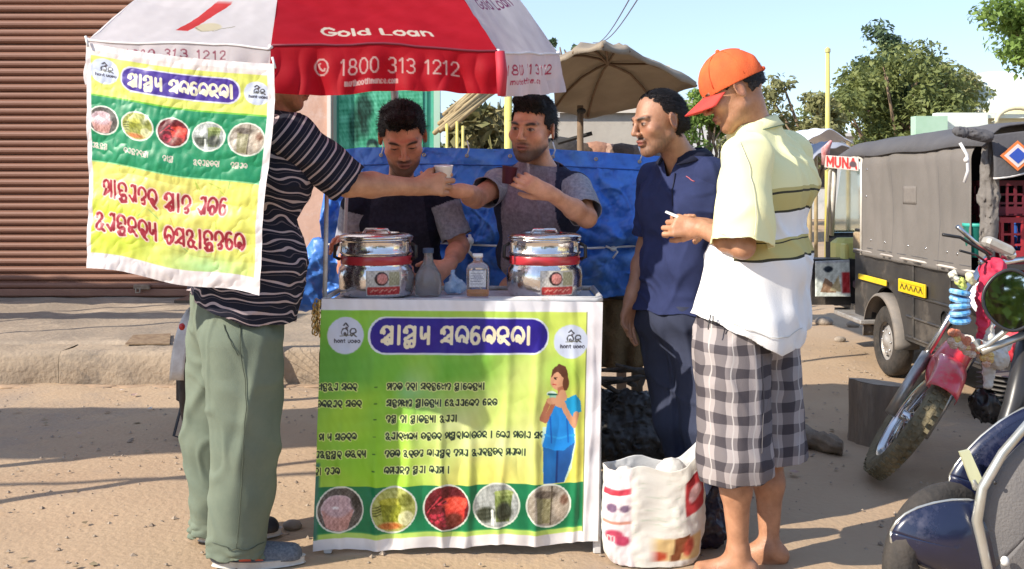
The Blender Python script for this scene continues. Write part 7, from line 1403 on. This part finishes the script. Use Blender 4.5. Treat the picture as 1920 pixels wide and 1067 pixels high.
# ---------------- dark blue scooter at the lower right
st = thing('scooter', 'glossy dark blue scooter cut off by the lower right corner, round mirror raised', 'scooter', tuple(W(1860,1200,2.92)*V(1,1,0)))
m_navy = mat('metallic_navy', (.005,.008,.030), rough=.26, c2=(.010,.013,.04), scale=3, coat=.3, spec=.7, wear=(.05,.05,.09), wscale=5); m_trim = mat('silver_trim', (.55,.55,.52), rough=.3, metal=.7, c2=(.45,.44,.38), scale=9); m_mat = mat('grey_plastic_apron', (.12,.115,.115), rough=.75, c2=(.16,.15,.145), scale=6, bump=.3, bscale=140)
def shell(name, poly, Y, thick, m, bulge=.05, tilt=(0,0), n=26, seed=0):
    'smooth domed panel with the given outline and real thickness'
    P2 = np.array(poly, float); c = P2.mean(0); k = len(P2)*6; pts = []
    # round the outline (Chaikin)
    Q = P2
    for _ in range(3): Q = np.stack([.75*Q+.25*np.roll(Q, -1, 0), .25*Q+.75*np.roll(Q, -1, 0)], 1).reshape(-1, 2)
    rings = []
    for i in range(10):
        s = 1-i/9.; q = c+(Q-c)*s; y = Y-bulge*(1-s**2.2)+tilt[0]*(q[:,0]-c[0])/100+tilt[1]*(q[:,1]-c[1])/100; rings.append(np.stack([(q[:,0]-960)*Y/1900, y, 1.32+(345-q[:,1])*Y/1900], -1))
    P = np.array(rings+[rings[-1]])[:-1]; P = np.concatenate([P, P[:, :1]], 1); o = put(name, grid_mesh(name, P), m, st); solid(o, thick, 0); return o, rings[0]
o1, r1 = shell('front_mudguard', [(1664,1012),(1680,975),(1720,950),(1790,935),(1850,940),(1890,1000),(1915,1110),(1850,1110),(1760,1075),(1700,1050)], 2.86, .006, m_navy, .05)
o2, r2 = shell('leg_shield', [(1776,905),(1790,872),(1840,815),(1920,760),(2010,745),(2080,800),(2080,1000),(1990,1110),(1905,1110),(1880,1040),(1850,980),(1800,945)], 2.98, .010, m_navy, .035)
o3, r3 = shell('inner_apron', [(1846,1150),(1836,1000),(1842,930),(1880,862),(1950,800),(2060,800),(2080,1000),(2060,1150)], 2.84, .012, m_mat, .03)
MB().tube(list(r1[::4])+[r1[0]], .0045, 8).build('trim', m_trim, st, True); MB().tube(list(r2[::4])+[r2[0]], .0050, 8).build('trim', m_trim, st, True)
MB().tube([W(1872,1150,2.82), W(1848,1050,2.81), W(1832,975,2.81), W(1842,915,2.81), W(1880,850,2.81), W(1935,785,2.82), W(1990,760,2.83)], [.013,.014,.015,.014,.013,.012,.012], 10).build('apron_edge', m_trim, st, True)
MB().tube([W(1806,845,2.92), W(1820,890,2.89), W(1832,918,2.86)], [.008,.010,.009], 8).build('turn_lamp_stalk', m_trim, st, True); MB().prism([W(1800,848,2.90), W(1818,844,2.90), W(1848,912,2.86), W(1828,920,2.86)], V(0,.012,0)).build('reflector_strip', mat('yellowed_plastic', (.42,.42,.26), rough=.4), st)
MB().ball(W(1884,1052,2.79), (.012,.010,.014), 10).build('hook', mat('white_hook', (.65,.65,.62), rough=.5), st, True); MB().ball(W(1866,905,2.80), (.006,.004,.006), 8).build('screw', m_blk, st, True)
wheel('wheel', V(W(1770,0,2.95)[0], 2.95, .225), V(.45,-.9,0), .225, .09, st, 0, m_trim, .05)
MB().tube([V(W(1770,0,2.95)[0], 2.90, .225), W(1800,1060,2.95), W(1900,760,3.02), W(1935,600,3.06)], [.02,.022,.03,.03], 10).build('steering_column', m_blk, st, True)
MB().bbox(W(1965,600,3.05), (.20,.12,.10), .03).build('handlebar_cowl', m_navy, st); MB().tube([W(1860,590,3.0), W(1960,590,3.05), W(2060,600,3.1)], .014, 10).build('handlebar', m_blk, st, True)
MB().bbox(W(2080,820,3.35), (.30,.75,.14), .05).build('seat', m_blk, st); MB().bbox(W(2090,950,3.35), (.32,.8,.26), .08).build('rear_body', m_navy, st); MB().bbox(W(2020,1130,3.1), (.3,.5,.04), .01).build('floorboard', m_mat, st)
wheel('wheel', V(W(2150,0,3.7)[0], 3.7, .225), V(.9,-.3,0), .225, .09, st, 0, m_trim, .05)
mc = W(1896,563,2.95); Rm = frame(nrm(V(-.28,-1,.10))) @ rotm('X', -90); sh_ = []
for z, k in ((.004,1.0),(.012,.98),(.022,.8),(.030,.4),(.032,.02)): sh_.append([mc+Rm @ V(.070*k*math.cos(a)*(1+.1*math.cos(2*a)), .088*k*math.sin(a), -z) for a in np.linspace(0, 2*math.pi, 33)])
put('mirror_shell', grid_mesh('mirror_shell', np.array(sh_)), m_blk, st); MB().add([mc+Rm @ V(.064*math.cos(a)*(1+.1*math.cos(2*a)), .082*math.sin(a), .0045) for a in np.linspace(0, 2*math.pi, 33)[:-1]], [tuple(range(32))]).build('mirror_glass', mat('mirror', (.85,.88,.86), rough=.02, metal=1.), st)
MB().tube([mc+Rm @ V(.07*math.cos(a)*(1+.1*math.cos(2*a)), .088*math.sin(a), .004) for a in np.linspace(0, 2*math.pi, 33)], .005, 8, False).build('mirror_rim', m_blk, st, True)
MB().tube([mc+V(.02,.03,-.075), W(1880,625,2.99), W(1850,648,3.0), W(1832,655,3.0)], .008, 8).tube([W(1832,640,3.02), W(1840,660,3.0), W(1920,628,3.02)], .012, 8).build('mirror_stem', m_trim, st, True)

# ================================================================== ACROSS THE STREET (behind the camera, seen in steel, mirror and paint)
m_w2 = mat('ochre_wall', (.48,.36,.22), rough=.9, c2=(.40,.30,.2), scale=1)
o = thing('street_house', 'ochre house across the street behind the photographer', 'house', (3, -16, 0)); MB().box((5, -17, 1.5), (9, 4, 3.0)).build('wall', m_w2, o); MB().box((5, -16.8, 3.05), (9.4, 4.6, .12)).build('roof', MATS['weathered_sheet'], o)
for k in range(3): MB().box((2.2+2.6*k, -14.97, 1.3), (.9, .06, 1.3)).build('window', MATS['dark_interior'], o)
tree('broadleaf_tree', 'leafy roadside tree behind the photographer, in the mirror', .4, -8.0, 5, (2.8,1.8,.7,4.6), g4, 6500, .11, 21, gap=.9, trunk_h=1.4, blobs=34)
tree('broadleaf_tree', 'leafy roadside tree behind the photographer, far right', 5.6, -7.5, 5, (2.4,2.0,1.0,4.4), g1, 4000, .11, 22, gap=.9, trunk_h=1.6)
# awning added on the left, outside the frame: throws the shade that lies across the road
aw = thing('shade_awning', 'tarpaulin awning on bamboo poles left of the photographer', 'awning', (-5.6, 3.4, 0))
AW = [(-5.7, 2.95), (-3.05, 3.95)]
P = flat_grid(V(-7.4,2.95,2.35), V(-3.30,3.55,2.35), V(-3.30,4.30,2.42), V(-7.4,4.25,2.42), 24, 14); P[..., 2] += .02*fbm(P, .6, 3); o = put('sheet', grid_mesh('sheet', P), MATS['dull_sheet'], aw); solid(o, .01)
for q in (V(-7.3,3.0,0), V(-7.3,4.2,0), V(-3.35,4.25,0), V(-3.35,3.58,0)): MB().tube([q, q+V(0,0,2.4)], .03, 8).build('pole', MATS['bamboo_pole'], aw, True)
MB().tube([V(-8,2.62,2.2), V(-3.2,3.12,2.2)], .022, 8).build('pole', MATS['bamboo_pole'], aw, True)

aw2 = thing('shade_awning', 'second tarpaulin awning on the pavement edge left of the frame', 'awning', (-6.5, 7.6, .23))  # added out of view to throw shade bands along the shutter base
for (ya, yb, z) in ((7.62, 8.25, 2.55), (6.60, 6.98, 2.5)):
    P = flat_grid(V(-9.5,ya,z), V(-4.75,ya+.03,z), V(-4.75,yb,z+.03), V(-9.5,yb,z+.03), 30, 8); P[..., 2] += .02*fbm(P, .6, 5); P[..., 1] += .03*fbm(P, .5, 6); o = put('sheet', grid_mesh('sheet', P), MATS['dull_sheet'], aw2); solid(o, .01)
for q in (V(-9.3,7.7,.2), V(-9.3,8.2,.2), V(-4.85,7.7,.2), V(-4.85,8.2,.2), V(-4.85,6.8,.2)): MB().tube([q, q+V(0,0,2.35)], .028, 8).build('pole', MATS['bamboo_pole'], aw2, True)

mb = MB(); rl = np.random.RandomState(12)
for k in range(46):
    x, y = rl.uniform(-4.5, 3.2), rl.uniform(3.3, 6.5); r_ = rl.uniform(.008, .026); a = rl.rand()*6; mb.add([V(x+math.cos(a+q*1.57)*r_*rl.uniform(.5, 1.2), y+math.sin(a+q*1.57)*r_*rl.uniform(.5, 1.2), .014+rl.rand()*.010) for q in range(4)], [(0,1,2,3)])
tag(mb.build('litter', mat('litter_paper', (.55,.50,.45), rough=.8, c2=(.32,.16,.12), scale=2.2)), kind='stuff')
